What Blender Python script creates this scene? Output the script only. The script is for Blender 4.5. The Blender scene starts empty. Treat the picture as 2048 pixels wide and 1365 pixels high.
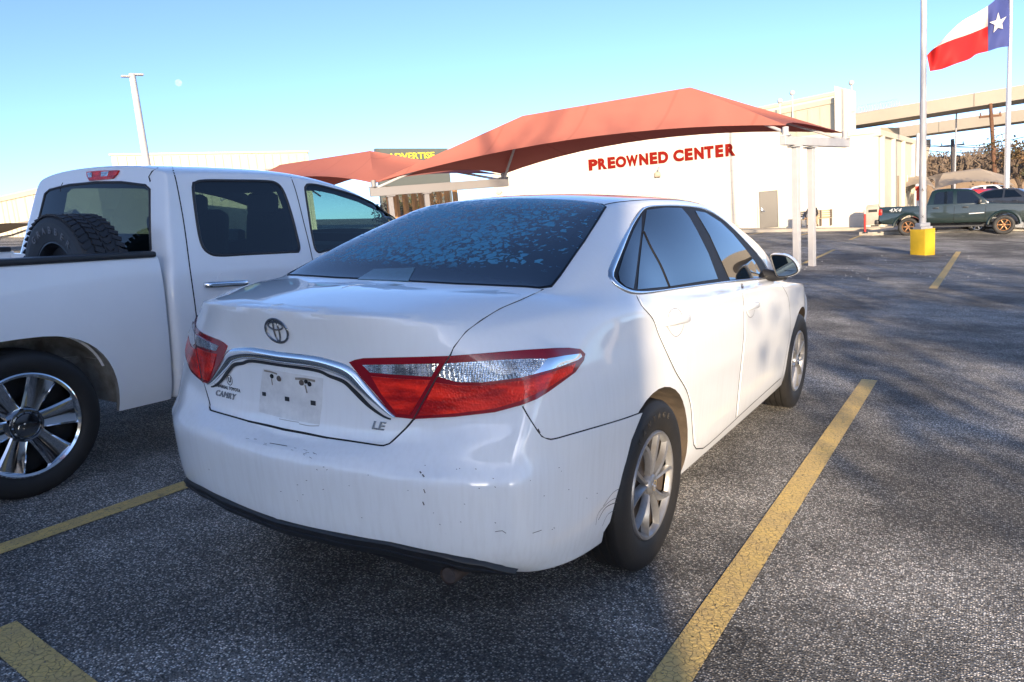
import bpy, bmesh, math, random
from mathutils import Vector, Matrix, Quaternion
from mathutils.bvhtree import BVHTree
from mathutils.geometry import delaunay_2d_cdt
random.seed(7)
scene = bpy.context.scene
C = scene.collection
V = Vector
R = math.radians

# ------------------------------------------------------------------ camera
# The near lot is a plane that slopes; "lot frame" = x right of the sedan, y along it, z off the asphalt.
CP = V((1.9051, -1.5059, 1.3842)); YAW, PIT, ROL = R(32.199), R(9.8665), R(-0.622); FPX = 1482.27
UP_LOT = V((-0.0672, -0.0355, 0.9971)).normalized()
M3 = UP_LOT.rotation_difference(V((0, 0, 1))).to_matrix()      # lot frame -> world (gravity upright)
M4 = M3.to_4x4()
_f = V((-math.sin(YAW)*math.cos(PIT), math.cos(YAW)*math.cos(PIT), -math.sin(PIT)))
_r = V((math.cos(YAW), math.sin(YAW), 0)); _u = _r.cross(_f)
CR = _r*math.cos(ROL) + _u*math.sin(ROL); CU = -_r*math.sin(ROL) + _u*math.cos(ROL); CF = _f
cam_d = bpy.data.cameras.new('camera'); cam = bpy.data.objects.new('camera', cam_d); C.objects.link(cam)
cam_d.sensor_width = 36; cam_d.lens = FPX/2048*36; cam_d.clip_start = 0.05; cam_d.clip_end = 4000
_m = Matrix((CR, CU, -CF)).transposed()
cam.matrix_world = Matrix.Translation(M3 @ CP) @ (M3 @ _m).to_4x4()
scene.camera = cam

# ------------------------------------------------------------------ sky, sun, exposure
SUN_EL = 12.5
sd = M3 @ V((0.49, -0.87, 0)); SUN_AZ = math.atan2(sd.x, sd.y)      # bearing of the sun from +Y towards +X
world = bpy.data.worlds.new('World'); scene.world = world; world.use_nodes = True
wn = world.node_tree.nodes; wl = world.node_tree.links
bg = wn['Background']; sky = wn.new('ShaderNodeTexSky'); sky.sky_type = 'NISHITA'; sky.sun_disc = False
sky.sun_elevation = R(SUN_EL); sky.sun_rotation = SUN_AZ
sky.altitude = 100; sky.air_density = 0.4; sky.dust_density = 0.5; sky.ozone_density = 1.9
wl.new(sky.outputs[0], bg.inputs[0]); bg.inputs[1].default_value = 0.08
sun_d = bpy.data.lights.new('sun', 'SUN'); sun = bpy.data.objects.new('sun', sun_d); C.objects.link(sun)
sun_d.energy = 2.0; sun_d.angle = R(0.55); sun_d.color = (1.0, 0.80, 0.56)
SV = V((math.sin(SUN_AZ)*math.cos(R(SUN_EL)), math.cos(SUN_AZ)*math.cos(R(SUN_EL)), math.sin(R(SUN_EL))))
sun.rotation_euler = SV.to_track_quat('Z', 'Y').to_euler(); sun.location = (10, -20, 30)
scene.view_settings.view_transform = 'Standard'; scene.view_settings.look = 'None'
scene.view_settings.exposure = 2.27; scene.view_settings.gamma = 1; scene.view_settings.use_curve_mapping = False

# ------------------------------------------------------------------ helpers
def ray(px, py): return (CF + CR*((px-1024)/FPX) - CU*((py-682.5)/FPX))
def at(px, py, depth): return CP + ray(px, py)*depth            # lot frame, depth along the view axis
def atw(px, py, depth): return M3 @ at(px, py, depth)           # world
def onx(px, py, X): d = ray(px, py); return CP + d*((X-CP.x)/d.x)
def ony(px, py, Y): d = ray(px, py); return CP + d*((Y-CP.y)/d.y)
def onz(px, py, Z=0.0): d = ray(px, py); return CP + d*((Z-CP.z)/d.z)
def prof(t, keys):
    if t <= keys[0][0]: return keys[0][1]
    for (a, b), (c, d) in zip(keys, keys[1:]):
        if t <= c: return b+(d-b)*(t-a)/(c-a)
    return keys[-1][1]

_mats = {}
def mat(name, col, rough=0.5, metal=0.0, coat=0.0, spec=0.5, noise=0.0, nscale=8.0, bump=0.0, bscale=60.0, emis=None, col2=None, trans=0.0, alpha=None, build=None):
    if name in _mats: return _mats[name]
    m = bpy.data.materials.new(name); m.use_nodes = True; _mats[name] = m
    nt = m.node_tree; N = nt.nodes; L = nt.links; b = N['Principled BSDF']
    b.inputs['Base Color'].default_value = (*col, 1); b.inputs['Roughness'].default_value = rough
    b.inputs['Metallic'].default_value = metal; b.inputs['Coat Weight'].default_value = coat; b.inputs['Coat Roughness'].default_value = 0.04
    b.inputs['Specular IOR Level'].default_value = spec
    tc = N.new('ShaderNodeTexCoord')
    if noise or col2:
        n = N.new('ShaderNodeTexNoise'); n.inputs['Scale'].default_value = nscale; n.inputs['Detail'].default_value = 8; n.inputs['Roughness'].default_value = 0.65
        L.new(tc.outputs['Object'], n.inputs['Vector'])
        rr = N.new('ShaderNodeMapRange'); rr.inputs[1].default_value = 0.3; rr.inputs[2].default_value = 0.7
        L.new(n.outputs['Fac'], rr.inputs[0])
        mx = N.new('ShaderNodeMix'); mx.data_type = 'RGBA'; L.new(rr.outputs[0], mx.inputs[0])
        c2 = col2 if col2 else tuple(c*(1-noise) for c in col)
        mx.inputs[6].default_value = (*col, 1); mx.inputs[7].default_value = (*c2, 1)
        L.new(mx.outputs[2], b.inputs['Base Color'])
    if bump:
        n2 = N.new('ShaderNodeTexNoise'); n2.inputs['Scale'].default_value = bscale; n2.inputs['Detail'].default_value = 6
        L.new(tc.outputs['Object'], n2.inputs['Vector'])
        bp = N.new('ShaderNodeBump'); bp.inputs['Strength'].default_value = bump; bp.inputs['Distance'].default_value = 0.01
        L.new(n2.outputs['Fac'], bp.inputs['Height']); L.new(bp.outputs[0], b.inputs['Normal'])
    if emis: b.inputs['Emission Color'].default_value = (*emis[0], 1); b.inputs['Emission Strength'].default_value = emis[1]
    if trans: b.inputs['Transmission Weight'].default_value = trans
    if alpha is not None: b.inputs['Alpha'].default_value = alpha
    if build: build(nt, b, tc)
    return m

def mesh_obj(name, bm, m=None, parent=None, smooth=True, mats=None):
    me = bpy.data.meshes.new(name); bmesh.ops.recalc_face_normals(bm, faces=bm.faces) if smooth != 'keep' else None
    bm.to_mesh(me); bm.free()
    for x in (mats or ([m] if m else [])): me.materials.append(x)
    if smooth:
        for p in me.polygons: p.use_smooth = True
        if smooth is True: me.set_sharp_from_angle(angle=R(38))
    o = bpy.data.objects.new(name, me); C.objects.link(o)
    if parent: o.parent = parent
    return o
def tag(o, label=None, cat=None, group=None, kind=None):
    if label: o['label'] = label
    if cat: o['category'] = cat
    if group: o['group'] = group
    if kind: o['kind'] = kind
    return o
def thing(name, label, cat, loc=(0, 0, 0), rot=None, group=None):
    o = bpy.data.objects.new(name, None); C.objects.link(o); o.empty_display_size = 0.2
    if isinstance(rot, Matrix): o.matrix_world = Matrix.Translation(V(loc)) @ rot.to_4x4()
    else:
        o.location = loc
        if rot is not None: o.rotation_euler = (0, 0, rot)
    return tag(o, label, cat, group)
def bm_box(bm, c, s, rz=0.0, mi=0, bevel=0.0, rot=None):
    T = Matrix.Translation(V(c)) @ (rot.to_4x4() if rot is not None else Matrix.Rotation(rz, 4, 'Z')) @ Matrix.Diagonal((s[0], s[1], s[2], 1))
    vs = bmesh.ops.create_cube(bm, size=1, matrix=T)['verts']
    fs = set(f for v in vs for f in v.link_faces)
    for f in fs: f.material_index = mi
    if bevel:
        es = list(set(e for v in vs for e in v.link_edges))
        bmesh.ops.bevel(bm, geom=es, offset=bevel, segments=2, affect='EDGES', profile=0.5)
    return vs
def bm_tube(bm, pts, r, seg=10, cap=True, mi=0, radii=None):
    pts = [V(p) for p in pts]; rings = []; n = len(pts)
    ref = None
    for i, p in enumerate(pts):
        t = (pts[min(i+1, n-1)]-pts[max(i-1, 0)]).normalized()
        if ref is None: ref = t.orthogonal().normalized()
        ref = (ref - t*ref.dot(t)).normalized(); b = t.cross(ref)
        rr = radii[i] if radii else r
        rings.append([bm.verts.new(p + (ref*math.cos(a)+b*math.sin(a))*rr) for a in [2*math.pi*k/seg for k in range(seg)]])
    for A, B in zip(rings, rings[1:]):
        for k in range(seg):
            f = bm.faces.new((A[k], A[(k+1) % seg], B[(k+1) % seg], B[k])); f.material_index = mi
    if cap:
        f = bm.faces.new(rings[0][::-1]); f.material_index = mi; f = bm.faces.new(rings[-1]); f.material_index = mi
    return rings
def bm_lathe(bm, prof_, axis='X', seg=48, c=(0, 0, 0), mi=0, close=False):
    # prof_: list of (along axis, radius)
    c = V(c); rings = []
    for a, r in prof_:
        ring = []
        for k in range(seg):
            t = 2*math.pi*k/seg
            if axis == 'X': p = V((a, r*math.cos(t), r*math.sin(t)))
            elif axis == 'Y': p = V((r*math.cos(t), a, r*math.sin(t)))
            else: p = V((r*math.cos(t), r*math.sin(t), a))
            ring.append(bm.verts.new(c+p))
        rings.append(ring)
    if close: rings.append(rings[0])
    for A, B in zip(rings, rings[1:]):
        for k in range(seg):
            f = bm.faces.new((A[k], A[(k+1) % seg], B[(k+1) % seg], B[k])); f.material_index = mi
    if not close:
        for ring, pr in ((rings[0], prof_[0]), (rings[-1], prof_[-1])):
            if pr[1] > 1e-4:
                f = bm.faces.new(ring); f.material_index = mi
    return rings
def bm_poly(bm, pts, thick, mi=0):
    # extruded polygon: pts 3D loop, thick vector
    t = V(thick); a = [bm.verts.new(V(p)) for p in pts]; b = [bm.verts.new(V(p)+t) for p in pts]; n = len(a)
    fs = [bm.faces.new(a[::-1]), bm.faces.new(b)] + [bm.faces.new((a[i], a[(i+1) % n], b[(i+1) % n], b[i])) for i in range(n)]
    for f in fs: f.material_index = mi
def catmull(pts, closed=False, step=None, n=6):
    pts = [V(p) for p in pts]; out = []; N = len(pts)
    for i in range(N if closed else N-1):
        p1, p2 = pts[i], pts[(i+1) % N]
        p0 = pts[(i-1) % N] if (closed or i > 0) else p1*2-p2
        p3 = pts[(i+2) % N] if (closed or i < N-2) else p2*2-p1
        k = max(1, int((p2-p1).length/step)) if step else n
        for j in range(k):
            t = j/k
            out.append(0.5*((2*p1)+(-p0+p2)*t+(2*p0-5*p1+4*p2-p3)*t*t+(-p0+3*p1-3*p2+p3)*t*t*t))
    if not closed: out.append(pts[-1])
    return out
def resample(pts, closed, step):
    pts = [V(p) for p in pts]; out = []; N = len(pts)
    for i in range(N if closed else N-1):
        a, b = pts[i], pts[(i+1) % N]; k = max(1, int(round((b-a).length/step)))
        out += [a.lerp(b, j/k) for j in range(k)]
    if not closed: out.append(pts[-1])
    return out
def inside(p, poly):
    c = False; n = len(poly); j = n-1
    for i in range(n):
        a, b = poly[i], poly[j]
        if (a.y > p.y) != (b.y > p.y) and p.x < (b.x-a.x)*(p.y-a.y)/(b.y-a.y)+a.x: c = not c
        j = i
    return c
def tri2d(outline, step):
    """dense triangulation of a 2D outline -> (2D points, faces, number of boundary points)"""
    ol = [V((p.x, p.y)) for p in outline]; n = len(ol)
    xs = [p.x for p in ol]; ys = [p.y for p in ol]; pts = list(ol)
    y = min(ys)+step*0.5; row = 0
    while y < max(ys):
        x = min(xs)+step*(0.5 if row % 2 else 0.0)+step*0.25
        while x < max(xs):
            q = V((x, y))
            if inside(q, ol) and all((q-b).length_squared > (step*0.45)**2 for b in ol): pts.append(q)
            x += step
        y += step*0.87; row += 1
    r = delaunay_2d_cdt(pts, [], [list(range(n))], 1, 1e-5)
    return r[0], r[2], n, r[1]

MIR = [0.0]      # mirror plane x of the vehicle being built
class Shell:
    """surface that pixel outlines, seen from the tripod, are measured onto; lot frame"""
    def __init__(s, verts, faces, normals):
        s.v = verts; s.f = faces; s.n = normals; s.t = BVHTree.FromPolygons(verts, faces)
    def nrm(s, p, fi):
        f = s.f[fi]; w = [1/((s.v[k]-p).length+1e-5)**1.0 for k in f]
        # bilinear-ish smooth normal
        n = V((0, 0, 0))
        for k, q in zip(f, w): n += s.n[k]*q
        return n.normalized()
    def hit(s, q):
        if len(q) == 3:
            loc, n, fi, d = s.t.find_nearest(q)
        else:
            d = ray(q[0], q[1]); loc, n, fi, dd = s.t.ray_cast(CP, d.normalized())
            if loc is None:
                # nearest point to the ray
                best = None
                for k in range(60):
                    p = CP + d*(1.2+k*0.12); l2, n2, f2, d2 = s.t.find_nearest(p)
                    if best is None or d2 < best[0]: best = (d2, l2, f2)
                loc, fi = best[1], best[2]
        return loc, s.nrm(loc, fi)
def patch(name, sh, outline, off, m, parent, base, step=10, depth=0.004, side=None, mirror=False, smooth=None, label=None, proj=None, relief=None):
    """a thin moulded piece lying on the shell. outline in pixels, or proj=('x'/'y'/'z', sign, far) with outline in metres"""
    ol = catmull(outline, True, step=smooth) if smooth else [V(p) for p in outline]
    ol = resample(ol, True, step)
    p2, fs, nb, edges = tri2d(ol, step)
    out = []; inn = []; nn = []
    for q in p2:
        if proj:
            ax, sg, far = proj
            o, d = {'x': (V((far, q[0], q[1])), V((-sg, 0, 0))), 'y': (V((q[0], far, q[1])), V((0, -sg, 0))), 'z': (V((q[0], q[1], far)), V((0, 0, -sg)))}[ax]
            loc, n0, fi, dd = sh.t.ray_cast(o, d)
            if loc is None: loc, n0, fi, dd = sh.t.find_nearest(o+d*abs(far))
            n = sh.nrm(loc, fi)
        else: loc, n = sh.hit(q)
        rr = relief(loc) if relief else 0
        out.append(loc+n*(off+rr)); inn.append(loc-n*depth); nn.append(n)
    me = bpy.data.meshes.new(name)
    # boundary edges
    cnt = {}
    for f in fs:
        for i in range(len(f)):
            e = (f[i], f[(i+1) % len(f)]); cnt[e] = 1
    bd = [e for e in cnt if (e[1], e[0]) not in cnt]
    nv = len(out); verts = out+inn; sgn = -1 if mirror else 1
    if mirror: verts = [V((2*MIR[0]-v.x, v.y, v.z)) for v in verts]; nn = [V((-v.x, v.y, v.z)) for v in nn]
    # orientation
    f0 = fs[0]; gn = (out[f0[1]]-out[f0[0]]).cross(out[f0[2]]-out[f0[0]])
    flip = (sum(((out[f[1]]-out[f[0]]).cross(out[f[2]]-out[f[0]])).dot((V((-nn[f[0]].x, nn[f[0]].y, nn[f[0]].z)) if mirror else nn[f[0]])) for f in fs[:40]) < 0) != mirror
    F = [tuple(f[::-1]) if flip else tuple(f) for f in fs]
    # rims use their own vertices so that the face keeps its smooth shading
    rim = []; rv = []
    idx = {}
    def dv(i, k):
        if (i, k) not in idx: idx[(i, k)] = len(verts)+len(rv); rv.append(verts[i+k*nv].copy())
        return idx[(i, k)]
    for a, b in bd:
        q = (dv(a, 0), dv(a, 1), dv(b, 1), dv(b, 0)); rim.append(q if not flip else q[::-1])
    base = V(base)
    allv = verts+rv
    me.from_pydata([v-base for v in allv], [], F+rim)
    me.materials.append(m)
    for p in me.polygons: p.use_smooth = True
    nl = [n.copy() for n in nn]+[n.copy() for n in nn]
    me.update()
    rn = [V((0, 0, 0)) for _ in rv]
    for p in me.polygons[len(F):]:
        for vi in p.vertices: rn[vi-len(verts)] += p.normal
    nl += [(v.normalized() if v.length > 0 else V((0, 0, 1))) for v in rn]
    if not relief: me.normals_split_custom_set_from_vertices(nl)
    o = bpy.data.objects.new(name, me); C.objects.link(o); o.parent = parent
    if label: o['label'] = label
    return o
def ribbon(name, sh, line, w, off, m, parent, base, step=8, smooth=True, mirror=False, both=False, widths=None, bm=None, closed=False):
    own = bm is None
    if own: bm = bmesh.new()
    pts = catmull(line, closed, step=step) if smooth else resample(line, closed, step)
    H = [sh.hit(p) for p in pts]; n = len(H); base = V(base)
    for mir in ((False, True) if both else (mirror,)):
        L, Rr = [], []
        for i in range(n):
            p, nr = H[i]; a = H[(i-1) % n if closed else max(0, i-1)][0]; b = H[(i+1) % n if closed else min(n-1, i+1)][0]
            t = (b-a).normalized(); s = nr.cross(t).normalized()
            ww = (prof(i/(n-1), widths) if widths else w)/2
            A, B = p+nr*off-s*ww, p+nr*off+s*ww
            if mir: A, B = V((2*MIR[0]-A.x, A.y, A.z)), V((2*MIR[0]-B.x, B.y, B.z))
            L.append(bm.verts.new(A-base)); Rr.append(bm.verts.new(B-base))
        for i in range(n if closed else n-1):
            j = (i+1) % n
            bm.faces.new((L[i], L[j], Rr[j], Rr[i]) if not mir else (Rr[i], Rr[j], L[j], L[i]))
    if own: return mesh_obj(name, bm, m, parent, smooth='keep')
def raised(name, sh, line, w, h, m, parent, base, step=8, both=False, closed=False, widths=None, bm=None, smooth=True, off=0.0):
    """a rounded bar following the shell (chrome strips, seals)"""
    own = bm is None
    if own: bm = bmesh.new()
    pts = catmull(line, closed, step=step) if smooth else resample(line, closed, step)
    H = [sh.hit(p) for p in pts]; n = len(H); base = V(base)
    cs = [(-1, -0.3), (-0.85, 0.5), (-0.4, 0.95), (0, 1), (0.4, 0.95), (0.85, 0.5), (1, -0.3)]
    for mir in ((False, True) if both is True else ((False,) if both in (False, 1) else (True,))):
        rows = []
        for i in range(n):
            p, nr = H[i]; a = H[(i-1) % n if closed else max(0, i-1)][0]; b = H[(i+1) % n if closed else min(n-1, i+1)][0]
            t = (b-a).normalized(); s = nr.cross(t).normalized(); ww = (prof(i/(n-1), widths) if widths else w)/2
            row = []
            for x, y in cs:
                q = p+s*ww*x+nr*(h*y+off)
                if mir: q = V((2*MIR[0]-q.x, q.y, q.z))
                row.append(bm.verts.new(q-base))
            rows.append(row)
        for i in range(n if closed else n-1):
            A, B = rows[i], rows[(i+1) % n]
            for k in range(len(cs)-1):
                f = (A[k], A[k+1], B[k+1], B[k]); bm.faces.new(f if not mir else f[::-1])
    if own: return mesh_obj(name, bm, m, parent, smooth='keep')

# ------------------------------------------------------------------ materials of the vehicles
def _paint(nt, b, tc):
    N = nt.nodes; L = nt.links
    # road film: fine speckle, vertical run streaks and a dirtier lower body
    n1 = N.new('ShaderNodeTexNoise'); n1.inputs['Scale'].default_value = 3.0; n1.inputs['Detail'].default_value = 7
    n2 = N.new('ShaderNodeTexNoise'); n2.inputs['Scale'].default_value = 150.0; n2.inputs['Detail'].default_value = 3
    mp = N.new('ShaderNodeMapping'); mp.inputs['Scale'].default_value = (70, 70, 3.0)
    n3 = N.new('ShaderNodeTexNoise'); n3.inputs['Scale'].default_value = 1.0; n3.inputs['Detail'].default_value = 3
    L.new(tc.outputs['Object'], n1.inputs['Vector']); L.new(tc.outputs['Object'], n2.inputs['Vector'])
    L.new(tc.outputs['Object'], mp.inputs['Vector']); L.new(mp.outputs[0], n3.inputs['Vector'])
    sp = N.new('ShaderNodeSeparateXYZ'); L.new(tc.outputs['Object'], sp.inputs[0])
    zr = N.new('ShaderNodeMapRange'); zr.inputs[1].default_value = 1.0; zr.inputs[2].default_value = 0.2; zr.inputs[3].default_value = 0.25; zr.inputs[4].default_value = 1.0
    L.new(sp.outputs[2], zr.inputs[0])
    def mr(src, a, c, d=0.0, e=1.0):
        r = N.new('ShaderNodeMapRange'); r.inputs[1].default_value = a; r.inputs[2].default_value = c; r.inputs[3].default_value = d; r.inputs[4].default_value = e
        L.new(src, r.inputs[0]); return r.outputs[0]
    def ma(op, a, c):
        r = N.new('ShaderNodeMath'); r.operation = op
        for i, q in enumerate((a, c)):
            if isinstance(q, (int, float)): r.inputs[i].default_value = q
            else: L.new(q, r.inputs[i])
        return r.outputs[0]
    dirt = ma('MULTIPLY', ma('ADD', ma('MULTIPLY', mr(n1.outputs['Fac'], 0.35, 0.7), 0.45), ma('MULTIPLY', mr(n3.outputs['Fac'], 0.42, 0.7), 0.55)), zr.outputs[0])
    dirt = ma('ADD', dirt, ma('MULTIPLY', mr(n2.outputs['Fac'], 0.68, 0.78), ma('MULTIPLY', zr.outputs[0], 0.5)))
    mx = N.new('ShaderNodeMix'); mx.data_type = 'RGBA'; L.new(ma('MULTIPLY', dirt, 0.30), mx.inputs[0])
    mx.inputs[6].default_value = (0.87, 0.88, 0.88, 1); mx.inputs[7].default_value = (0.56, 0.53, 0.48, 1)
    L.new(mx.outputs[2], b.inputs['Base Color'])
    L.new(ma('ADD', ma('MULTIPLY', dirt, 0.14), 0.015), b.inputs['Coat Roughness'])
    b.inputs['Coat IOR'].default_value = 1.62
M_paint = mat('white_car_paint', (0.87, 0.88, 0.89), rough=0.45, coat=1.0, spec=0.3, build=_paint)
M_paint2 = mat('white_truck_paint', (0.86, 0.87, 0.88), rough=0.45, coat=1.0, spec=0.3, noise=0.05, nscale=2)
M_black = mat('black_plastic', (0.018, 0.018, 0.02), rough=0.45, bump=0.15, bscale=400)
M_gap = mat('panel_gap_dark', (0.012, 0.012, 0.013), rough=0.9)
M_under = mat('dusty_wheel_well', (0.10, 0.075, 0.055), rough=0.9, noise=0.6, nscale=9, bump=0.4, bscale=30)
M_chrome = mat('chrome', (0.78, 0.80, 0.82), rough=0.07, metal=1.0)
M_satin = mat('bright_window_trim', (0.80, 0.82, 0.84), rough=0.16, metal=1.0)
M_glass = mat('tinted_car_glass', (0.004, 0.007, 0.012), rough=0.015, spec=0.6, coat=.35)
def _frost(nt, b, tc):
    # drying dew: patches of film with dark cracks between, thin towards the edge of the pane
    N = nt.nodes; L = nt.links
    mp = N.new('ShaderNodeMapping'); mp.inputs['Scale'].default_value = (9, 9.5, 9.5); L.new(tc.outputs['Object'], mp.inputs['Vector'])
    wz = N.new('ShaderNodeTexNoise'); wz.inputs['Scale'].default_value = 2.2; wz.inputs['Detail'].default_value = 4; L.new(mp.outputs[0], wz.inputs['Vector'])
    va = N.new('ShaderNodeVectorMath'); va.operation = 'MULTIPLY_ADD'; va.inputs[1].default_value = (1.1, 1.1, 1.1); L.new(wz.outputs['Color'], va.inputs[0]); L.new(mp.outputs[0], va.inputs[2])
    vo = N.new('ShaderNodeTexVoronoi'); vo.feature = 'DISTANCE_TO_EDGE'; vo.inputs['Scale'].default_value = 2.2; L.new(va.outputs[0], vo.inputs['Vector'])
    big = N.new('ShaderNodeTexNoise'); big.inputs['Scale'].default_value = 5; big.inputs['Detail'].default_value = 5; L.new(tc.outputs['Object'], big.inputs['Vector'])
    sp = N.new('ShaderNodeSeparateXYZ'); L.new(tc.outputs['Object'], sp.inputs[0])
    def ma(op, a, c):
        r = N.new('ShaderNodeMath'); r.operation = op
        for i, q in enumerate((a, c)):
            if isinstance(q, (int, float)): r.inputs[i].default_value = q
            else: L.new(q, r.inputs[i])
        return r.outputs[0]
    def mr(src, a, c, d=0.0, e=1.0):
        r = N.new('ShaderNodeMapRange'); r.inputs[1].default_value = a; r.inputs[2].default_value = c; r.inputs[3].default_value = d; r.inputs[4].default_value = e
        L.new(src, r.inputs[0]); return r.outputs[0]
    zc = mr(sp.outputs[2], 1.17, 1.20); xr = mr(sp.outputs[0], 0.62, 0.25); xl = mr(sp.outputs[0], -0.66, -0.35)
    region = ma('MULTIPLY', ma('MULTIPLY', zc, xr), xl)
    thr = ma('ADD', ma('MULTIPLY', ma('SUBTRACT', 1.0, region), 0.26), ma('ADD', .015, ma('MULTIPLY', mr(big.outputs['Fac'], 0.35, 0.7), 0.10)))
    film = mr(ma('SUBTRACT', vo.outputs['Distance'], thr), -0.01, 0.05)
    film = ma('MULTIPLY', film, zc)
    mx = N.new('ShaderNodeMix'); mx.data_type = 'RGBA'; L.new(film, mx.inputs[0])
    mx.inputs[6].default_value = (0.006, 0.016, 0.034, 1); mx.inputs[7].default_value = (0.065, 0.25, 0.38, 1)
    L.new(mx.outputs[2], b.inputs['Base Color'])
    L.new(ma('ADD', ma('MULTIPLY', film, 0.30), 0.02), b.inputs['Coat Roughness'])
    L.new(ma('SUBTRACT', 1.0, ma('MULTIPLY', film, 0.7)), b.inputs['Coat Weight'])
M_rear_glass = mat('dewy_rear_glass', (0.01, 0.02, 0.04), rough=0.4, spec=0.05, coat=1.0, build=_frost)
def _tread(nt, b, tc):
    N = nt.nodes; L = nt.links
    n = N.new('ShaderNodeTexNoise'); n.inputs['Scale'].default_value = 14; n.inputs['Detail'].default_value = 6; L.new(tc.outputs['Object'], n.inputs['Vector'])
    mx = N.new('ShaderNodeMix'); mx.data_type = 'RGBA'; L.new(n.outputs['Fac'], mx.inputs[0])
    mx.inputs[6].default_value = (0.007, 0.007, 0.008, 1); mx.inputs[7].default_value = (0.020, 0.018, 0.016, 1); L.new(mx.outputs[2], b.inputs['Base Color'])
M_rubber = mat('tyre_rubber', (0.02, 0.02, 0.02), rough=0.62, bump=0.1, bscale=120, build=_tread)
M_silver = mat('silver_wheel_cover', (0.34, 0.35, 0.37), rough=0.34, metal=0.55, noise=0.35, nscale=14, col2=(0.24, 0.225, 0.21))
M_dust = mat('dusty_steel', (0.16, 0.125, 0.10), rough=0.6, metal=0.2, noise=0.4, nscale=10)
def _red(nt, b, tc):
    N = nt.nodes; L = nt.links
    mp = N.new('ShaderNodeMapping'); mp.inputs['Scale'].default_value = (9, 3, 34); L.new(tc.outputs['Object'], mp.inputs['Vector'])
    w = N.new('ShaderNodeTexNoise'); w.inputs['Scale'].default_value = 1.0; w.inputs['Detail'].default_value = 2; L.new(mp.outputs[0], w.inputs['Vector'])
    cr = N.new('ShaderNodeValToRGB'); L.new(w.outputs['Fac'], cr.inputs[0])
    e = cr.color_ramp.elements; e[0].position = 0.38; e[0].color = (0.42, 0.004, 0.004, 1); e[1].position = 0.66; e[1].color = (1.0, 0.03, 0.012, 1)
    L.new(cr.outputs[0], b.inputs['Base Color'])
    v = N.new('ShaderNodeTexVoronoi'); v.inputs['Scale'].default_value = 130; L.new(tc.outputs['Object'], v.inputs['Vector'])
    bp = N.new('ShaderNodeBump'); bp.inputs['Strength'].default_value = 0.5; bp.inputs['Distance'].default_value = 0.004; L.new(v.outputs['Distance'], bp.inputs['Height']); L.new(bp.outputs[0], b.inputs['Normal'])
M_red = mat('red_lamp_lens', (0.5, 0.01, 0.008), rough=0.3, spec=.2, coat=.55, build=_red)
M_redrim = mat('dark_red_lamp_rim', (0.26, 0.004, 0.012), rough=0.25, spec=.3, coat=.8)
def _clear(nt, b, tc):
    N = nt.nodes; L = nt.links
    mp = N.new('ShaderNodeMapping'); mp.inputs['Scale'].default_value = (150, 150, 190); L.new(tc.outputs['Object'], mp.inputs['Vector'])
    w = N.new('ShaderNodeTexVoronoi'); w.distance = 'CHEBYCHEV'; w.inputs['Scale'].default_value = 1.0; w.inputs['Randomness'].default_value = 0.35; L.new(mp.outputs[0], w.inputs['Vector'])
    n = N.new('ShaderNodeTexNoise'); n.inputs['Scale'].default_value = 22; L.new(tc.outputs['Object'], n.inputs['Vector'])
    ad = N.new('ShaderNodeMath'); ad.operation = 'MULTIPLY_ADD'; ad.inputs[1].default_value = 0.8; L.new(w.outputs['Distance'], ad.inputs[0]); L.new(n.outputs['Fac'], ad.inputs[2])
    cr = N.new('ShaderNodeValToRGB'); L.new(ad.outputs[0], cr.inputs[0]); e = cr.color_ramp.elements
    e[0].position = 0.62; e[0].color = (0.92, 0.94, 0.96, 1); e[1].position = 1.05; e[1].color = (0.16, 0.17, 0.19, 1)
    L.new(cr.outputs[0], b.inputs['Base Color'])
    bp = N.new('ShaderNodeBump'); bp.inputs['Strength'].default_value = 0.8; bp.inputs['Distance'].default_value = 0.004; L.new(w.outputs['Distance'], bp.inputs['Height']); L.new(bp.outputs[0], b.inputs['Normal'])
M_clear = mat('clear_lamp_lens', (0.6, 0.62, 0.64), rough=0.12, metal=0.75, coat=1.0, build=_clear)

# ------------------------------------------------------------------ sedan body
def interp_rows(tab, x):
    return prof(x, tab)
RX = [0, .2, .4, .55, .67, .77, .845]                         # rear columns
plans = {  # row: rear plan y(x)
 0: [(0, .20), (.5, .22), (.75, .33), (.85, .45)],
 1: [(0, .075), (.3, .09), (.5, .13), (.65, .18), (.75, .26), (.85, .36)],
 2: [(0, .045), (.3, .06), (.5, .098), (.65, .15), (.75, .215), (.85, .31)],
 3: [(0, .03), (.3, .045), (.5, .08), (.65, .132), (.75, .195), (.85, .29)],
 4: [(0, .018), (.3, .033), (.5, .07), (.65, .122), (.75, .185), (.85, .275)],
 5: [(0, .034), (.3, .05), (.43, .075), (.5, .11), (.65, .155), (.75, .212), (.85, .30)],
 6: [(0, .09), (.3, .112), (.45, .135), (.5, .15), (.65, .18), (.75, .235), (.85, .315)],
 7: [(0, .115), (.3, .125), (.46, .15), (.6, .195), (.75, .265), (.85, .335)],
 8: [(0, .100), (.304, .12), (.46, .15), (.6, .21), (.75, .30), (.85, .385)],
 9: [(0, .088), (.2, .098), (.4, .135), (.55, .20), (.67, .28), (.77, .36), (.85, .45)],
 10: [(0, .078), (.2, .086), (.4, .135), (.53, .21), (.62, .285), (.69, .34), (.75, .40)]}
RZ = [ # rear z per row: centre, x=.55, corner
 (.335, .315, .25), (.358, .34, .275), (.39, .38, .345), (.49, .48, .45), (.605, .61, .60), (.64, .655, .66), (.662, .71, .725), (.775, .785, .80), (.94, .945, .93), (1.02, 1.01, .985), (1.09, 1.066, 1.035)]
SY = [.50, .66, .80, 1.02, 1.30, 1.60, 1.95, 2.35, 2.75, 3.15, 3.50, 3.85, 4.15, 4.45]
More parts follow.
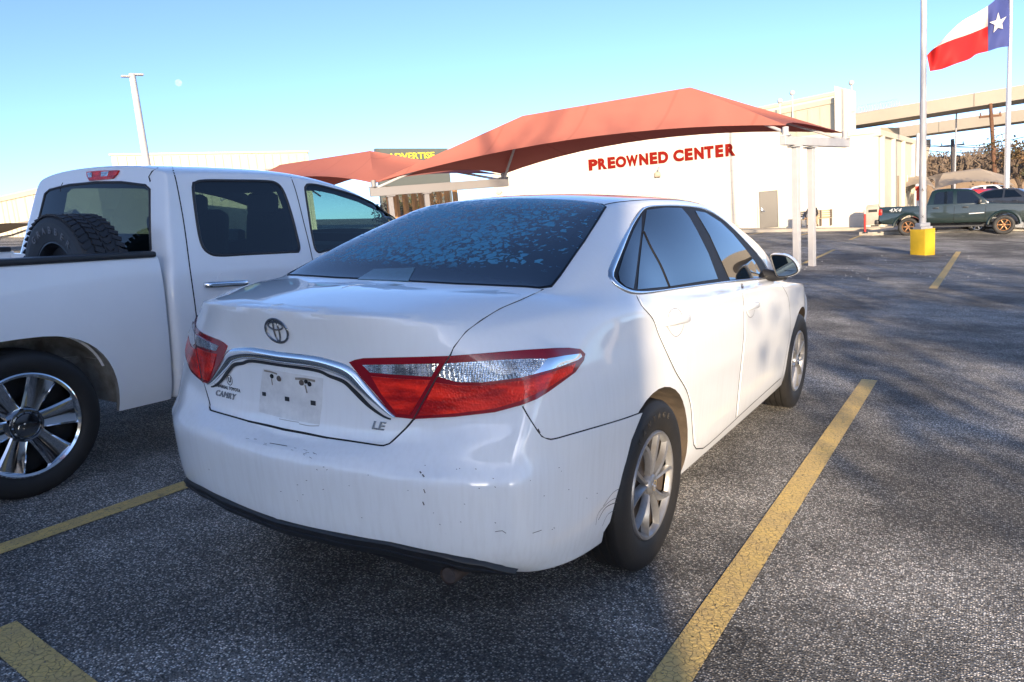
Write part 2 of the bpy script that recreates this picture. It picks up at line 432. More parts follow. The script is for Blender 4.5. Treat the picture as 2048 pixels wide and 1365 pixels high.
SZ = [.20, .235, .32, .43, .57, .64, .70, .78, .86, .925]
SXI = [.10, .045, .022, .012, .005, .0, .0, .004, .014, .030]    # inset from plan for rows 0..9
PLAN = [(.25, .862), (.42, .888), (.60, .902), (.80, .908), (1.02, .912), (1.6, .912), (2.35, .912), (3.15, .910), (3.5, .905), (3.85, .893), (4.15, .865), (4.45, .80), (4.6, .76)]
SHX = [(.42, .785), (.50, .808), (.66, .835), (.80, .850), (1.02, .862), (1.3, .868), (1.6, .87), (2.35, .873), (3.15, .862), (3.5, .842), (3.85, .80), (4.15, .745), (4.45, .67)]
SHZ = [(.42, 1.035), (.6, 1.04), (.80, 1.04), (1.02, 1.03), (1.3, 1.008), (1.6, .99), (2.35, .972), (3.15, .950), (3.5, .922), (3.85, .88), (4.15, .835), (4.45, .775)]
FX = [.745, .67, .55, .40, .2, 0]
def build_cage():
    rows = []
    for k in range(11):
        row = []
        for i, x in enumerate(RX):
            xx = x
            if k == 10: xx = [0, .2, .4, .53, .62, .69, .75][i]
            if k == 9: xx = [0, .2, .4, .54, .65, .74, .82][i]
            y = prof(xx, plans[k]); zc, zm, zk = RZ[k]
            z = prof(xx, [(0, zc), (.55, zm), (.85, zk)]) if k < 10 else prof(xx, [(0, zc), (.4, 1.083), (.55, 1.063), (.62, 1.05), (.75, 1.035)])
            if k <= 4: xx = x*[.90, .955, .985, 1, 1.005][k]
            if k >= 7 and k < 9: xx = x*[1.0, .995][k-7]
            row.append(V((xx, y, z)))
        for y in SY:
            if k < 10:
                z = SZ[k]
                if k > 4: z += prof(y, [(.42, .02), (1.0, .012), (2.3, 0), (3.4, -.015), (3.85, -.045), (4.45, -.11)])*(k-4)/5
                if k <= 2 and y < .7: z += prof(y, [(.42, .03), (.7, 0)])
                x = prof(y, PLAN)-SXI[k]
                if k >= 7: x -= prof(y, [(.42, .012), (1, 0)])*(k-6)/3
                row.append(V((x, y, z)))
            else: row.append(V((prof(y, SHX), y, prof(y, SHZ))))
        zf = [.20, .24, .32, .42, .52, .60, .66, .70, .74, .77, .80][k]; fy = [4.5, 4.70, 4.80, 4.84, 4.85, 4.85, 4.84, 4.82, 4.79, 4.75, 4.68][k]
        fxs = [.70, .74, .77, .78, .785, .79, .785, .78, .765, .75, .72][k]
        row.append(V((fxs, 4.60+(fy-4.75)*.4, zf)))
        for x in FX[1:]: row.append(V((x, fy-prof(x, [(0, 0), (.4, .04), (.67, .13)]), zf+.01)))
        rows.append(row)
    # top: stations over the side columns; each 7 points shoulder -> centre line
    top = {}
    def st(j, pts): top[j] = [V(p) for p in pts]
    st(0, [(0, 0, 0), (.755, .50, 1.072), (.675, .49, 1.090), (.55, .45, 1.106), (.40, .41, 1.113), (.2, .37, 1.118), (0, .37, 1.12)])
    st(1, [(0, 0, 0), (.782, .66, 1.079), (.705, .64, 1.102), (.58, .60, 1.117), (.40, .56, 1.122), (.2, .55, 1.126), (0, .55, 1.127)])
    st(2, [(0, 0, 0), (.798, .80, 1.083), (.725, .79, 1.112), (.66, .72, 1.126), (.45, .68, 1.128), (.22, .665, 1.130), (0, .66, 1.131)])
    st(3, [(0, 0, 0), (.805, 1.02, 1.095), (.725, 1.01, 1.185), (.612, .99, 1.232), (.41, .965, 1.246), (.2, .955, 1.252), (0, .95, 1.253)])
    st(4, [(0, 0, 0), (.80, 1.30, 1.075), (.698, 1.29, 1.25), (.555, 1.27, 1.335), (.37, 1.25, 1.352), (.18, 1.245, 1.360), (0, 1.24, 1.362)])
    st(5, [(0, 0, 0), (.80, 1.58, 1.040), (.690, 1.58, 1.255), (.562, 1.56, 1.398), (.43, 1.53, 1.428), (.22, 1.52, 1.442), (0, 1.515, 1.447)])
    st(6, [(0, 0, 0), (.805, 1.95, 1.018), (.695, 1.95, 1.25), (.588, 1.93, 1.412), (.455, 1.92, 1.450), (.235, 1.91, 1.469), (0, 1.905, 1.474)])
    st(7, [(0, 0, 0), (.81, 2.35, 1.000), (.70, 2.35, 1.24), (.60, 2.34, 1.408), (.47, 2.34, 1.452), (.24, 2.34, 1.475), (0, 2.34, 1.482)])
    st(8, [(0, 0, 0), (.81, 2.75, .988), (.705, 2.78, 1.215), (.602, 2.80, 1.368), (.47, 2.82, 1.425), (.24, 2.85, 1.452), (0, 2.86, 1.460)])
    st(9, [(0, 0, 0), (.81, 3.15, .975), (.725, 3.20, 1.145), (.625, 3.24, 1.255), (.47, 3.30, 1.315), (.24, 3.36, 1.345), (0, 3.38, 1.352)])
    st(10, [(0, 0, 0), (.79, 3.50, .948), (.755, 3.56, 1.01), (.68, 3.62, 1.10), (.50, 3.72, 1.135), (.25, 3.80, 1.150), (0, 3.82, 1.155)])
    st(11, [(0, 0, 0), (.735, 3.85, .915), (.67, 3.88, .938), (.58, 3.92, .955), (.43, 4.02, .97), (.22, 4.08, .98), (0, 4.10, .985)])
    st(12, [(0, 0, 0), (.68, 4.15, .875), (.61, 4.18, .892), (.52, 4.22, .904), (.38, 4.27, .914), (.2, 4.32, .922), (0, 4.33, .925)])
    st(13, [(0, 0, 0), (.61, 4.43, .81), (.55, 4.47, .825), (.47, 4.5, .835), (.36, 4.53, .842), (.19, 4.56, .847), (0, 4.57, .85)])
    verts = []; idx = {}
    def add(key, p): idx[key] = len(verts); verts.append(p)
    for k, row in enumerate(rows):
        for i, p in enumerate(row): add(('r', k, i), p)
    nS = len(SY); ncol = len(rows[0])
    for j in range(nS):
        for i in range(1, 7): add(('t', j, i), top[j][i])
    # bottom centre rows: mirror of the ring collapsed to a flat floor
    for j in range(nS):
        for i in range(1, 7):
            xs = [0, .66, .58, .47, .35, .18, 0][i]
            add(('b', j, i), V((xs, SY[j], .18)))
    faces = []
    for k in range(10):
        for i in range(ncol-1):
            faces.append((idx['r', k, i], idx['r', k, i+1], idx['r', k+1, i+1], idx['r', k+1, i]))
    def grid(tagc, k):
        # i: 0 = ring side ... 6 = centre; station -1 = rear ring columns (reverse), nS = front ring columns
        def g(j, i):
            if j == -1: return idx['r', k, 6-i]
            if j == nS: return idx['r', k, 7+nS+i] if i < 6 else None
            if i == 0: return idx['r', k, 7+j]
            return idx[tagc, j, i]
        for j in range(-1, nS-1):
            for i in range(6):
                faces.append((g(j, i), g(j+1, i), g(j+1, i+1), g(j, i+1)))
        j = nS-1
        fr = [idx['r', k, 7+nS+q] for q in range(6)]
        fr = [fr[0]]+fr
        # front: station nS-1 (7 points) to front ring (corner + 5)
        for i in range(6):
            a, b2 = g(j, i), g(j, i+1); c2, d2 = fr[i+1], fr[i]
            if d2 == c2: faces.append((a, d2, b2))
            else: faces.append((a, d2, c2, b2))
    grid('t', 10); grid('b', 0)
    return verts, faces, idx
def subsurf_fit(verts, faces, crease, levels, iters=3, mirror_x=True):
    """Catmull-Clark whose surface passes through the measured points"""
    me = bpy.data.meshes.new('cage'); me.from_pydata(verts, [], faces); me.update()
    o = bpy.data.objects.new('cage', me); C.objects.link(o)
    if crease:
        at_ = me.attributes.new('crease_edge', 'FLOAT', 'EDGE')
        for e in me.edges:
            k = tuple(sorted(e.vertices)); at_.data[e.index].value = crease.get(k, 0.0)
    mi = o.modifiers.new('m', 'MIRROR'); mi.use_clip = True; mi.merge_threshold = 1e-4
    ss = o.modifiers.new('s', 'SUBSURF'); ss.levels = levels; ss.render_levels = levels; ss.boundary_smooth = 'ALL'
    n = len(verts); T = [V(v) for v in verts]
    for it in range(iters):
        dg = bpy.context.evaluated_depsgraph_get(); ev = o.evaluated_get(dg).to_mesh()
        # first n verts of the subdivided mesh are the cage points
        for i in range(n):
            d = T[i]-ev.vertices[i].co
            if abs(T[i].x) < 1e-6: d.x = 0
            me.vertices[i].co += d*0.85
        o.evaluated_get(dg).to_mesh_clear(); me.update()
    dg = bpy.context.evaluated_depsgraph_get(); ev = bpy.data.meshes.new_from_object(o.evaluated_get(dg))
    bpy.data.objects.remove(o)
    return ev
cv, cf, ci = build_cage()
crease = {}
def cr(a, b, w): crease[tuple(sorted((a, b)))] = w
for i in range(0, 4):
    cr(ci['r', 10, i], ci['r', 10, i+1], .55)
for i in range(0, 3):
    cr(ci['r', 5, i], ci['r', 5, i+1], .85); cr(ci['r', 6, i], ci['r', 6, i+1], .8)
for i in range(0, 7): cr(ci['r', 4, i], ci['r', 4, i+1], [.3, .3, .35, .4, .45, .45, .3][i])
for i in range(0, 27):
    if ('r', 1, i+1) in ci: cr(ci['r', 1, i], ci['r', 1, i+1], .7)
    if ('r', 0, i+1) in ci: cr(ci['r', 0, i], ci['r', 0, i+1], .6)
for j in range(4, 9): cr(ci['t', j, 3], ci['t', j+1, 3], .25)
for j in range(1, 10): cr(ci['t', j, 1], ci['t', j+1, 1], .3)
body_me = subsurf_fit(cv, cf, crease, 4)
bv = [v.co.copy() for v in body_me.vertices]; bf = [tuple(p.vertices) for p in body_me.polygons]
body_me.update(); bn = [v.normal.copy() for v in body_me.vertices]
# outward check
if sum(bn[i].dot(bv[i]-V((0, 2.4, .7))) for i in range(0, len(bv), 50)) < 0:
    bf = [f[::-1] for f in bf]; bn = [-n for n in bn]
    body_me.flip_normals()
SH = Shell(bv, bf, bn)
SB = V((0, 2.4, 0))
sedan = thing('sedan', 'dusty white four-door sedan parked between two yellow lines in the foreground, no rear plate', 'sedan', M3 @ SB, M3)

def boolean_cut(me_in, cutters, m_in, m_cut, name, parent, base):
    me_in.materials.clear(); me_in.materials.append(m_in); me_in.materials.append(m_cut)
    for p in me_in.polygons: p.material_index = 0
    o = bpy.data.objects.new('tmp', me_in); C.objects.link(o); tmp = [o]
    for k, bm in enumerate(cutters):
        cm = bpy.data.meshes.new('c'); bmesh.ops.recalc_face_normals(bm, faces=bm.faces); bm.to_mesh(cm); bm.free()
        cm.materials.append(m_in); cm.materials.append(m_cut)
        for p in cm.polygons: p.material_index = 1
        c = bpy.data.objects.new('cut', cm); C.objects.link(c); tmp.append(c)
        md = o.modifiers.new('b', 'BOOLEAN'); md.operation = 'DIFFERENCE'; md.solver = 'EXACT'; md.object = c
    dg = bpy.context.evaluated_depsgraph_get(); r = bpy.data.meshes.new_from_object(o.evaluated_get(dg)); r.name = name
    for t in tmp: bpy.data.objects.remove(t)
    r.transform(Matrix.Translation(-base))
    for p in r.polygons: p.use_smooth = p.material_index == 0
    r.set_sharp_from_angle(angle=R(50))
    q = bpy.data.objects.new(name, r); C.objects.link(q); q.parent = parent
    return q
def arch_cutter(y, z, ry, rz, x0, x1, flat=0.0):
    bm = bmesh.new(); a = []; b = []
    for k in range(40):
        t = 2*math.pi*k/40; p = (y+ry*math.cos(t), max(z+rz*math.sin(t), -1))
        a.append(bm.verts.new((x0, *p))); b.append(bm.verts.new((x1, *p)))
    bm.faces.new(a); bm.faces.new(b[::-1])
    for k in range(40): bm.faces.new((a[k], b[k], b[(k+1) % 40], a[(k+1) % 40]))
    return bm
cuts = [arch_cutter(y, .34, .405, .375, sx*.60, sx*1.2) for y in (1.115, 3.88) for sx in (1, -1)]
body = boolean_cut(body_me, cuts, M_paint, M_under, 'body', sedan, SB)

def merge_into(o, bm, m, base_done=True):
    """add loose surface marks (joints, scuffs) to a part's own mesh as another material"""
    me = o.data
    nv = len(me.vertices); vs = [v.co.copy() for v in me.vertices]; fs = [tuple(p.vertices) for p in me.polygons]
    mi = [p.material_index for p in me.polygons]; nl = [V((0, 0, 0))]*len(me.vertices)
    for p in me.polygons:
        for li in p.loop_indices: nl[me.loops[li].vertex_index] = None
    L0 = [me.corner_normals[i].vector.copy() for i in range(len(me.loops))]
    bm.verts.index_update(); bm.normal_update()
    add = [v.co.copy() for v in bm.verts]; af = [tuple(nv+v.index for v in f.verts) for f in bm.faces]
    L1 = []
    for f in bm.faces: L1 += [v.normal.copy() for v in f.verts]
    m2 = bpy.data.meshes.new(me.name); m2.from_pydata(vs+add, [], fs+af)
    for x in me.materials: m2.materials.append(x)
    m2.materials.append(m); k = len(m2.materials)-1
    for i, p in enumerate(m2.polygons): p.material_index = mi[i] if i < len(mi) else k; p.use_smooth = True
    m2.update(); m2.normals_split_custom_set(L0+L1); o.data = m2; bm.free()

# ------------------------------------------------------------------ sedan: panels, glass, lamps, badges
def P2(v):
    d = V(v)-CP; z = d.dot(CF); return (1024+FPX*d.dot(CR)/z, 682.5-FPX*d.dot(CU)/z)
def join(objs, name):
    """merge mirrored halves into one mesh object"""
    me = objs[0].data; vs = []; fs = []; nl = []
    for o in objs:
        n0 = len(vs); vs += [v.co.copy() for v in o.data.vertices]
        nl += [V((0, 0, 0))]*len(o.data.vertices)
        for p in o.data.polygons: fs.append(tuple(n0+k for k in p.vertices))
        for p in o.data.polygons:
            for li in p.loop_indices: nl[n0+o.data.loops[li].vertex_index] = o.data.corner_normals[li].vector.copy()
    fs = [f for f in fs if not all(abs(vs[k].x) < .016 for k in f)]
    for v in vs:
        if abs(v.x) < .014: v.x = 0
    m2 = bpy.data.meshes.new(name); m2.from_pydata(vs, [], fs); m2.materials.append(me.materials[0])
    for p in m2.polygons: p.use_smooth = True
    m2.update(); m2.normals_split_custom_set_from_vertices([(n if n.length > .1 else V((0, 0, 1))) for n in nl])
    q = bpy.data.objects.new(name, m2); C.objects.link(q); q.parent = objs[0].parent
    for o in objs: bpy.data.objects.remove(o)
    return q
def sym(name, ol, off, m, step=14, depth=.004, smooth=None, parent=None):
    a = patch(name, SH, ol, off, m, parent or sedan, SB, step, depth, smooth=smooth)
    b = patch(name, SH, ol, off, m, parent or sedan, SB, step, depth, smooth=smooth, mirror=True)
    return join([a, b], name)
def both(name, ol, off, m, step=8, depth=.004, smooth=None, parent=None, label=None, parents=None):
    a = patch(name, SH, ol, off, m, (parents or [parent or sedan]*2)[0], SB, step, depth, smooth=smooth)
    b = patch(name, SH, ol, off, m, (parents or [parent or sedan]*2)[1], SB, step, depth, smooth=smooth, mirror=True)
    return a, b
SILL_R = [(1395, 897), (1407, 895), (1440, 866), (1469, 838)]
LSEAM = [P2((0, .09, .70)), (656, 873), (710, 883), (735, 886), (765, 889), (777, 885), (811, 853), (825, 838)]
# trunk lid: lip, deck and rear face between the lamps
lid_up = [(900, 709), (907, 694), (931, 664), (963, 640), (999, 618), (1039, 601), (1082, 582)]
cl = [P2(v) for v in [(0, .645, 1.128), (0, .40, 1.12), (0, .2, 1.105), (0, .085, 1.085), (0, .1, .94), (0, .115, .78), (0, .09, .692)]]
trunk = sym('trunk_lid', [(V((x, y, 0))).to_tuple()[:2] for x, y in (cl + [(656, 874), (735, 886), (765, 889), (777, 885), (811, 853), (826, 838), (862, 775)] + lid_up + [(960, 576), (860, 569)])], .0022, M_paint, step=16, depth=.002)
bump_ol = [P2((0, .04, .392)), P2((0, .02, .47)), P2((0, .02, .575)), P2((0, .035, .632)), P2((0, .085, .662)), (656, 879), (735, 891), (767, 895), (781, 890), (815, 857), (830, 841), (911, 838), (990, 829), (1044, 816),
           (1057, 837), (1073, 862), (1082, 874), (1101, 882), (1148, 870), (1240, 842), (1284, 826), (1262, 880), (1243, 955), (1230, 1000), (1219, 1044), (1200, 1074), (1100, 1118), (1034, 1140), (1021, 1139), (955, 1119), (889, 1102), (779, 1080), (680, 1060)]
bumper = sym('rear_bumper', bump_ol, .0020, M_paint, step=16, depth=.002)
zt = [(0, .385), (.45, .398), (.62, .378), (.72, .350), (.79, .305)]; zb = [(0, .330), (.45, .342), (.62, .326), (.72, .306), (.79, .284)]
bm = bmesh.new(); rows = []
for i in range(49):
    x = -.79+1.58*i/48; ax = abs(x); y0 = prof(ax*1.01, plans[3])-.008+.018*max(0, (prof(ax, zt)-.34))/.05*0; t, b = prof(ax, zt), prof(ax, zb)
    y0 = prof(ax, plans[2])-.006+max(0, ax-.70)*.32; k = t-b
    rows.append([bm.verts.new(V(q)-SB) for q in [(x, y0+.03, t+.012), (x, y0-.001, t), (x, y0-.004, t-.006), (x, y0+.006, t-k*.5), (x, y0+.002, t-k*.55), (x, y0+.022, b), (x, y0+.26, b-.01)]])
for A, B in zip(rows, rows[1:]):
    for q in range(6): bm.faces.new((A[q], A[q+1], B[q+1], B[q]))
val = mesh_obj('lower_valance', bm, M_black, sedan)
# dark joints between panels
bm = bmesh.new()
for ln, w in [([(656, 876), (735, 888), (767, 892), (779, 888), (813, 856), (828, 838)], .006), ([P2((0, .088, .686)), (610, 867), (656, 876)], .008), ([(900, 712), (905, 698), (930, 665), (964, 640), (1000, 618), (1040, 601), (1087, 579)], .006),
              ([(1045, 813), (1058, 836), (1074, 861), (1082, 872), (1101, 879), (1148, 867), (1240, 840), (1287, 823)], .0045),
              ([(1273, 592), (1282, 611), (1305, 638), (1317, 670), (1334, 708), (1352, 746), (1372, 780), (1381, 812), (1384, 850), (1387, 890), (1392, 898), (1406, 897), (1440, 868), (1500, 812), (1561, 757)], .006),
              ([(1484, 568), (1487, 614), (1487, 673), (1478, 761), (1471, 836)], .0055), ([(1557, 562), (1570, 582), (1578, 605), (1580, 658), (1573, 705), (1563, 757)], .0055)]:
    ribbon('g', SH, ln, w, .0008, None, None, SB, step=8, both=True, bm=bm)
for z0, z1 in ((1.418, 1.395),):
    ribbon('g', SH, [(.50, 1.50, 1.42), (.53, 1.7, 1.43), (.545, 2.0, 1.435), (.555, 2.4, 1.435), (.555, 2.8, 1.41), (.56, 3.1, 1.35)], .009, .001, None, None, SB, step=.05, both=True, bm=bm)
merge_into(body, bm, M_gap)
# doors
dr = [(1277, 592), (1285, 611), (1308, 637), (1320, 670), (1337, 708), (1355, 746), (1375, 779), (1384, 812), (1387, 850), (1390, 887), (1396, 894), (1407, 892), (1440, 863), (1469, 836), (1476, 761), (1484, 673), (1484, 614), (1481, 571), (1452, 571), (1364, 585)]
df = [(1487, 570), (1490, 614), (1490, 673), (1481, 761), (1474, 832), (1510, 800), (1557, 755), (1560, 751), (1570, 705), (1577, 658), (1575, 606), (1567, 584), (1554, 564), (1534, 564)]
doorsR = both('rear_door', dr, .0022, M_paint, step=10, depth=.002)
doorsF = both('front_door', df, .0022, M_paint, step=8, depth=.002)
# side glazing
M_blackgloss = mat('black_door_frame', (0.010, 0.010, 0.012), rough=0.5, spec=0.15)
DLO = [(1536, 556), (1500, 562), (1452, 567), (1364, 579), (1300, 588), (1268, 589), (1243, 580), (1224, 565), (1219, 547), (1234, 508), (1256, 458), (1277, 424), (1292, 414), (1328, 411), (1372, 412), (1410, 418), (1444, 438), (1480, 471), (1514, 508), (1532, 535)]
seals = both('window_seal', [V(p) for p in DLO], .003, M_blackgloss, step=8, smooth=8)
wq = [(1282, 432), (1266, 462), (1246, 512), (1235, 548), (1238, 564), (1250, 575), (1265, 580), (1269, 552), (1275, 505), (1281, 462)]
wr = [(1292, 422), (1330, 417), (1362, 418), (1376, 434), (1392, 462), (1415, 508), (1434, 559), (1400, 564), (1338, 574), (1273, 581), (1276, 540), (1283, 480)]
wf = [(1389, 423), (1410, 427), (1440, 446), (1465, 470), (1490, 500), (1512, 530), (1522, 550), (1520, 556), (1490, 558), (1458, 561), (1442, 525), (1418, 472)]
both('quarter_window', wq, .0055, M_glass, step=7, depth=.002)
both('window', wr, .0055, M_glass, step=9, depth=.002, parents=doorsR)
both('window', wf, .0055, M_glass, step=8, depth=.002, parents=doorsF)
for only in (1, 2): raised('window_bar', SH, [(1286, 466), (1300, 497), (1319, 532), (1337, 575)], .016, .010, M_blackgloss, sedan, SB, both=only)
chl = [(1536, 554), (1500, 560), (1452, 565), (1364, 577), (1300, 586), (1266, 586), (1243, 577), (1226, 562), (1222, 546), (1237, 508), (1259, 459), (1279, 427), (1293, 416), (1328, 413), (1372, 414), (1410, 421), (1444, 441), (1480, 474), (1514, 511), (1532, 537)]
for only in (1, 2): raised('window_trim', SH, chl, .014, .009, M_satin, sedan, SB, both=only, step=6, closed=True,
    widths=[(0, .011), (.30, .012), (.36, .020), (.42, .030), (.50, .026), (.56, .014), (.62, .012), (1, .010)])
# rear window, seen from above: x, y in metres
rw = [(0, .655), (.3, .665), (.5, .685), (.625, .705), (.655, .735), (.645, .82), (.60, 1.1), (.545, 1.34), (.515, 1.465), (.48, 1.495), (.3, 1.505), (0, 1.508)]
rw = rw+[(-x, y) for x, y in rw[-2:0:-1]]
rear_window = patch('rear_window', SH, rw, .004, M_rear_glass, sedan, SB, .035, .004, proj=('z', 1, 3))
rws = [V((x*1.012, y+(.008 if y > 1.2 else -.006))) for x, y in rw]
patch('window_seal', SH, rws, .0025, M_blackgloss, sedan, SB, .04, .003, proj=('z', 1, 3))
M_lampglass = mat('brake_lamp_behind_glass', (0.03, 0.10, 0.125), rough=0.3, coat=1.0, noise=.5, nscale=60)
patch('high_brake_lamp', SH, [(716, 561), (748, 541), (831, 538), (817, 565)], .0062, M_lampglass, sedan, SB, 8, .001)
# tail lamps
tl_out = [(901, 712), (1043, 702), (1135, 697), (1158, 699), (1168, 709), (1165, 722), (1148, 745), (1095, 784), (1072, 799), (1043, 811), (990, 825), (911, 834), (829, 838), (866, 770)]
tl_in = [(700, 724), (712, 719), (728, 716), (820, 714), (900, 712), (865.5, 770), (828, 838), (792, 834), (755, 790), (726, 757)]
L1 = both('tail_light', tl_out, .006, M_redrim, step=9, depth=.004); L2 = both('tail_light', tl_in, .006, M_redrim, step=9, depth=.004)
both('lens', [(872, 765), (915, 771), (964, 772), (1043, 762), (1100, 745), (1148, 727), (1140, 745), (1092, 777), (1040, 803), (988, 818), (911, 827), (838, 831)], .0085, M_red, step=8, depth=.002, parents=L1)
both('lens', [(745, 752), (800, 757), (862, 760), (822, 829), (796, 827), (765, 787)], .0085, M_red, step=8, depth=.002, parents=L2)
both('reversing_lens', [(728, 729), (800, 728), (879, 727), (864, 753), (800, 749), (743, 744)], .0095, M_clear, step=7, depth=.002, parents=L2)
both('indicator_lens', [(891, 727), (980, 722), (1060, 719), (1094, 720), (1088, 732), (1070, 748), (1043, 756), (964, 765), (916, 764), (878, 753)], .0095, M_clear, step=7, depth=.002, parents=L1)
both('lamp_trim', [(1092, 719), (1130, 713), (1156, 709), (1159, 715), (1150, 722), (1095, 741), (1062, 751), (1078, 737)], .011, M_chrome, step=7, depth=.002, parents=L1)
for only in (1, 2): raised('lamp_joint', SH, [(901, 711), (866, 769), (828, 839)], .007, .0075, M_black, sedan, SB, both=only)
# chrome garnish over the plate
bm = bmesh.new()
gl = [(0, .103, .927), P2((.16, .108, .927)), (690, 741), (713, 760), (745, 792), (776, 823), (792, 834)]
gl = [P2((-.012, .103, .925)), P2((.15, .108, .925)), (672, 735), (700, 748), (724, 772), (752, 800), (778, 824), (793, 834)]
raised('g', SH, gl, .05, .013, None, None, SB, both=True, bm=bm, step=6, widths=[(0, .043), (.38, .045), (.5, .050), (.62, .045), (.85, .024), (1, .009)])
garnish = mesh_obj('chrome_garnish', bm, mat('bright_garnish_chrome', (.88, .90, .92), rough=.14, metal=1.0), sedan, smooth='keep')
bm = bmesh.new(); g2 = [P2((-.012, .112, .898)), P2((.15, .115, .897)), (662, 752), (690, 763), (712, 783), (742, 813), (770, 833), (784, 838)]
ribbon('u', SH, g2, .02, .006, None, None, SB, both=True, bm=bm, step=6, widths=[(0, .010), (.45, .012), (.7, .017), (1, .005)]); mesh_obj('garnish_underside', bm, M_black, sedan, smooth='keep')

def frame_at(px, py=None, sh=SH, up=V((0, 0, 1)), off=0.0):
    loc, n = sh.hit((px, py) if py is not None else px)
    x = up.cross(n).normalized(); y = n.cross(x).normalized()
    return Matrix.Translation(loc+n*off) @ Matrix((x, y, n)).transposed().to_4x4()
def text_mesh(name, s, size, T, m, parent, base, depth=.002, shear=0, align='CENTER', sx=1.0, bold=0.0, spacing=1.0):
    cu = bpy.data.curves.new(name, 'FONT'); cu.body = s; cu.size = size; cu.extrude = depth; cu.shear = shear; cu.align_x = align; cu.align_y = 'CENTER'
    cu.offset = bold; cu.space_character = spacing; cu.bevel_depth = depth*.25 if depth > .001 else 0
    t = bpy.data.objects.new('t', cu); C.objects.link(t); dg = bpy.context.evaluated_depsgraph_get()
    me = bpy.data.meshes.new_from_object(t.evaluated_get(dg)); bpy.data.objects.remove(t)
    me.transform(Matrix.Translation(-V(base)) @ T @ Matrix.Diagonal((sx, 1, 1, 1))); me.materials.clear(); me.materials.append(m)
    o = bpy.data.objects.new(name, me); C.objects.link(o)
    if parent: o.parent = parent
    return o
# three interlocked ovals in a ring
def ring_tube(bm, T, a, b, cx, cz, r, n=48, tilt=.7):
    pts = [T @ V((cx+a*math.cos(t), cz+b*math.sin(t), .006)) for t in [2*math.pi*k/n for k in range(n)]]
    nz = (T.to_3x3() @ V((0, 0, 1))).normalized(); rings = []
    for i, p in enumerate(pts):
        t = (pts[(i+1) % n]-pts[i-1]).normalized(); s = nz.cross(t).normalized()
        rings.append([bm.verts.new(p+s*r*math.cos(q)+nz*r*tilt*math.sin(q)-SB) for q in [2*math.pi*k/8 for k in range(8)]])
    for i in range(n):
        A, B = rings[i], rings[(i+1) % n]
        for k in range(8): bm.faces.new((A[k], A[(k+1) % 8], B[(k+1) % 8], B[k]))
T = frame_at(556, 661); bm = bmesh.new()
ring_tube(bm, T, .051, .040, 0, 0, .0046); ring_tube(bm, T, .0335, .0135, 0, .0175, .0034); ring_tube(bm, T, .0120, .0350, 0, .0, .0034)
mesh_obj('emblem', bm, mat('emblem_chrome', (.42, .44, .48), rough=.12, metal=1.0), sedan, smooth=True)
M_badge = mat('grey_badge_chrome', (0.35, 0.37, 0.40), rough=0.18, metal=1.0); M_ink = mat('black_ink', (0.01, 0.01, 0.012), rough=0.5)
text_mesh('model_badge', 'CAMRY', .030, frame_at(452, 790, off=.004), M_badge, sedan, SB, .0018, shear=.35, sx=1.15, bold=.0, spacing=1.12)
text_mesh('trim_badge', 'LE', .036, frame_at(757, 852, off=.004), M_badge, sedan, SB, .0018, shear=.25, sx=1.3, bold=.0004)
text_mesh('dealer_decal', 'UNIVERSAL TOYOTA', .0165, frame_at(456, 776, off=.0032), M_ink, sedan, SB, .0003, bold=.0003, spacing=1.05)
T = frame_at(461, 764, off=.0032); bm = bmesh.new(); ring_tube(bm, T @ Matrix.Translation((0, 0, -.006)), .0165, .0175, 0, .006, .0012)
dd = mesh_obj('dealer_decal', bm, M_ink, sedan); text_mesh('letter', 'U', .025, T @ Matrix.Translation((0, .0065, 0)), M_ink, dd, SB, .0003, bold=.0009)
# empty plate panel: stained rectangle, screw holes, three clip slots
M_stain = mat('dirty_plate_recess', (0.80, 0.79, 0.765), rough=0.45, noise=0.2, nscale=22, coat=.3)
patch('plate_recess', SH, [(527, 737), (570, 744), (648, 757), (645, 810), (640, 850), (572, 838), (519, 824), (522, 780)], .0028, M_stain, sedan, SB, 9, .002)
for (x, y, s) in [(530, 788, .017), (576, 798, .019), (628, 806, .020)]:
    bm = bmesh.new(); bm_box(bm, frame_at(x, y, off=.002).translation-SB, (s, .006, s*.75), rot=frame_at(x, y).to_3x3() @ Matrix.Rotation(-R(90), 3, 'X')); mesh_obj('clip_slot', bm, M_black, sedan, smooth=False)
for (x, y, r) in [(546, 752, .008), (560, 757, .010), (605, 765, .010), (614, 763, .007), (621, 768, .008)]:
    T = frame_at(x, y, off=.004); bm = bmesh.new(); bm_lathe(bm, [(0, r), (.003, r*.9), (.003, .0001)], axis='Z', seg=16); bm.transform(Matrix.Translation(-SB) @ T)
    mesh_obj('screw_hole', bm, M_gap if r < .009 else M_dust, sedan)
# scuffs: thin scratches and chips of missing paint
bm = bmesh.new(); rnd = random.Random(3)
for ln, w in [([(840, 944), (843, 948)], .004), ([(845, 950), (849, 955)], .004), ([(848, 978), (851, 986)], .003), ([(846, 1003), (849, 1010)], .004), ([(1195, 1040), (1210, 1015), (1235, 1003)], .003), ([(1203, 1052), (1215, 1028), (1236, 1018)], .002),
              ([(1190, 1050), (1196, 1025), (1222, 1000), (1240, 995)], .002), ([(1205, 1012), (1225, 985), (1243, 975)], .002), ([(990, 1063), (1005, 1061), (1012, 1066)], .002), ([(1064, 1066), (1082, 1060)], .002), ([(540, 888), (575, 894)], .003), ([(1075, 858), (1079, 866)], .004)]:
    ribbon('s', SH, ln, w, .0030, None, None, SB, step=6, bm=bm)
for k in range(40):
    x = rnd.uniform(400, 1220); y = rnd.uniform(930, 1060)
    if y > 1000+(x-500)*.18: continue
    ribbon('s', SH, [(x, y), (x+rnd.uniform(1, 3), y+rnd.uniform(-1, 2))], .0018, .0028, None, None, SB, step=6, bm=bm)
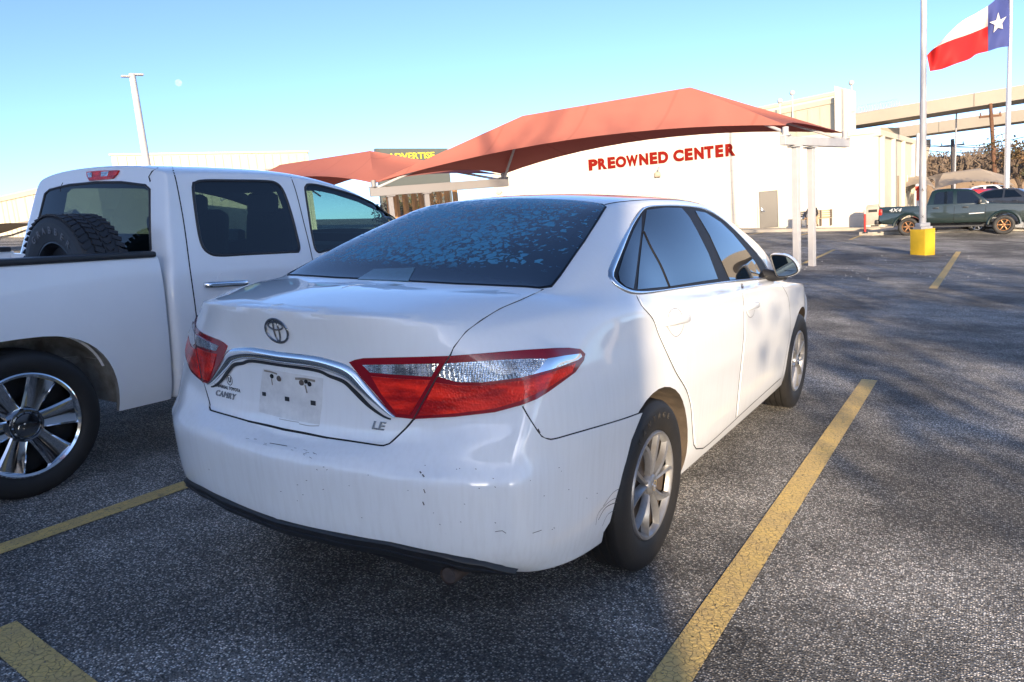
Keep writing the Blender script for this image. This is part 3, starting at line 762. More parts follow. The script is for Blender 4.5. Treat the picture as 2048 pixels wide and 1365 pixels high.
for k in range(14):
    x = rnd.uniform(470, 640); y = 878+(x-470)*.22+rnd.uniform(-8, 4)
    ribbon('s', SH, [(x, y), (x+rnd.uniform(3, 8), y+rnd.uniform(0, 3))], .0012, .0028, None, None, SB, step=6, bm=bm)
merge_into(bumper, bm, mat('scuff_grey', (.07, .06, .055), rough=.8))
# door handles with their cups
def handle(a, b, c1, c2, parent, m=M_paint):
    A, na = SH.hit(a); B, nb = SH.hit(b); n = (na+nb).normalized(); t = (B-A).normalized(); s = n.cross(t)
    bm = bmesh.new()
    pts = [A-n*.002, A+n*.016+t*.012, A.lerp(B, .3)+n*.026, A.lerp(B, .7)+n*.026, B+n*.016-t*.012, B-n*.002]
    pts = catmull(pts, n=5); k = len(pts)
    rings = []
    for i, p in enumerate(pts):
        tt = (pts[min(i+1, k-1)]-pts[max(0, i-1)]).normalized(); nn = s.cross(tt).normalized()*-1
        w = .016 if 3 < i < k-4 else .014
        rings.append([bm.verts.new(p+s*w*math.cos(q)+nn*.007*math.sin(q)-SB) for q in [2*math.pi*j/12 for j in range(12)]])
    for P, Q in zip(rings, rings[1:]):
        for j in range(12): bm.faces.new((P[j], P[(j+1) % 12], Q[(j+1) % 12], Q[j]))
    bm.faces.new(rings[0]); bm.faces.new(rings[-1])
    h = mesh_obj('handle', bm, m, parent[0])
    h2 = h.copy(); h2.data = h.data.copy(); C.objects.link(h2); h2.parent = parent[1]
    for v in h2.data.vertices: v.co.x *= -1
    h2.data.flip_normals()
    # cup: shallow oval dish drawn by its shaded rim
    bm = bmesh.new(); M_ = A.lerp(B, .5)+s*0
    return h
M_shade_line = mat('recess_edge_shade', (.22, .22, .22), rough=.6)  # grey strips paint the shade round the door handle cups
M_cup = mat('recess_shadow_paint', (0.70, 0.70, 0.71), rough=.4, coat=1)
both('handle_cup', [(1335, 640), (1337, 628), (1345, 621), (1356, 623), (1362, 634), (1364, 648), (1361, 662), (1353, 670), (1345, 667), (1338, 655)], .0035, M_paint, step=5, smooth=5, parents=doorsR)
both('handle_cup', [(1491, 612), (1494, 603), (1500, 600), (1505, 606), (1507, 618), (1503, 630), (1498, 632), (1493, 622)], .0035, M_paint, step=4, smooth=4, parents=doorsF)
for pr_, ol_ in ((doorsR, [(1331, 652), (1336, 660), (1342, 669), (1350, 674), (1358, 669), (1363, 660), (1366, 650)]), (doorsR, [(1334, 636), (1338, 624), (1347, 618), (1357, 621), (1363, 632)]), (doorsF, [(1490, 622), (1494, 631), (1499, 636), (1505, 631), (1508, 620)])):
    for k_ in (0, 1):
        bm = bmesh.new(); ribbon('r', SH, ol_, .0028, .0042, None, None, SB, step=3, mirror=bool(k_), bm=bm); merge_into(pr_[k_], bm, M_shade_line)
handle((1327, 645), (1373, 637), 0, 0, doorsR); handle((1488, 617), (1512, 610), 0, 0, doorsF)
# grime smears round the plate fixings
M_grime = mat('grime_smear', (.34, .29, .23), rough=.8, noise=.4, nscale=80)
bm = bmesh.new()
for ln_, w_ in (([(530, 741), (545, 744), (556, 748)], .006), ([(592, 757), (612, 758), (632, 762)], .008), ([(545, 757), (547, 770)], .005), ([(612, 770), (616, 786)], .006), ([(600, 848), (620, 852), (640, 852)], .002), ([(560, 838), (580, 842), (600, 845)], .0015)):
    ribbon('s', SH, ln_, w_, .0042, None, None, SB, step=4, bm=bm)
merge_into(trunk, bm, M_grime)
# exhaust
ex = ony(896, 1153, .15); bm = bmesh.new()
bm_tube(bm, [ex+V((0, 0, 0))-SB, ex+V((0, .12, .0))-SB, ex+V((-.02, .35, .01))-SB, ex+V((-.05, .8, .03))-SB], .029, 16, cap=False); bm_tube(bm, [ex+V((0, .004, 0))-SB, ex+V((0, .1, 0))-SB], .025, 16)
mesh_obj('exhaust_pipe', bm, mat('rusty_exhaust', (0.16, 0.12, 0.10), rough=.6, metal=.6, noise=.5, nscale=20), sedan)
bm = bmesh.new(); bm_box(bm, V((.0, .55, .235))-SB, (1.1, .5, .10), bevel=.03); bm_box(bm, V((0, 2.4, .20))-SB, (1.2, 2.2, .04)); bm_tube(bm, [V((-.75, 1.10, .33))-SB, V((.75, 1.10, .33))-SB], .035, 10); mesh_obj('underbody', bm, M_black, sedan)

# ------------------------------------------------------------------ road wheels
def tyre_bm(R0, rr, w, tread=True, ribs=4, seg=72):
    bm = bmesh.new(); h = w/2; s = R0-rr
    pr = [(-h*.80, rr-.004), (-h*.90, rr+.006), (-h*.97, rr+s*.30), (-h, rr+s*.50), (-h*.975, rr+s*.72), (-h*.90, rr+s*.88), (-h*.80, R0-.007)]
    g = ribs
    xs = [-h*.78+i*(h*1.56)/(g) for i in range(g+1)]
    tr = [(xs[0], R0-.004)]
    for i in range(g):
        a, b = xs[i], xs[i+1]; c = 1-abs((i+.5)/g-.5)*.006
        tr.append((a+.006, R0)); tr.append((b-.006, R0))
        if i < g-1: tr.append((b-.003, R0-.007)); tr.append((b+.003, R0-.007))
    tr.append((xs[-1], R0-.004))
    full = pr+tr+[(-a, r) for a, r in pr[::-1]]
    bm_lathe(bm, full, 'X', seg, close=False)
    # drop end caps (open bead)
    bmesh.ops.delete(bm, geom=[f for f in bm.faces if len(f.verts) > 4], context='FACES')
    return bm
def spoke(bm, r0, r1, w0, w1, x0, x1, ang, twist=0, thick=.012, crown=.006, lean=0.0):
    """tapered arm from hub to rim; local: outward = +X"""
    n = 9; rows = []
    for i in range(n):
        t = i/(n-1); r = r0+(r1-r0)*t; a = ang+twist*t*t; w = (w0+(w1-w0)*t)/2; x = x0+(x1-x0)*t+crown*math.sin(math.pi*t)
        rad = V((0, math.cos(a), math.sin(a))); tan = V((0, -math.sin(a), math.cos(a)))
        c = rad*r
        rows.append([bm.verts.new(c+tan*(-w)+V((x-thick, 0, 0))), bm.verts.new(c+tan*(-w*.8)+V((x-lean, 0, 0))), bm.verts.new(c+V((x+.004, 0, 0))), bm.verts.new(c+tan*(w*.8)+V((x+lean*.0, 0, 0))), bm.verts.new(c+tan*w+V((x-thick, 0, 0)))])
    for A, B in zip(rows, rows[1:]):
        for k in range(4): bm.faces.new((A[k], A[k+1], B[k+1], B[k]))
def make_wheel(parent, base, pos, side, R0=.333, rr=.213, w=.205, rot=0.0):
    """silver ten-spoke cover on a dusty steel wheel"""
    F = Matrix.Translation(V(pos)-base) @ Matrix.Diagonal((side, 1, 1, 1)) @ Matrix.Rotation(rot, 4, 'X')
    bm = bmesh.new()
    bm_lathe(bm, [(-.08, rr-.004), (w/2-.045, rr-.008), (w/2-.050, rr-.03), (w/2-.056, rr-.06), (w/2-.053, .10), (w/2-.038, .04), (w/2-.036, .001)], 'X', 48)
    bmesh.ops.delete(bm, geom=[f for f in bm.faces if len(f.verts) > 4], context='FACES')
    bm.transform(F); wh = mesh_obj('wheel', bm, M_dust, parent)
    bm = tyre_bm(R0, rr, w); bm.transform(F); mesh_obj('tyre', bm, M_rubber, wh)
    bm = bmesh.new(); xo = w/2-.008
    bm_lathe(bm, [(xo-.028, rr+.002), (xo-.004, rr+.001), (xo+.002, rr-.004), (xo+.001, rr-.013), (xo-.008, rr-.022), (xo-.022, rr-.026), (xo-.024, rr-.018)], 'X', 64)
    bmesh.ops.delete(bm, geom=[f for f in bm.faces if len(f.verts) > 4], context='FACES')
    for k in range(5):
        a = 2*math.pi*k/5
        spoke(bm, .030, rr-.010, .020, .030, xo-.014, xo-.003, a-.20, -.12, thick=.020, lean=.008)
        spoke(bm, .030, rr-.010, .024, .040, xo-.014, xo-.003, a+.13, +.26, thick=.022, lean=.014)
    bm_lathe(bm, [(xo-.03, .046), (xo-.012, .044), (xo-.003, .036), (xo, .024), (xo+.001, .0005)], 'X', 32)
    bm.transform(F); cov = mesh_obj('wheel_cover', bm, M_silver, wh)
    bm = bmesh.new()
    for k in range(10):
        a = 2*math.pi*(k+.5)/10+.02
        T = Matrix.Rotation(a, 4, 'X'); b2 = bmesh.new(); bm_lathe(b2, [(xo-.0465, .018), (xo-.043, .017), (xo-.043, .0004)], 'X', 14, c=(0, rr-.075, 0))
        b2.transform(T); tmp = bpy.data.meshes.new('x'); b2.to_mesh(tmp); b2.free(); bm.from_mesh(tmp); bpy.data.meshes.remove(tmp)
    bm.transform(F); merge_into(cov, bm, M_gap)
    bm = bmesh.new()
    for k in range(32):
        pass
    bm_lathe(bm, [(xo+.0012, .021), (xo+.003, .0205), (xo+.003, .017), (xo+.0012, .0165)], 'X', 28, close=True)
    bm_lathe(bm, [(xo+.0012, .010), (xo+.003, .0095), (xo+.003, .007), (xo+.0012, .0065)], 'X', 20, close=True)
    bm.transform(F); mesh_obj('centre_emblem', bm, M_chrome, wh)
    return wh
wr_ = make_wheel(sedan, SB, (.812, 1.103, .333), 1, rot=.35); make_wheel(sedan, SB, (-.812, 1.103, .333), -1, rot=1.0)
make_wheel(sedan, SB, (.792, 3.878, .333), 1, rot=.9); make_wheel(sedan, SB, (-.792, 3.878, .333), -1, rot=.1)
# ring of sidewall lettering on the near rear tyre
def tyre_text(s, wh, base, pos, x, r, a0, da, size, m, side=1):
    for i, ch in enumerate(s):
        if ch == ' ': continue
        a = a0-da*i
        rad = V((0, math.cos(a)*side, math.sin(a))); tan = V((0, math.sin(a)*side, -math.cos(a)))
        T = Matrix.Translation(V(pos)+rad*r+V((x, 0, 0))) @ Matrix((tan, rad, V((side, 0, 0)))).transposed().to_4x4()
        text_mesh('sidewall_letter', ch, size, T, m, wh, base, .0012)
M_mould = mat('moulded_tyre_lettering', (0.05, 0.045, 0.04), rough=.55)
tyre_text('VANTAGE', wr_, SB, (.812, 1.103, .333), .1035, .276, R(128), R(10.5), .032, M_mould)

# ------------------------------------------------------------------ door mirrors
def make_mirror(side):
    ring0 = [(1541, 511), (1552, 509), (1570, 511), (1583, 518), (1592, 528), (1597, 540), (1594, 547), (1580, 553), (1562, 555), (1553, 552), (1548, 538), (1543, 522)]
    ring0 = [ony(p[0], p[1], 3.10) for p in ring0]; c = sum(ring0, V((0, 0, 0)))/len(ring0)
    ring0 = catmull(ring0, True, n=3); S = V((side, 1, 1))
    layers = [(.0, .97, 0), (-.003, 1.005, 0), (.012, 1.03, 0), (.045, 1.03, .004), (.085, .86, .006), (.115, .60, .006), (.128, .30, .004)]
    bm = bmesh.new(); rows = []
    for dy, sc, dz in layers:
        rows.append([bm.verts.new(((c+(p-c)*sc+V((0, dy, dz)))*1.0-SB)*1.0) for p in ring0])
    for A, B in zip(rows, rows[1:]):
        for k in range(len(A)): bm.faces.new((A[k], A[(k+1) % len(A)], B[(k+1) % len(A)], B[k]))
    bm.faces.new(rows[-1])
    if side < 0: bm.transform(Matrix.Diagonal((-1, 1, 1, 1)))
    h = mesh_obj('door_mirror', bm, M_paint, sedan)
    bm = bmesh.new(); vs = [bm.verts.new(c+(p-c)*.90+V((0, -.002, 0))-SB) for p in ring0]; bm.faces.new(vs)
    r2 = bmesh.ops.extrude_face_region(bm, geom=bm.faces[:]); bmesh.ops.translate(bm, verts=[v for v in r2['geom'] if isinstance(v, bmesh.types.BMVert)], vec=(0, .006, 0))
    if side < 0: bm.transform(Matrix.Diagonal((-1, 1, 1, 1)))
    mesh_obj('mirror_glass', bm, mat('mirror_glass', (0.10, 0.14, 0.18), rough=.03, metal=1.0), h, smooth=False)
    bm = bmesh.new(); A = [bm.verts.new(c+(p-c)*.985+V((0, -.006, 0))-SB) for p in ring0]; B = [bm.verts.new(c+(p-c)*.90+V((0, -.004, 0))-SB) for p in ring0]
    for k in range(len(A)): bm.faces.new((A[k], A[(k+1) % len(A)], B[(k+1) % len(A)], B[k]))
    q = ony(1532, 550, 3.14)
    bm_tube(bm, [V((.80, 3.16, .985))-SB, V((.87, 3.15, .985))-SB, V((.93, 3.13, .99))-SB], .03, 12, radii=[.045, .032, .024])
    if side < 0: bm.transform(Matrix.Diagonal((-1, 1, 1, 1)))
    mesh_obj('mirror_base', bm, M_black, h)
make_mirror(1); make_mirror(-1)
# shark-fin, rear speakers etc. are not visible; front lamps and grille so that the nose is whole
for s in (1, -1):
    patch('headlight', SH, [(.50*s, .60), (.68*s, .62), (.70*s, .70), (.60*s, .71), (.48*s, .68)], .006, M_clear, sedan, SB, .03, .004, proj=('y', 1, 6))
patch('grille', SH, [(-.45, .40), (.45, .40), (.50, .56), (.3, .68), (-.3, .68), (-.50, .56)], .006, M_black, sedan, SB, .04, .004, proj=('y', 1, 6))
patch('windscreen', SH, [(0, 2.92), (.35, 2.90), (.50, 2.88), (.60, 3.30), (.66, 3.62), (.45, 3.78), (0, 3.85), (-.45, 3.78), (-.66, 3.62), (-.60, 3.30), (-.50, 2.88), (-.35, 2.90)], .005, M_glass, sedan, SB, .04, .003, proj=('z', 1, 3))

# ------------------------------------------------------------------ ground
def hz(x, y):
    """height of the asphalt over the near plane (lot frame)"""
    d = V((x, y, 0)-CP*V((1, 1, 0))) if False else (V((x, y, 0))-V((CP.x, CP.y, 0)))
    dep = d.dot(V((CF.x, CF.y, 0)).normalized())
    h = prof(dep, [(9, 0), (15, .02), (18, .06), (21, .10), (25, .18), (30, .23), (41, .25), (60, .1)])
    sm = lambda t: (lambda q_: q_*q_*(3-2*q_))(max(0.0, min(1.0, t)))
    return h+(.62*sm((y-31)/6)+.38*sm((y-36.5)/3))*sm((x+1.5)/3.5)*(1-sm((y-62)/12))
def gnd(px, py):
    """lot-frame point where a pixel meets the asphalt"""
    d = ray(px, py); lo = 1.0
    for k in range(4000):
        p = CP+d*(1.0+k*.03)
        if p.z <= hz(p.x, p.y): return p
    return p
def gd(px, py): return (gnd(px, py)-CP).dot(CF)
def _asphalt(nt, b, tc):
    N = nt.nodes; L = nt.links
    def noise(s, det=2, rough=.5):
        n = N.new('ShaderNodeTexNoise'); n.inputs['Scale'].default_value = s; n.inputs['Detail'].default_value = det; n.inputs['Roughness'].default_value = rough; L.new(tc.outputs['Object'], n.inputs['Vector']); return n.outputs['Fac']
    def mr(src, a, c, d=0.0, e=1.0):
        r = N.new('ShaderNodeMapRange'); r.inputs[1].default_value = a; r.inputs[2].default_value = c; r.inputs[3].default_value = d; r.inputs[4].default_value = e
        L.new(src, r.inputs[0]); return r.outputs[0]
    def ma(op, a, c):
        r = N.new('ShaderNodeMath'); r.operation = op
        for i, q in enumerate((a, c)):
            if isinstance(q, (int, float)): r.inputs[i].default_value = q
            else: L.new(q, r.inputs[i])
        return r.outputs[0]
    vo = N.new('ShaderNodeTexVoronoi'); vo.inputs['Scale'].default_value = 125; L.new(tc.outputs['Object'], vo.inputs['Vector'])
    sep = N.new('ShaderNodeSeparateColor'); L.new(vo.outputs['Color'], sep.inputs[0])
    stone = ma('MULTIPLY', mr(sep.outputs[0], .35, .9), mr(vo.outputs['Distance'], .60, .25))
    grain = noise(90, 4, .7)
    big = noise(.55, 6, .62); mid = noise(3.2, 5, .6)
    base = ma('ADD', mr(grain, .38, .68, .06, .27), ma('MULTIPLY', stone, .80))
    stain = ma('MULTIPLY', mr(big, .40, .58, .50, 1.30), mr(mid, .3, .62, .72, 1.15))
    v = ma('MULTIPLY', base, stain)
    hue = N.new('ShaderNodeMix'); hue.data_type = 'RGBA'; L.new(sep.outputs[1], hue.inputs[0]); hue.inputs[6].default_value = (1.0, .90, .78, 1); hue.inputs[7].default_value = (.95, .95, .92, 1)
    mu = N.new('ShaderNodeVectorMath'); mu.operation = 'SCALE'; L.new(hue.outputs[2], mu.inputs[0]); L.new(v, mu.inputs['Scale']); L.new(mu.outputs[0], b.inputs['Base Color'])
    hgt = ma('ADD', ma('MULTIPLY', mr(vo.outputs['Distance'], .6, 0.0), .6), ma('MULTIPLY', grain, .5))
    bp = N.new('ShaderNodeBump'); bp.inputs['Strength'].default_value = .9; bp.inputs['Distance'].default_value = .010; L.new(hgt, bp.inputs['Height']); L.new(bp.outputs[0], b.inputs['Normal'])
M_asph = mat('asphalt', (.05, .05, .05), rough=.82, spec=.35, build=_asphalt)
def sheet(name, pts_xy, m, lift, nx=1, step=None, quad=True):
    """flat marking laid over the asphalt from a lot-frame quad strip"""
    bm = bmesh.new(); a, b, c, d = [V((*p, 0)) for p in pts_xy]; n = max(2, int((d-a).length/.5)+1)
    rows = []
    for i in range(n+1):
        t = i/n; p, q = a.lerp(d, t), b.lerp(c, t)
        rows.append([bm.verts.new(M3 @ V((k.x, k.y, hz(k.x, k.y)+lift))) for k in (p, q)])
    for A, B in zip(rows, rows[1:]): bm.faces.new((A[0], A[1], B[1], B[0]))
    return mesh_obj(name, bm, m, None, smooth=False)
bm = bmesh.new(); xs = [-140+7*i for i in range(48)]; ys = [-60+5*i for i in range(12)]+[0+2.0*i for i in range(26)]+[52+8*i for i in range(22)]
ys = sorted(set(ys)); xs = sorted(set([x for x in xs]+[-14+2*i for i in range(16)]))
G = [[bm.verts.new(M3 @ V((x, y, hz(x, y)))) for x in xs] for y in ys]
for j in range(len(ys)-1):
    for i in range(len(xs)-1): bm.faces.new((G[j][i], G[j][i+1], G[j+1][i+1], G[j+1][i]))
asphalt = mesh_obj('parking_lot', bm, M_asph); tag(asphalt, kind='structure')
# texture space must not be stretched: object coords are metres already
bm = bmesh.new(); vs = []
for k in range(64):
    a = 2*math.pi*k/64; vs.append(bm.verts.new(V((math.cos(a)*1400, math.sin(a)*1400, -9))))
bm.faces.new(vs); tag(mesh_obj('far_ground', bm, mat('dry_grass_ground', (.16, .12, .07), rough=.9, noise=.4, nscale=.05), smooth=False), kind='structure')
def _yellow(nt, b, tc):
    N = nt.nodes; L = nt.links
    n = N.new('ShaderNodeTexNoise'); n.inputs['Scale'].default_value = 9; n.inputs['Detail'].default_value = 9; n.inputs['Roughness'].default_value = .75; L.new(tc.outputs['Object'], n.inputs['Vector'])
    vo = N.new('ShaderNodeTexVoronoi'); vo.feature = 'DISTANCE_TO_EDGE'; vo.inputs['Scale'].default_value = 42
    wv = N.new('ShaderNodeTexNoise'); wv.inputs['Scale'].default_value = 30; L.new(tc.outputs['Object'], wv.inputs['Vector'])
    va = N.new('ShaderNodeVectorMath'); va.operation = 'MULTIPLY_ADD'; va.inputs[1].default_value = (.03, .03, .03); L.new(wv.outputs['Color'], va.inputs[0]); L.new(tc.outputs['Object'], va.inputs[2]); L.new(va.outputs[0], vo.inputs['Vector'])
    n2 = N.new('ShaderNodeTexNoise'); n2.inputs['Scale'].default_value = 70; n2.inputs['Detail'].default_value = 5; L.new(tc.outputs['Object'], n2.inputs['Vector'])
    r1 = N.new('ShaderNodeMapRange'); r1.inputs[1].default_value = .0; r1.inputs[2].default_value = .05; L.new(vo.outputs['Distance'], r1.inputs[0])
    r2 = N.new('ShaderNodeMapRange'); r2.inputs[1].default_value = .38; r2.inputs[2].default_value = .62; L.new(n.outputs['Fac'], r2.inputs[0])
    mx = N.new('ShaderNodeMix'); mx.data_type = 'RGBA'; L.new(r2.outputs[0], mx.inputs[0]); mx.inputs[6].default_value = (.60, .42, .17, 1); mx.inputs[7].default_value = (.78, .54, .17, 1)
    m2 = N.new('ShaderNodeMix'); m2.data_type = 'RGBA'; L.new(r1.outputs[0], m2.inputs[0]); m2.inputs[6].default_value = (.34, .25, .12, 1); L.new(mx.outputs[2], m2.inputs[7]); L.new(m2.outputs[2], b.inputs['Base Color'])
    # paint is worn through where stones stand proud
    r3 = N.new('ShaderNodeMapRange'); r3.inputs[1].default_value = .66; r3.inputs[2].default_value = .70; r3.inputs[3].default_value = 1; r3.inputs[4].default_value = 0; L.new(n2.outputs['Fac'], r3.inputs[0]); L.new(r3.outputs[0], b.inputs['Alpha'])
    ad = N.new('ShaderNodeMath'); ad.operation = 'MULTIPLY_ADD'; ad.inputs[1].default_value = .8; L.new(n2.outputs['Fac'], ad.inputs[0]); L.new(r1.outputs[0], ad.inputs[2])
    bp = N.new('ShaderNodeBump'); bp.inputs['Strength'].default_value = .8; bp.inputs['Distance'].default_value = .006; L.new(ad.outputs[0], bp.inputs['Height']); L.new(bp.outputs[0], b.inputs['Normal'])
M_yel = mat('yellow_road_paint', (.42, .29, .09), rough=.7, build=_yellow)
def line(x0, x1, y0, y1, name='parking_line', lift=.004):
    o = sheet(name, [(x0, y0), (x1, y0), (x1, y1), (x0, y1)], M_yel, lift); return o
def ln(label, x0, x1, y0, y1, lift=.004): tag(line(x0, x1, y0, y1, lift=lift), kind='structure')
ln('', 1.17, 1.285, -4.2, 5.05)
ln('', -1.56, -1.45, -4.0, 5.1)
ln('', -4.30, -4.19, -4.0, 5.1)
tag(sheet('parking_line', [(-1.40, -.66), (.05, -.62), (.05, -.50), (-1.40, -.54)], M_yel, .004), kind='structure') if False else None
ln('', 3.9, 4.01, -4.0, 5.1)
def lseg(p0, p1, w=.11):
    a, b = gnd(*p0), gnd(*p1); a.z = b.z = 0; t = (b-a).normalized(); s = V((-t.y, t.x, 0))*w/2
    tag(sheet('parking_line', [(a+s).to_tuple()[:2], (a-s).to_tuple()[:2], (b-s).to_tuple()[:2], (b+s).to_tuple()[:2]], M_yel, .004), kind='structure')
lseg((1866, 578), (1917, 504), .13); lseg((-6, 1262), (330, 1530), .12)
lseg((1700, 480), (1727, 470)); lseg((1600, 471), (1622, 466)); lseg((1602, 530), (1668, 500)); lseg((1500, 470), (1540, 463))

# ------------------------------------------------------------------ placing upright things by what the tripod saw
def wdir(px0, py0, px1, py1): pass
def base_at(px, py, dep=None):
    """world point; dep None = on the asphalt under the pixel"""
    return M3 @ (gnd(px, py) if dep is None else at(px, py, dep))
CPW = M3 @ CP
def up_to(px, py, b):
    """height above world point b at which the vertical through b crosses image row py"""
    d = M3 @ ray(px, py); h = math.hypot(b.x-CPW.x, b.y-CPW.y); t = h/math.hypot(d.x, d.y); return CPW.z+d.z*t-b.z
def groundz(p):
    """height of the asphalt at a world xy"""
    q = V((p.x, p.y, 0)); 
    for _ in range(6):
        l = M3.inverted() @ q; q.z += (hz(l.x, l.y)-l.z)/1.0
    return q.z
M_wall = mat('cream_painted_block', (.60, .54, .43), rough=.75, noise=.06, nscale=.6, bump=.1, bscale=6)
def _block(nt, b, tc):
    N = nt.nodes; L = nt.links
    br = N.new('ShaderNodeTexBrick'); br.inputs['Scale'].default_value = 1; br.inputs['Brick Width'].default_value = 1.2; br.inputs['Row Height'].default_value = .6; br.inputs['Mortar Size'].default_value = .012
    br.inputs['Color1'].default_value = (.64, .585, .50, 1); br.inputs['Color2'].default_value = (.61, .56, .475, 1); br.inputs['Mortar'].default_value = (.52, .47, .39, 1)
    mp = N.new('ShaderNodeMapping'); mp.inputs['Rotation'].default_value = (R(90), 0, 0); L.new(tc.outputs['Object'], mp.inputs['Vector']); L.new(mp.outputs[0], br.inputs['Vector'])
    n = N.new('ShaderNodeTexNoise'); n.inputs['Scale'].default_value = .8; n.inputs['Detail'].default_value = 6; L.new(tc.outputs['Object'], n.inputs['Vector'])
    mx = N.new('ShaderNodeMix'); mx.data_type = 'RGBA'; mx.blend_type = 'MULTIPLY'; mx.inputs[0].default_value = .25; L.new(br.outputs['Color'], mx.inputs[6]); L.new(n.outputs['Fac'], mx.inputs[7]); L.new(mx.outputs[2], b.inputs['Base Color'])
M_block = mat('painted_block_wall', (.8, .76, .7), rough=.7, build=_block)
M_white = mat('white_painted_steel', (.46, .45, .45), rough=.45, noise=.12, nscale=5)
M_conc = mat('concrete', (.42, .38, .32), rough=.85, noise=.25, nscale=2, bump=.2, bscale=20)
M_ovp = mat('overpass_concrete', (.42, .365, .29), rough=.85, noise=.12, nscale=.3)
M_metal = mat('beige_ribbed_metal', (.50, .45, .34), rough=.5, noise=.08, nscale=1)
M_door = mat('grey_brown_steel_door', (.085, .078, .07), rough=.5)
M_letter = mat('red_sign_letter', (.17, .007, .004), rough=.8, spec=.1)
M_dark = mat('dark_void', (.02, .02, .02), rough=.7)
def wall_frame(pl, dl, pr, dr):
    """plan frame of a wall from two pixels at two depths: origin left end, x towards the right end, z up, y away"""
    a = atw(pl[0], pl[1], dl); b = atw(pr[0], pr[1], dr); x = V((b.x-a.x, b.y-a.y, 0)); L_ = x.length; x.normalize(); y = V((-x.y, x.x, 0))
    return a, x, y, L_
def wpt(px, py, a, x, y):
    """pixel -> coordinate (along x, z) on the vertical wall plane through a with normal y"""
    d = M3 @ ray(px, py); t = (a-CPW).dot(y)/d.dot(y); p = CPW+d*t; return (p-a).dot(x), p.z-a.z
# ---- preowned-sales building
WD = 41.0
a, wx, wy, wl_ = wall_frame((990, 470), 44.0, (1757, 455), 40.0)
a = a-wx*14; rotW = Matrix((wx, wy, V((0, 0, 1)))).transposed()
def q(px, py): return wpt(px, py, a, wx, wy)
xr, _ = q(1757, 400); xl = 0; ztop = q(1700, 272)[1]; zbase = min(q(990, 480)[1], q(1757, 460)[1])-1.2
bld = thing('showroom_building', 'long cream block building with red rooftop-height lettering and a grey steel door', 'building', a, rotW)
xL, _ = q(990, 400)
xm_ = q(1560, 300)[0]; bm = bmesh.new(); bm_box(bm, ((xL+xr)/2, 7, (ztop+zbase)/2), (xr-xL, 14, ztop-zbase)); mesh_obj('front_wall', bm, M_block, bld, smooth=False)
bm = bmesh.new(); bm_box(bm, ((xL+xm_)/2, 6.99, ztop+.75), (xm_-xL-.01, 14.02, 1.5)); mesh_obj('upper_wall', bm, M_block, bld, smooth=False)
bm = bmesh.new(); bm_box(bm, ((xm_+xr)/2+.1, 7, ztop+.11), (xr-xm_-.05, 14.2, .22)); mesh_obj('parapet_cap', bm, M_wall, bld, smooth=False)
# side bay running back from the right corner, with pilasters and slot windows
ze = [q(1826, 285)[1]]
b2 = atw(1826, 400, 52); c0 = a+wx*xr; sx_ = V((b2.x-c0.x, b2.y-c0.y, 0)); sl = sx_.length; sx_.normalize(); sy_ = V((-sx_.y, sx_.x, 0)); rotS = Matrix((sx_, sy_, V((0, 0, 1)))).transposed()
side = thing('side_wing', 'cream side wing of the block building with pilasters and narrow slot windows', 'building', c0, rotS)
def qs(px, py): return wpt(px, py, c0, sx_, sy_)
zs = qs(1790, 280)[1]
bm = bmesh.new(); bm_box(bm, (sl/2, 5.01, (zs+zbase)/2), (sl, 10, zs-zbase)); mesh_obj('wall', bm, M_wall, side, smooth=False)
bm = bmesh.new(); bm_box(bm, (sl/2, 5, zs+.15), (sl+.3, 10.3, .3)); mesh_obj('roof_edge', bm, M_wall, side, smooth=False)
for px in (1761, 1783, 1803, 1823):
    u_ = qs(px, 350)[0]; bm = bmesh.new(); bm_box(bm, (u_, -.11, (zs+zbase)/2), (.28, .22, zs-zbase-.02)); mesh_obj('pilaster', bm, M_wall, side, smooth=False)
for px, y0, y1, w in ((1767.5, 361, 410, .22), (1795.5, 352, 420, .26), (1808, 350, 385, .25), (1814, 350, 385, .25), (1820, 350, 385, .25)):
    u_, z0 = qs(px, y1); _, z1 = qs(px, y0); bm = bmesh.new(); bm_box(bm, (u_, -.03, (z0+z1)/2), (w, .06, z1-z0)); mesh_obj('slot_window', bm, mat('slot_glass', (.22, .17, .12), rough=.3) if px < 1800 else M_wall, side, smooth=False)
# door, joint and shadow strips, lamp, camera
u0, z0 = q(1520, 457); u1, z1 = q(1554, 381); bm = bmesh.new(); bm_box(bm, ((u0+u1)/2, -.03, (z0+z1)/2), (u1-u0, .06, z1-z0), bevel=.01); dr_ = mesh_obj('door', bm, M_door, bld, smooth=False)
bm = bmesh.new()
for (cx, cz, sx2, sz2) in (((u0+u1)/2, z1+.05, u1-u0+.22, .09), (u0-.06, (z0+z1)/2, .09, z1-z0), (u1+.06, (z0+z1)/2, .09, z1-z0)): bm_box(bm, (cx, -.035, cz), (sx2, .07, sz2))
mesh_obj('frame', bm, M_wall, dr_, smooth=False)
bm = bmesh.new(); bm_box(bm, (u0+.12, -.10, z0+.98), (.09, .08, .22), bevel=.01); bm_tube(bm, [(u0+.12, -.13, z0+.92), (u0+.28, -.13, z0+.92)], .02, 8); mesh_obj('handle', bm, M_chrome, dr_)
u_, z_ = q(1315, 350); bm = bmesh.new(); bm_box(bm, (u_, -.13, z_), (.34, .26, .26), bevel=.03); bm_box(bm, (u_, -.02, z_+.1), (.16, .04, .2)); mesh_obj('wall_lamp', bm, mat('bronze_lamp', (.30, .24, .17), rough=.5), bld)
u_, z_ = q(1318, 336); bm = bmesh.new(); bm_tube(bm, [(u_, 0, z_), (u_, -.2, z_), (u_-.05, -.38, z_-.1)], .055, 10); mesh_obj('camera', bm, M_white, bld)
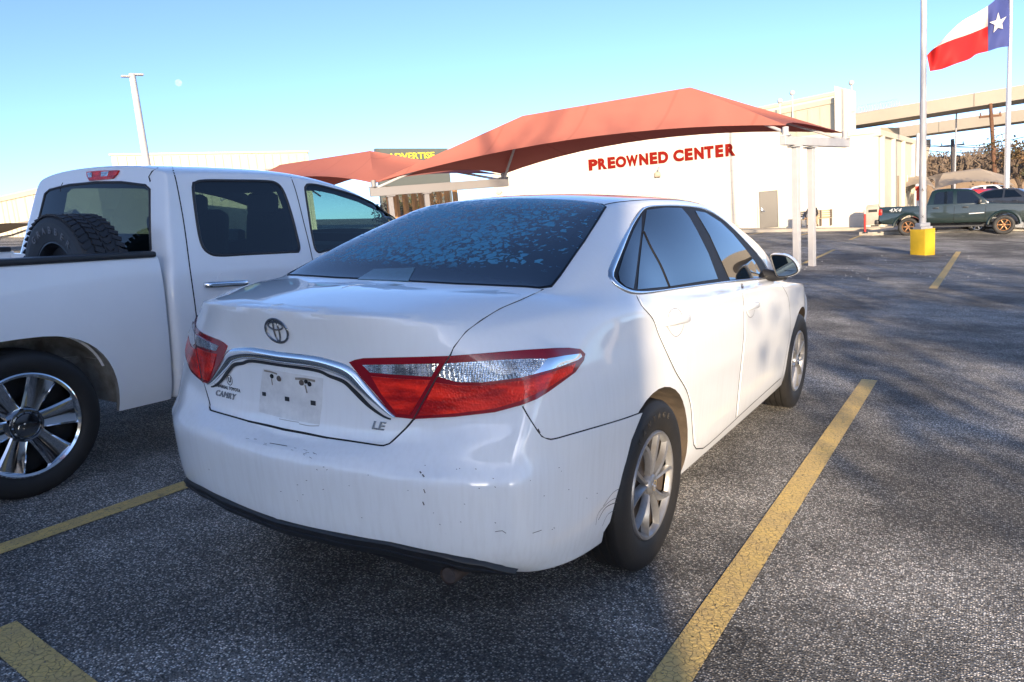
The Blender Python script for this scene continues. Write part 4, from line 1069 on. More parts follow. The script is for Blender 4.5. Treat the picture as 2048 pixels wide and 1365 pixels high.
u_, z_ = q(999, 383); bm = bmesh.new(); bm_lathe(bm, [(-.1, .16), (-.16, .16), (-.16, .11)], 'Y', 20, (u_, 0, z_)); mesh_obj('vent', bm, M_metal, bld)
for px in (1050, 1447, 1493):  # middle strip draws the light pole's cast shadow; outer two are joints
    u_, _ = q(px, 400); bm = bmesh.new(); bm_box(bm, (u_, -.004, (ztop+zbase)/2), (.035, .008, ztop-zbase-.1)); mesh_obj('joint_shadow_strip', bm, mat('joint_shadow_line', (.45, .42, .36), rough=.8), bld, smooth=False)
# the words on the wall, one letter at a time, following the photograph's letter rows
LET = [('P', 1178, 1202), ('R', 1203, 1223), ('E', 1225, 1241), ('O', 1243, 1262), ('W', 1263, 1284), ('N', 1285, 1299), ('E', 1300, 1316), ('D', 1317, 1336), ('C', 1347, 1367), ('E', 1369, 1385), ('N', 1387, 1405), ('T', 1408, 1425), ('E', 1430, 1446), ('R', 1451, 1471)]
sgn = thing('wall_lettering', 'red block lettering reading PREOWNED CENTER on the cream wall', 'sign', a+M3 @ V((0, 0, 0)), rotW)
LET = [('P', 1178, 1195), ('R', 1197, 1213), ('E', 1216, 1230), ('O', 1232, 1252), ('W', 1253, 1276), ('N', 1279, 1296), ('E', 1300, 1314), ('D', 1317, 1336), ('C', 1347, 1367), ('E', 1370, 1385), ('N', 1389, 1407), ('T', 1409, 1427), ('E', 1431, 1446), ('R', 1451, 1470)]
for ch, p0, p1 in LET:
    f0 = (p0-1178)/293; yb = 342-f0*30.5; yt = yb-(24+f0*3)
    ua, za = q(p0, yb); ub, zb_ = q(p1, yt)
    cu = bpy.data.curves.new('l', 'FONT'); cu.body = ch; cu.size = 1; cu.extrude = .03; cu.offset = .062; t = bpy.data.objects.new('t', cu); C.objects.link(t)
    dg = bpy.context.evaluated_depsgraph_get(); me = bpy.data.meshes.new_from_object(t.evaluated_get(dg)); bpy.data.objects.remove(t)
    X = [v.co.x for v in me.vertices]; Y = [v.co.y for v in me.vertices]; w0, h0 = max(X)-min(X), max(Y)-min(Y); mx_, my_ = min(X), min(Y)
    for v in me.vertices: v.co = V((ua+(v.co.x-mx_)/w0*(ub-ua), -.06-v.co.z, za+(v.co.y-my_)/h0*(zb_-za)))
    me.flip_normals(); me.materials.append(M_letter); o = bpy.data.objects.new('letter', me); C.objects.link(o); o.parent = sgn
# ---- taller ribbed metal building and stair tower behind
def upright_box(name, label, cat, pl, pr, dl, dr_, ytop, depth, m, zb=-3, extra=None, ribs=0, group=None, ytr=None, cap=None):
    a_, x_, y_, L_ = wall_frame((pl, 400), dl, (pr, 400), dr_)
    rot = Matrix((x_, y_, V((0, 0, 1)))).transposed(); o = thing(name, label, cat, V((a_.x, a_.y, 0)), rot, group)
    org = V((a_.x, a_.y, 0)); z1 = wpt(pl, ytop, org, x_, y_)[1]; z2 = wpt(pr, ytr if ytr is not None else ytop, org, x_, y_)[1] if ytr is not None else z1
    bm = bmesh.new(); pts = [(0, 0, zb), (L_, 0, zb), (L_, 0, z2), (0, 0, z1)]; bm_poly(bm, pts, (0, depth, 0)); mesh_obj('wall', bm, m, o, smooth=False)
    if ribs:
        bm = bmesh.new(); n = int(L_/ribs)
        for i in range(n):
            x0 = (i+.5)*ribs; z = z1+(z2-z1)*x0/L_; bm_box(bm, (x0, -.03, (z+zb)/2-.02), (ribs*.28, .06, z-zb-.1))
        mesh_obj('ribs', bm, m, o, smooth=False)
    if cap:
        bm = bmesh.new(); bm_poly(bm, [(-.1, -.1, z1), (L_+.1, -.1, z2), (L_+.1, -.1, z2+cap), (-.1, -.1, z1+cap)], (0, depth+.2, 0)); mesh_obj('roof_edge', bm, M_metal, o, smooth=False)
    return o, (org, x_, y_, L_, z1, z2)
upright_box('metal_hall', 'tall pale ribbed metal hall rising behind the red canopy and white wall', 'building', 1400, 1676, 62, 54, 262, 1.5, M_metal, ribs=.9, ytr=205, cap=.35)
upright_box('roof_block', 'long low roof storey with pale fascia above the ribbed hall', 'building', 1380, 1674, 72, 64, 250, 1.5, M_wall, ytr=190, cap=.3)
upright_box('stair_tower', 'plain cream stair tower standing over the ribbed hall', 'building', 1672, 1713, 53.5, 53, 172, 1.5, M_wall, ytr=183)
# little things on the roof line
for i, (px, y0, y1, lab) in enumerate(((1585, 212, 186, 'white dome camera on a short mast over the metal hall'), (1703, 190, 166, 'hooked vent pipe on the stair tower roof'), (1560, 216, 202, 'small white roof vent left of the dome camera'))):
    b_ = atw(px, y0, 55); h_ = up_to(px, y1, b_); bm = bmesh.new(); bm_tube(bm, [(0, 0, -1.0), (0, 0, h_)], .05, 8); bmesh.ops.create_uvsphere(bm, u_segments=12, v_segments=8, radius=.2, matrix=Matrix.Translation((0, 0, h_)))
    o = mesh_obj('roof_camera' if i == 0 else 'roof_vent', bm, M_white); o.location = b_; tag(o, lab, 'camera' if i == 0 else 'vent')
# ---- far-left buildings
lb, info = upright_box('ribbed_parapet_building', 'low building with a wide vertically ribbed cream parapet beyond the white pickup', 'building', 237, 627, 50, 54, 311, 14, M_metal, ribs=.55, ytr=305, cap=.12)
lb2, info2 = upright_box('warehouse', 'cream metal warehouse with a roof gutter, left of the pickup cab', 'building', -200, 200, 53.8, 38.7, 448, 6, M_wall, ytr=361, cap=.3)
org, x_, y_, L_, z1, z2 = info2
for px in (12, 22, 33, 41, 60, 78):
    u_, _ = wpt(px, 450, org, x_, y_); bm = bmesh.new(); bm_box(bm, (u_, -.02, 1.0), (.12, .05, 8)); mesh_obj('seam', bm, M_metal, lb2, smooth=False)
u0, z0 = wpt(20, 496, org, x_, y_); u1, z1_ = wpt(110, 492, org, x_, y_)
bm = bmesh.new(); bm_box(bm, ((u0+u1)/2, -.5, (z0+z1_)/2), (u1-u0, 1, .5)); mesh_obj('awning', bm, M_wall, lb2, smooth=False)
for px, w in ((53, .9), (70, 1.6)):
    u_, z_ = wpt(px, 502, org, x_, y_); bm = bmesh.new(); bm_box(bm, (u_, -.05, z_-.3), (w, .1, .8)); mesh_obj('window', bm, mat('brown_window', (.10, .07, .05), rough=.3), lb2, smooth=False)

# ------------------------------------------------------------------ shade canopies
def _fabric(nt, b, tc):
    N = nt.nodes; L = nt.links
    n = N.new('ShaderNodeTexNoise'); n.inputs['Scale'].default_value = .5; n.inputs['Detail'].default_value = 5; L.new(tc.outputs['Object'], n.inputs['Vector'])
    mx = N.new('ShaderNodeMix'); mx.data_type = 'RGBA'; L.new(n.outputs['Fac'], mx.inputs[0]); mx.inputs[6].default_value = (.40, .125, .09, 1); mx.inputs[7].default_value = (.50, .18, .135, 1); L.new(mx.outputs[2], b.inputs['Base Color'])
    wv = N.new('ShaderNodeTexWave'); wv.bands_direction = 'X'; wv.inputs['Scale'].default_value = .17; wv.inputs['Distortion'].default_value = .0; mp = N.new('ShaderNodeMapping'); mp.inputs['Rotation'].default_value = (0, 0, .45); L.new(tc.outputs['Object'], mp.inputs['Vector']); L.new(mp.outputs[0], wv.inputs['Vector'])
    rg = N.new('ShaderNodeMapRange'); rg.inputs[1].default_value = .0; rg.inputs[2].default_value = .006; rg.inputs[3].default_value = .86; L.new(wv.outputs['Fac'], rg.inputs[0]); sc = N.new('ShaderNodeVectorMath'); sc.operation = 'SCALE'; L.new(mx.outputs[2], sc.inputs[0]); L.new(rg.outputs[0], sc.inputs['Scale']); L.new(sc.outputs[0], b.inputs['Base Color'])
    tr = N.new('ShaderNodeBsdfTranslucent'); tr.inputs[0].default_value = (.45, .02, .02, 1); ms = N.new('ShaderNodeMixShader'); ms.inputs[0].default_value = .22
    out = N['Material Output']; L.new(b.outputs[0], ms.inputs[1]); L.new(tr.outputs[0], ms.inputs[2]); L.new(ms.outputs[0], out.inputs[0])
M_fab = mat('red_shade_fabric', (.5, .1, .07), rough=.8, build=_fabric)
def canopy(name, label, FL, FR, BL, BR, RL, RR, m, group, sag=.35, n=14):
    """hip canopy from its six measured points (world): near/far corners and ridge ends, edges drawn in by the cable"""
    o = thing(name, label, 'canopy', (FL+FR+BL+BR)/4, None, group); c0_ = o.location.copy()
    def surf(P00, P10, P11, P01, sa, sb, sc, sd_):
        bm = bmesh.new(); g = []
        for i in range(n+1):
            row = []
            for j in range(n+1):
                u, v = i/n, j/n
                p = P00*(1-u)*(1-v)+P10*u*(1-v)+P11*u*v+P01*(1-u)*v
                k = 4*u*(1-u)
                p = p+sa*k*(1-v)+sc*k*v
                p = p+V((0, 0, -.12))*math.sin(math.pi*v)*k
                row.append(bm.verts.new(p-c0_))
            g.append(row)
        for i in range(n):
            for j in range(n):
                bm.faces.new((g[i][j], g[i+1][j], g[i+1][j+1], g[i][j+1]))
        return bm
    Z = V((0, 0, 1)); inn = lambda A, B, Cc: ((Cc-(A+B)/2)*V((1, 1, 0))).normalized()
    mid = (RL+RR)/2
    parts = [surf(FL, FR, RR, RL, inn(FL, FR, mid)*sag+Z*.40, 0, V((0, 0, 0)), 0), surf(BR, BL, RL, RR, inn(BL, BR, mid)*sag+Z*.42, 0, V((0, 0, 0)), 0),
             surf(BL, FL, RL, RL, inn(BL, FL, mid)*sag+Z*.18, 0, V((0, 0, 0)), 0), surf(FR, BR, RR, RR, inn(FR, BR, mid)*sag+Z*.18, 0, V((0, 0, 0)), 0)]
    bm = bmesh.new()
    for p in parts:
        me = bpy.data.meshes.new('x'); p.to_mesh(me); p.free(); bm.from_mesh(me); bpy.data.meshes.remove(me)
    bmesh.ops.remove_doubles(bm, verts=bm.verts[:], dist=.004)
    mesh_obj('fabric', bm, m, o, smooth=True)
    bm = bmesh.new()
    for A, B in ((FL, RL), (BL, RL), (FR, RR), (BR, RR), (RL, RR)): bm_tube(bm, [A-c0_-V((0, 0, .16)), B-c0_-V((0, 0, .16))], .035, 8)
    mesh_obj('frame', bm, M_white, o)
    return o
def W(px, py, dep): return atw(px, py, dep)
cFL, cFR, cBL, cBR = W(748, 366, 20.5), W(1572, 251, 16.2), W(1007, 349, 21.8), W(1690, 267, 18.05)
cRL, cRR = W(1045, 232, 19.4), W(1380, 175, 17.6)
canopy('shade_canopy', 'large red fabric shade canopy in front of the white lettered wall', cFL, cFR, cBL, cBR, cRL, cRR, M_fab, None)
dFL, dBL = W(440, 392, 25), W(640, 384, 27); dRL, dRR = W(560, 330, 27), W(740, 302, 22.4)
canopy('shade_canopy', 'smaller red fabric canopy showing above the pickup cab', dFL, cFL+V((0, 0, -.02)), dBL, cBL+V((0, 0, -.02)), dRL, dRR, M_fab, None)
def beam_rig(label, A, B, h, posts, m):
    o = thing('steel_gantry', label, 'steel gantry', V((A.x, A.y, groundz(A))), None, 'steel frames carrying the red canopies'); c0_ = o.location.copy()
    x = (B-A); L_ = x.length; x.normalize(); rot = Matrix((x, V((-x.y, x.x, 0)).normalized(), x.cross(V((-x.y, x.x, 0)).normalized()))).transposed()
    bm = bmesh.new(); bm_box(bm, (A+B)/2-c0_-V((0, 0, h/2)), (L_+.25, .14, h), rot=rot, bevel=.01); mesh_obj('beam', bm, m, o, smooth=False)
    for P in (A, B):
        bm = bmesh.new(); bm_tube(bm, [P-c0_, P-c0_+V((0, 0, .20))], .07, 10); bm_box(bm, P-c0_+V((0, 0, .02)), (.22, .22, .03)); mesh_obj('corner_stub', bm, m, o)
    for P in posts:
        zg = groundz(P); zt_ = A.z+(B.z-A.z)*((P-A).dot(B-A)/(B-A).dot(B-A))-h
        bm = bmesh.new(); bm_box(bm, V((P.x, P.y, (zg+zt_)/2-.1))-c0_, (.135, .135, zt_-zg+.2), rot=rot, bevel=.008); bm_box(bm, V((P.x, P.y, zt_-.02))-c0_, (.24, .24, .03), rot=rot); mesh_obj('post', bm, m, o, smooth=False)
    return o
A_, B_ = W(1571, 273, 16.2), W(1690, 279, 18.05)
beam_rig('white steel frame on two square posts beside the sedan mirror', A_, B_, .19, [W(1590, 300, 16.5), W(1621, 300, 17.1)], M_white)
A2, B2 = W(748, 376, 20.5), W(1007, 357, 21.8)
beam_rig('steel frame with a long beam where the two red canopies meet', A2, B2, .24, [W(780, 390, 20.7), W(853, 390, 21.0)], mat('grey_painted_steel', (.22, .21, .21), rough=.5))
# ---- slatted fence and billboard seen under the canopy
fe = thing('slat_fence', 'row of tall tan timber posts under the canopy beam behind the sedan roof', 'fence', W(860, 470, 26))
for px in (786, 800, 818, 836, 850, 868, 886, 902, 918):
    b_ = W(px, 470, 26); bm = bmesh.new(); h_ = up_to(px, 372, b_); bm_box(bm, V((0, 0, h_/2-1))+b_-fe.location, (.14, .14, h_+2)); mesh_obj('slat', bm, mat('tan_timber', (.55, .30, .12), rough=.7, noise=.2, nscale=3), fe, smooth=False)
bb, inf = upright_box('billboard', 'dark billboard with yellow letters, half hidden behind the red canopies', 'sign', 763, 905, 74, 78, 297, .5, mat('charcoal_panel', (.10, .11, .10), rough=.5), zb=2, ytr=297)
org, x_, y_, L_, z1, z2 = inf
cu = bpy.data.curves.new('l', 'FONT'); cu.body = 'ADVERTISE'; cu.size = 1; cu.extrude = .03; cu.offset = .02; t = bpy.data.objects.new('t', cu); C.objects.link(t)
dg = bpy.context.evaluated_depsgraph_get(); me = bpy.data.meshes.new_from_object(t.evaluated_get(dg)); bpy.data.objects.remove(t)
X = [v.co.x for v in me.vertices]; u0, zb1 = wpt(776, 320, org, x_, y_); u1, zt1 = wpt(868, 304, org, x_, y_); w0 = max(X)-min(X)
for v in me.vertices: v.co = V((u0+(v.co.x-min(X))/w0*(u1-u0), -.05-v.co.z, zb1+v.co.y/.73*(zt1-zb1)))
me.flip_normals(); me.materials.append(mat('yellow_letter', (.75, .62, .05), rough=.4)); o = bpy.data.objects.new('lettering', me); C.objects.link(o); o.parent = bb
bm = bmesh.new(); bm_tube(bm, [(L_*.3, .3, -6), (L_*.3, .3, 3)], .4, 12); bm_tube(bm, [(L_*.7, .3, -6), (L_*.7, .3, 3)], .4, 12); mesh_obj('legs', bm, M_metal, bb)

# ------------------------------------------------------------------ white crew-cab pickup
TX = -2.9; TB = V((TX, 1.8, 0)); MIR[0] = TX
truck = thing('pickup_truck', 'white crew cab pickup close on the left with large chrome wheels', 'pickup truck', M3 @ TB, M3)
def _thin(nt, b, tc):
    N = nt.nodes; L = nt.links
    tr = N.new('ShaderNodeBsdfTransparent'); tr.inputs[0].default_value = (.22, .30, .30, 1); gl = N.new('ShaderNodeBsdfGlossy'); gl.inputs['Roughness'].default_value = .01; gl.inputs[0].default_value = (1, 1, 1, 1)
    fr = N.new('ShaderNodeLayerWeight'); fr.inputs[0].default_value = .5; pw = N.new('ShaderNodeMath'); pw.operation = 'POWER'; pw.inputs[1].default_value = 4.5; L.new(fr.outputs['Facing'], pw.inputs[0]); m_ = N.new('ShaderNodeMath'); m_.operation = 'MULTIPLY_ADD'; m_.inputs[1].default_value = .92; m_.inputs[2].default_value = .06; L.new(pw.outputs[0], m_.inputs[0]); ms = N.new('ShaderNodeMixShader'); L.new(m_.outputs[0], ms.inputs[0]); L.new(tr.outputs[0], ms.inputs[1]); L.new(gl.outputs[0], ms.inputs[2]); L.new(ms.outputs[0], N['Material Output'].inputs[0])
M_thin = mat('thin_tinted_glass', (.1, .12, .12), build=_thin)
def _thinc(nt, b, tc):
    _thin(nt, b, tc)
    for n in nt.nodes:
        if n.type == 'BSDF_TRANSPARENT': n.inputs[0].default_value = (.42, .56, .52, 1)
M_thinc = mat('thin_clear_glass', (.1, .12, .12), build=_thinc)
M_trim = mat('dark_cabin_trim', (.022, .021, .022), rough=.7)
lowsec = [(.855, .33), (.893, .45), (.905, .75), (.897, 1.0), (.872, 1.12)]
SEC = [  # y, then mid glass, rail, roof edge, .5, .25, 0
 (1.10, [(.80, 1.35), (.745, 1.56), (.69, 1.635), (.5, 1.668), (.25, 1.683), (0, 1.688)]),
 (1.30, [(.80, 1.35), (.742, 1.57), (.69, 1.645), (.5, 1.683), (.25, 1.700), (0, 1.705)]),
 (1.75, [(.80, 1.35), (.738, 1.585), (.685, 1.655), (.5, 1.692), (.25, 1.710), (0, 1.715)]),
 (2.15, [(.80, 1.35), (.738, 1.575), (.685, 1.648), (.5, 1.688), (.25, 1.705), (0, 1.710)]),
 (2.50, [(.80, 1.34), (.742, 1.53), (.69, 1.605), (.5, 1.650), (.25, 1.668), (0, 1.673)]),
 (2.80, [(.805, 1.30), (.752, 1.455), (.705, 1.53), (.5, 1.562), (.25, 1.580), (0, 1.585)]),
 (3.12, [(.825, 1.22), (.782, 1.315), (.735, 1.375), (.5, 1.415), (.25, 1.432), (0, 1.437)]),
 (3.45, [(.852, 1.135), (.83, 1.145), (.78, 1.16), (.5, 1.195), (.25, 1.21), (0, 1.215)]),
 (3.75, [(.855, 1.105), (.825, 1.12), (.77, 1.13), (.5, 1.14), (.25, 1.145), (0, 1.147)]),
 (4.15, [(.845, 1.08), (.815, 1.095), (.76, 1.105), (.5, 1.115), (.25, 1.12), (0, 1.122)]),
 (4.33, [(.82, 1.03), (.79, 1.045), (.74, 1.055), (.5, 1.06), (.25, 1.065), (0, 1.067)])]
cv = []; cf = []; id_ = {}
def addv(k, p): id_[k] = len(cv); cv.append(V(p))
for j, (y, up_) in enumerate(SEC):
    for i, (x, z) in enumerate(lowsec+up_):
        zz = z
        if i < 5 and j >= 8: zz = z-[0, 0, 0, .02, .04][i]
        if i < 5 and j == 7: zz = z-[0, 0, 0, .005, .01][i]
        if j == 10: zz = zz-.01*(i < 5); x = x*.975 if i < 5 else x
        yy = y
        if j == 0: yy = 1.035 if i < 3 else [1.04, 1.07, 1.12, 1.17, 1.19, 1.19, 1.19, 1.19][i-3]
        addv(('s', j, i), (x, yy, zz))
nJ = len(SEC)
for j in (0, nJ-1):
    for i in range(0, 7):
        for c_, fx in ((1, .66), (2, .33), (3, 0)):
            p = cv[id_['s', j, i]]; addv(('c', j, i, c_), (p.x*fx if i > 0 else [0, .5, .25, 0][c_], p.y+(-.012 if j == 0 else .03), p.z))
for j in range(1, nJ-1):
    for c_, x in ((1, .5), (2, .25), (3, 0)): addv(('b', j, c_), (x, SEC[j][0], .33))
for j in range(nJ-1):
    for i in range(10): cf.append((id_['s', j, i], id_['s', j+1, i], id_['s', j+1, i+1], id_['s', j, i+1]))
def cap(j, i, c_):
    if c_ == 0: return id_['s', j, i]
    if i == 7: return id_['s', j, 7+c_]
    return id_['c', j, i, c_]
for j in (0, nJ-1):
    for i in range(7):
        for c_ in range(3):
            f = (cap(j, i, c_), cap(j, i+1, c_), cap(j, i+1, c_+1), cap(j, i, c_+1)); cf.append(f if j == 0 else f[::-1])
def bot(j, c_):
    if c_ == 0: return id_['s', j, 0]
    if j in (0, nJ-1): return id_['c', j, 0, c_]
    return id_['b', j, c_]
for j in range(nJ-1):
    for c_ in range(3): cf.append((bot(j, c_), bot(j, c_+1), bot(j+1, c_+1), bot(j+1, c_)))
crease = {}
for i in range(10): cr(id_['s', 0, i], id_['s', 0, i+1], .45); cr(id_['s', nJ-1, i], id_['s', nJ-1, i+1], .3)
for j in range(nJ-1): cr(id_['s', j, 4], id_['s', j+1, 4], .35); cr(id_['s', j, 0], id_['s', j+1, 0], .7)
for c_ in range(3): cr(cap(0, 0, c_), cap(0, 0, c_+1), .8)
tme = subsurf_fit(cv, cf, crease, 3)
tme.transform(Matrix.Translation((TX, 0, 0)))
tv = [v.co.copy() for v in tme.vertices]; tf = [tuple(p.vertices) for p in tme.polygons]; tme.update(); tn = [v.normal.copy() for v in tme.vertices]
if sum(tn[i].dot(tv[i]-V((TX, 2.4, .8))) for i in range(0, len(tv), 20)) < 0:
    tf = [f[::-1] for f in tf]; tn = [-n for n in tn]; tme.flip_normals()
TSH = Shell(tv, tf, tn)
def prism(ol3, d):
    bm = bmesh.new(); bm_poly(bm, ol3, d); return bm
# cabin void and window openings
void = bmesh.new(); secs = [(1.26, .80, .66, 1.60), (2.35, .80, .66, 1.62), (2.75, .80, .67, 1.49), (3.08, .80, .70, 1.33), (3.34, .79, .74, 1.14)]
rows = []
for y, w1, w2, zt_ in secs: rows.append([void.verts.new((TX+x, y, z)) for x, z in ((-w1, .62), (w1, .62), (w1, min(1.12, zt_-.02)), (w2, zt_), (-w2, zt_), (-w1, min(1.12, zt_-.02)))])
for A, B in zip(rows, rows[1:]):
    for k in range(6): void.faces.new((A[k], A[(k+1) % 6], B[(k+1) % 6], B[k]))
void.faces.new(rows[0]); void.faces.new(rows[-1])
W_R = [(386, 376), (392, 366), (410, 362), (470, 362), (530, 363), (552, 367), (566, 382), (580, 420), (592, 465), (598, 500), (580, 504), (500, 508), (440, 511), (418, 506), (404, 490), (395, 450)]
W_F = [(610, 376), (614, 370), (630, 370), (660, 377), (700, 388), (740, 404), (770, 422), (800, 446), (800, 475), (740, 490), (660, 500), (634, 503), (624, 470), (616, 420)]
W_B = [(122, 386), (170, 372), (230, 365), (296, 363), (303, 370), (310, 420), (318, 480), (321, 504), (280, 507), (200, 508), (130, 509), (93, 509), (96, 490), (106, 440)]
def to3(px_, sh): return [sh.hit(p)[0] for p in px_]
def cutter_x(px_):
    P = to3(px_, TSH); a_ = [V((TX+1.15, p.y, p.z)) for p in P]; return prism(a_, (-2.3, 0, 0))
def _wbl():
    # rear window outline, made symmetric, metres on the rear face
    return [(.55, 1.565), (.3, 1.59), (0, 1.597), (-.3, 1.59), (-.55, 1.565), (-.60, 1.54), (-.655, 1.30), (-.685, 1.19), (-.66, 1.165), (.66, 1.165), (.685, 1.19), (.655, 1.30), (.60, 1.54)]
cutb = prism([(TX+x, .9, z) for x, z in _wbl()], (0, .7, 0))
cutw = prism([(TX+x, y, 2.0) for x, y in ((.53, 2.54), (.65, 3.1), (.70, 3.38), (-.70, 3.38), (-.65, 3.1), (-.53, 2.54))], (0, 0, -.78))
wr3 = to3(W_R, TSH); wf3 = to3(W_F, TSH)
arch_f = arch_cutter(3.50, .37, .45, .43, TX+.60, TX+1.2), arch_cutter(3.50, .37, .45, .43, TX-1.2, TX-.60)
def shrink(bm): return bm
cab = boolean_cut(tme, [void, cutter_x(W_R), cutter_x(W_F), cutb, cutw, arch_f[0], arch_f[1]], M_paint2, M_trim, 'cab', truck, TB)
def tboth(name, ol, off, m, step=8, depth=.003, smooth=None, parents=None):
    a = patch(name, TSH, ol, off, m, (parents or [truck]*2)[0], TB, step, depth, smooth=smooth)
    b = patch(name, TSH, ol, off, m, (parents or [truck]*2)[1], TB, step, depth, smooth=smooth, mirror=True); return a, b
# door skins would hide the openings, so the doors are drawn by their joints; seals frame the glass
bm = bmesh.new()
for ln_, w in [([(345, 336), (354, 372), (368, 450), (380, 540), (392, 628), (398, 700)], .008), ([(580, 350), (592, 385), (606, 440), (622, 506), (632, 560)], .008), ([(301, 364), (298, 354), (304, 344), (316, 336)], .012), ([(121, 384), (122, 374), (126, 366)], .01)]:
    ribbon('j', TSH, ln_, w, .0012, None, None, TB, step=6, both=ln_[0][0] > 340, bm=bm)
merge_into(cab, bm, M_gap)
for only in (1, 2):
    raised('window_seal', TSH, W_R, .020, .007, M_black, truck, TB, step=5, closed=True, both=only)
    raised('window_seal', TSH, W_F, .018, .007, M_black, truck, TB, step=5, closed=True, both=only)
tboth('window', W_R, .001, M_thin, step=12, smooth=8); tboth('window', W_F, .001, M_thinc, step=12, smooth=8)
patch('rear_window', TSH, [(TX+x, z) for x, z in _wbl()], .001, M_thin, truck, TB, .05, .002, proj=('y', -1, -1))
bm = bmesh.new(); pts = [TSH.t.ray_cast(V((TX+x, .8, z)), V((0, 1, 0)))[0] for x, z in _wbl()]
bm_tube(bm, [p-TB for p in pts+[pts[0]]], .009, 6); mesh_obj('window_seal', bm, M_black, truck)
patch('windscreen', TSH, [(TX+x, y) for x, y in ((0, 2.50), (.52, 2.52), (.66, 3.1), (.72, 3.40), (0, 3.46), (-.72, 3.40), (-.66, 3.1), (-.52, 2.52))], .002, M_thinc, truck, TB, .06, .002, proj=('z', 1, 3))
patch('brake_light', TSH, [(176, 345), (200, 343), (240, 342), (236, 350), (228, 358), (182, 363), (177, 354)], .012, M_red, truck, TB, 5, .006)
patch('clear_lens', TSH, [(178, 347), (188, 346), (188, 356), (181, 357)], .015, M_clear, truck, TB, 4, .004); patch('clear_lens', TSH, [(207, 345), (222, 344), (219, 354), (206, 355)], .015, M_clear, truck, TB, 4, .004)
# cabin
def softbox(bm, c, s, bev=.05, rx=0): bm_box(bm, V(c)-TB, s, rot=Matrix.Rotation(rx, 3, 'X'), bevel=bev)
for xo, nm in ((.40, 'front_seat'), (-.40, 'front_seat')):
    bm = bmesh.new(); softbox(bm, (TX+xo, 2.45, .86), (.50, .52, .16)); softbox(bm, (TX+xo, 2.20, 1.14), (.48, .15, .58), .06, -.12); softbox(bm, (TX+xo, 2.14, 1.46), (.26, .11, .17), .045, -.1); bm_tube(bm, [V((TX+xo, 2.15, 1.34))-TB, V((TX+xo, 2.15, 1.45))-TB], .02, 8); mesh_obj(nm, bm, M_trim, truck)
bm = bmesh.new(); softbox(bm, (TX, 1.62, .86), (1.40, .45, .15)); softbox(bm, (TX, 1.36, 1.06), (1.40, .14, .42), .06, -.15)
for xo in (-.42, .42): softbox(bm, (TX+xo, 1.33, 1.33), (.24, .09, .13), .04)
mesh_obj('rear_seat', bm, M_trim, truck)
bm = bmesh.new(); softbox(bm, (TX, 3.12, 1.04), (1.45, .30, .22), .07); mesh_obj('dashboard', bm, M_trim, truck)
bm = bmesh.new(); pts = [V((TX-.38+.17*math.cos(t), 2.86+.06*math.sin(t), 1.10+.16*math.sin(t)))-TB for t in [2*math.pi*k/24 for k in range(25)]]; bm_tube(bm, pts, .014, 6); mesh_obj('steering_wheel', bm, M_trim, truck)
# door handles, chrome
def truck_handle(a, b, zc=0):
    A, na = TSH.hit(a); B, nb = TSH.hit(b); n = (na+nb).normalized(); t = (B-A).normalized(); s = n.cross(t).normalized()
    for mirr in (False, True):
        bm = bmesh.new(); pts = catmull([A-n*.004, A+n*.014+t*.008, A+n*.030+t*.04, A.lerp(B, .5)+n*.034, B+n*.030-t*.04, B+n*.014-t*.008, B-n*.004], n=4); rings = []; k = len(pts)
        for i, p in enumerate(pts):
            tt = (pts[min(i+1, k-1)]-pts[max(0, i-1)]).normalized(); nn = s.cross(tt).normalized()
            rings.append([bm.verts.new((lambda qq: (V((2*TX-qq.x, qq.y, qq.z)) if mirr else qq)-TB)(p+s*.018*math.cos(q_)+nn*.009*math.sin(q_))) for q_ in [2*math.pi*j/12 for j in range(12)]])
        for P, Q in zip(rings, rings[1:]):
            for j in range(12): bm.faces.new((P[j], P[(j+1) % 12], Q[(j+1) % 12], Q[j]))
        mesh_obj('door_handle', bm, M_chrome, truck)
truck_handle((409, 571), (494, 566)); truck_handle((640, 548), (700, 540))
tboth('handle_cup', [(435, 566), (436, 554), (444, 547), (458, 547), (466, 554), (468, 562), (455, 566)], .004, M_paint2, step=5, smooth=4)
# ---- bed
BSEC = [(.872, .33), (.897, .45), (.906, .70), (.902, .95), (.888, 1.08), (.872, 1.145), (.85, 1.16), (.79, 1.16), (.785, 1.10), (.78, .62), (0, .62)]
INS = [(0, .58), (.80, .58), (.80, 1.07), (.866, 1.07), (.872, .95), (.876, .7), (.868, .45), (.85, .335)]
def bed_mesh():
    oc = catmull([(x, 0, z) for x, z in BSEC[:7]], n=5); half = [(p.x, p.z) for p in oc]+BSEC[7:]; poly = half+INS
    full = poly; me = bpy.data.meshes.new('bed'); bm = bmesh.new(); ys_ = [-.95, -.90, -.6, -.3, 0, .22, .45, .7, .9, .97, 1.0]
    for s_ in (1, -1):
        rows = []
        for y in ys_:
            k = 1-.012*(y <= -.95)-.008*(y >= 1.0)
            rows.append([bm.verts.new((TX+s_*x*(k if x > .85 else 1), y, z)) for x, z in poly])
        for A, B in zip(rows, rows[1:]):
            for i in range(len(poly)):
                j = (i+1) % len(poly)
                if poly[i][0] == 0 and poly[j][0] == 0: continue
                bm.faces.new((A[i], A[j], B[j], B[i]))
        for rw_ in (rows[0], rows[-1]): bm.faces.new(rw_)
    bmesh.ops.remove_doubles(bm, verts=bm.verts[:], dist=1e-4); bmesh.ops.recalc_face_normals(bm, faces=bm.faces[:]); bm.to_mesh(me); bm.free(); return me
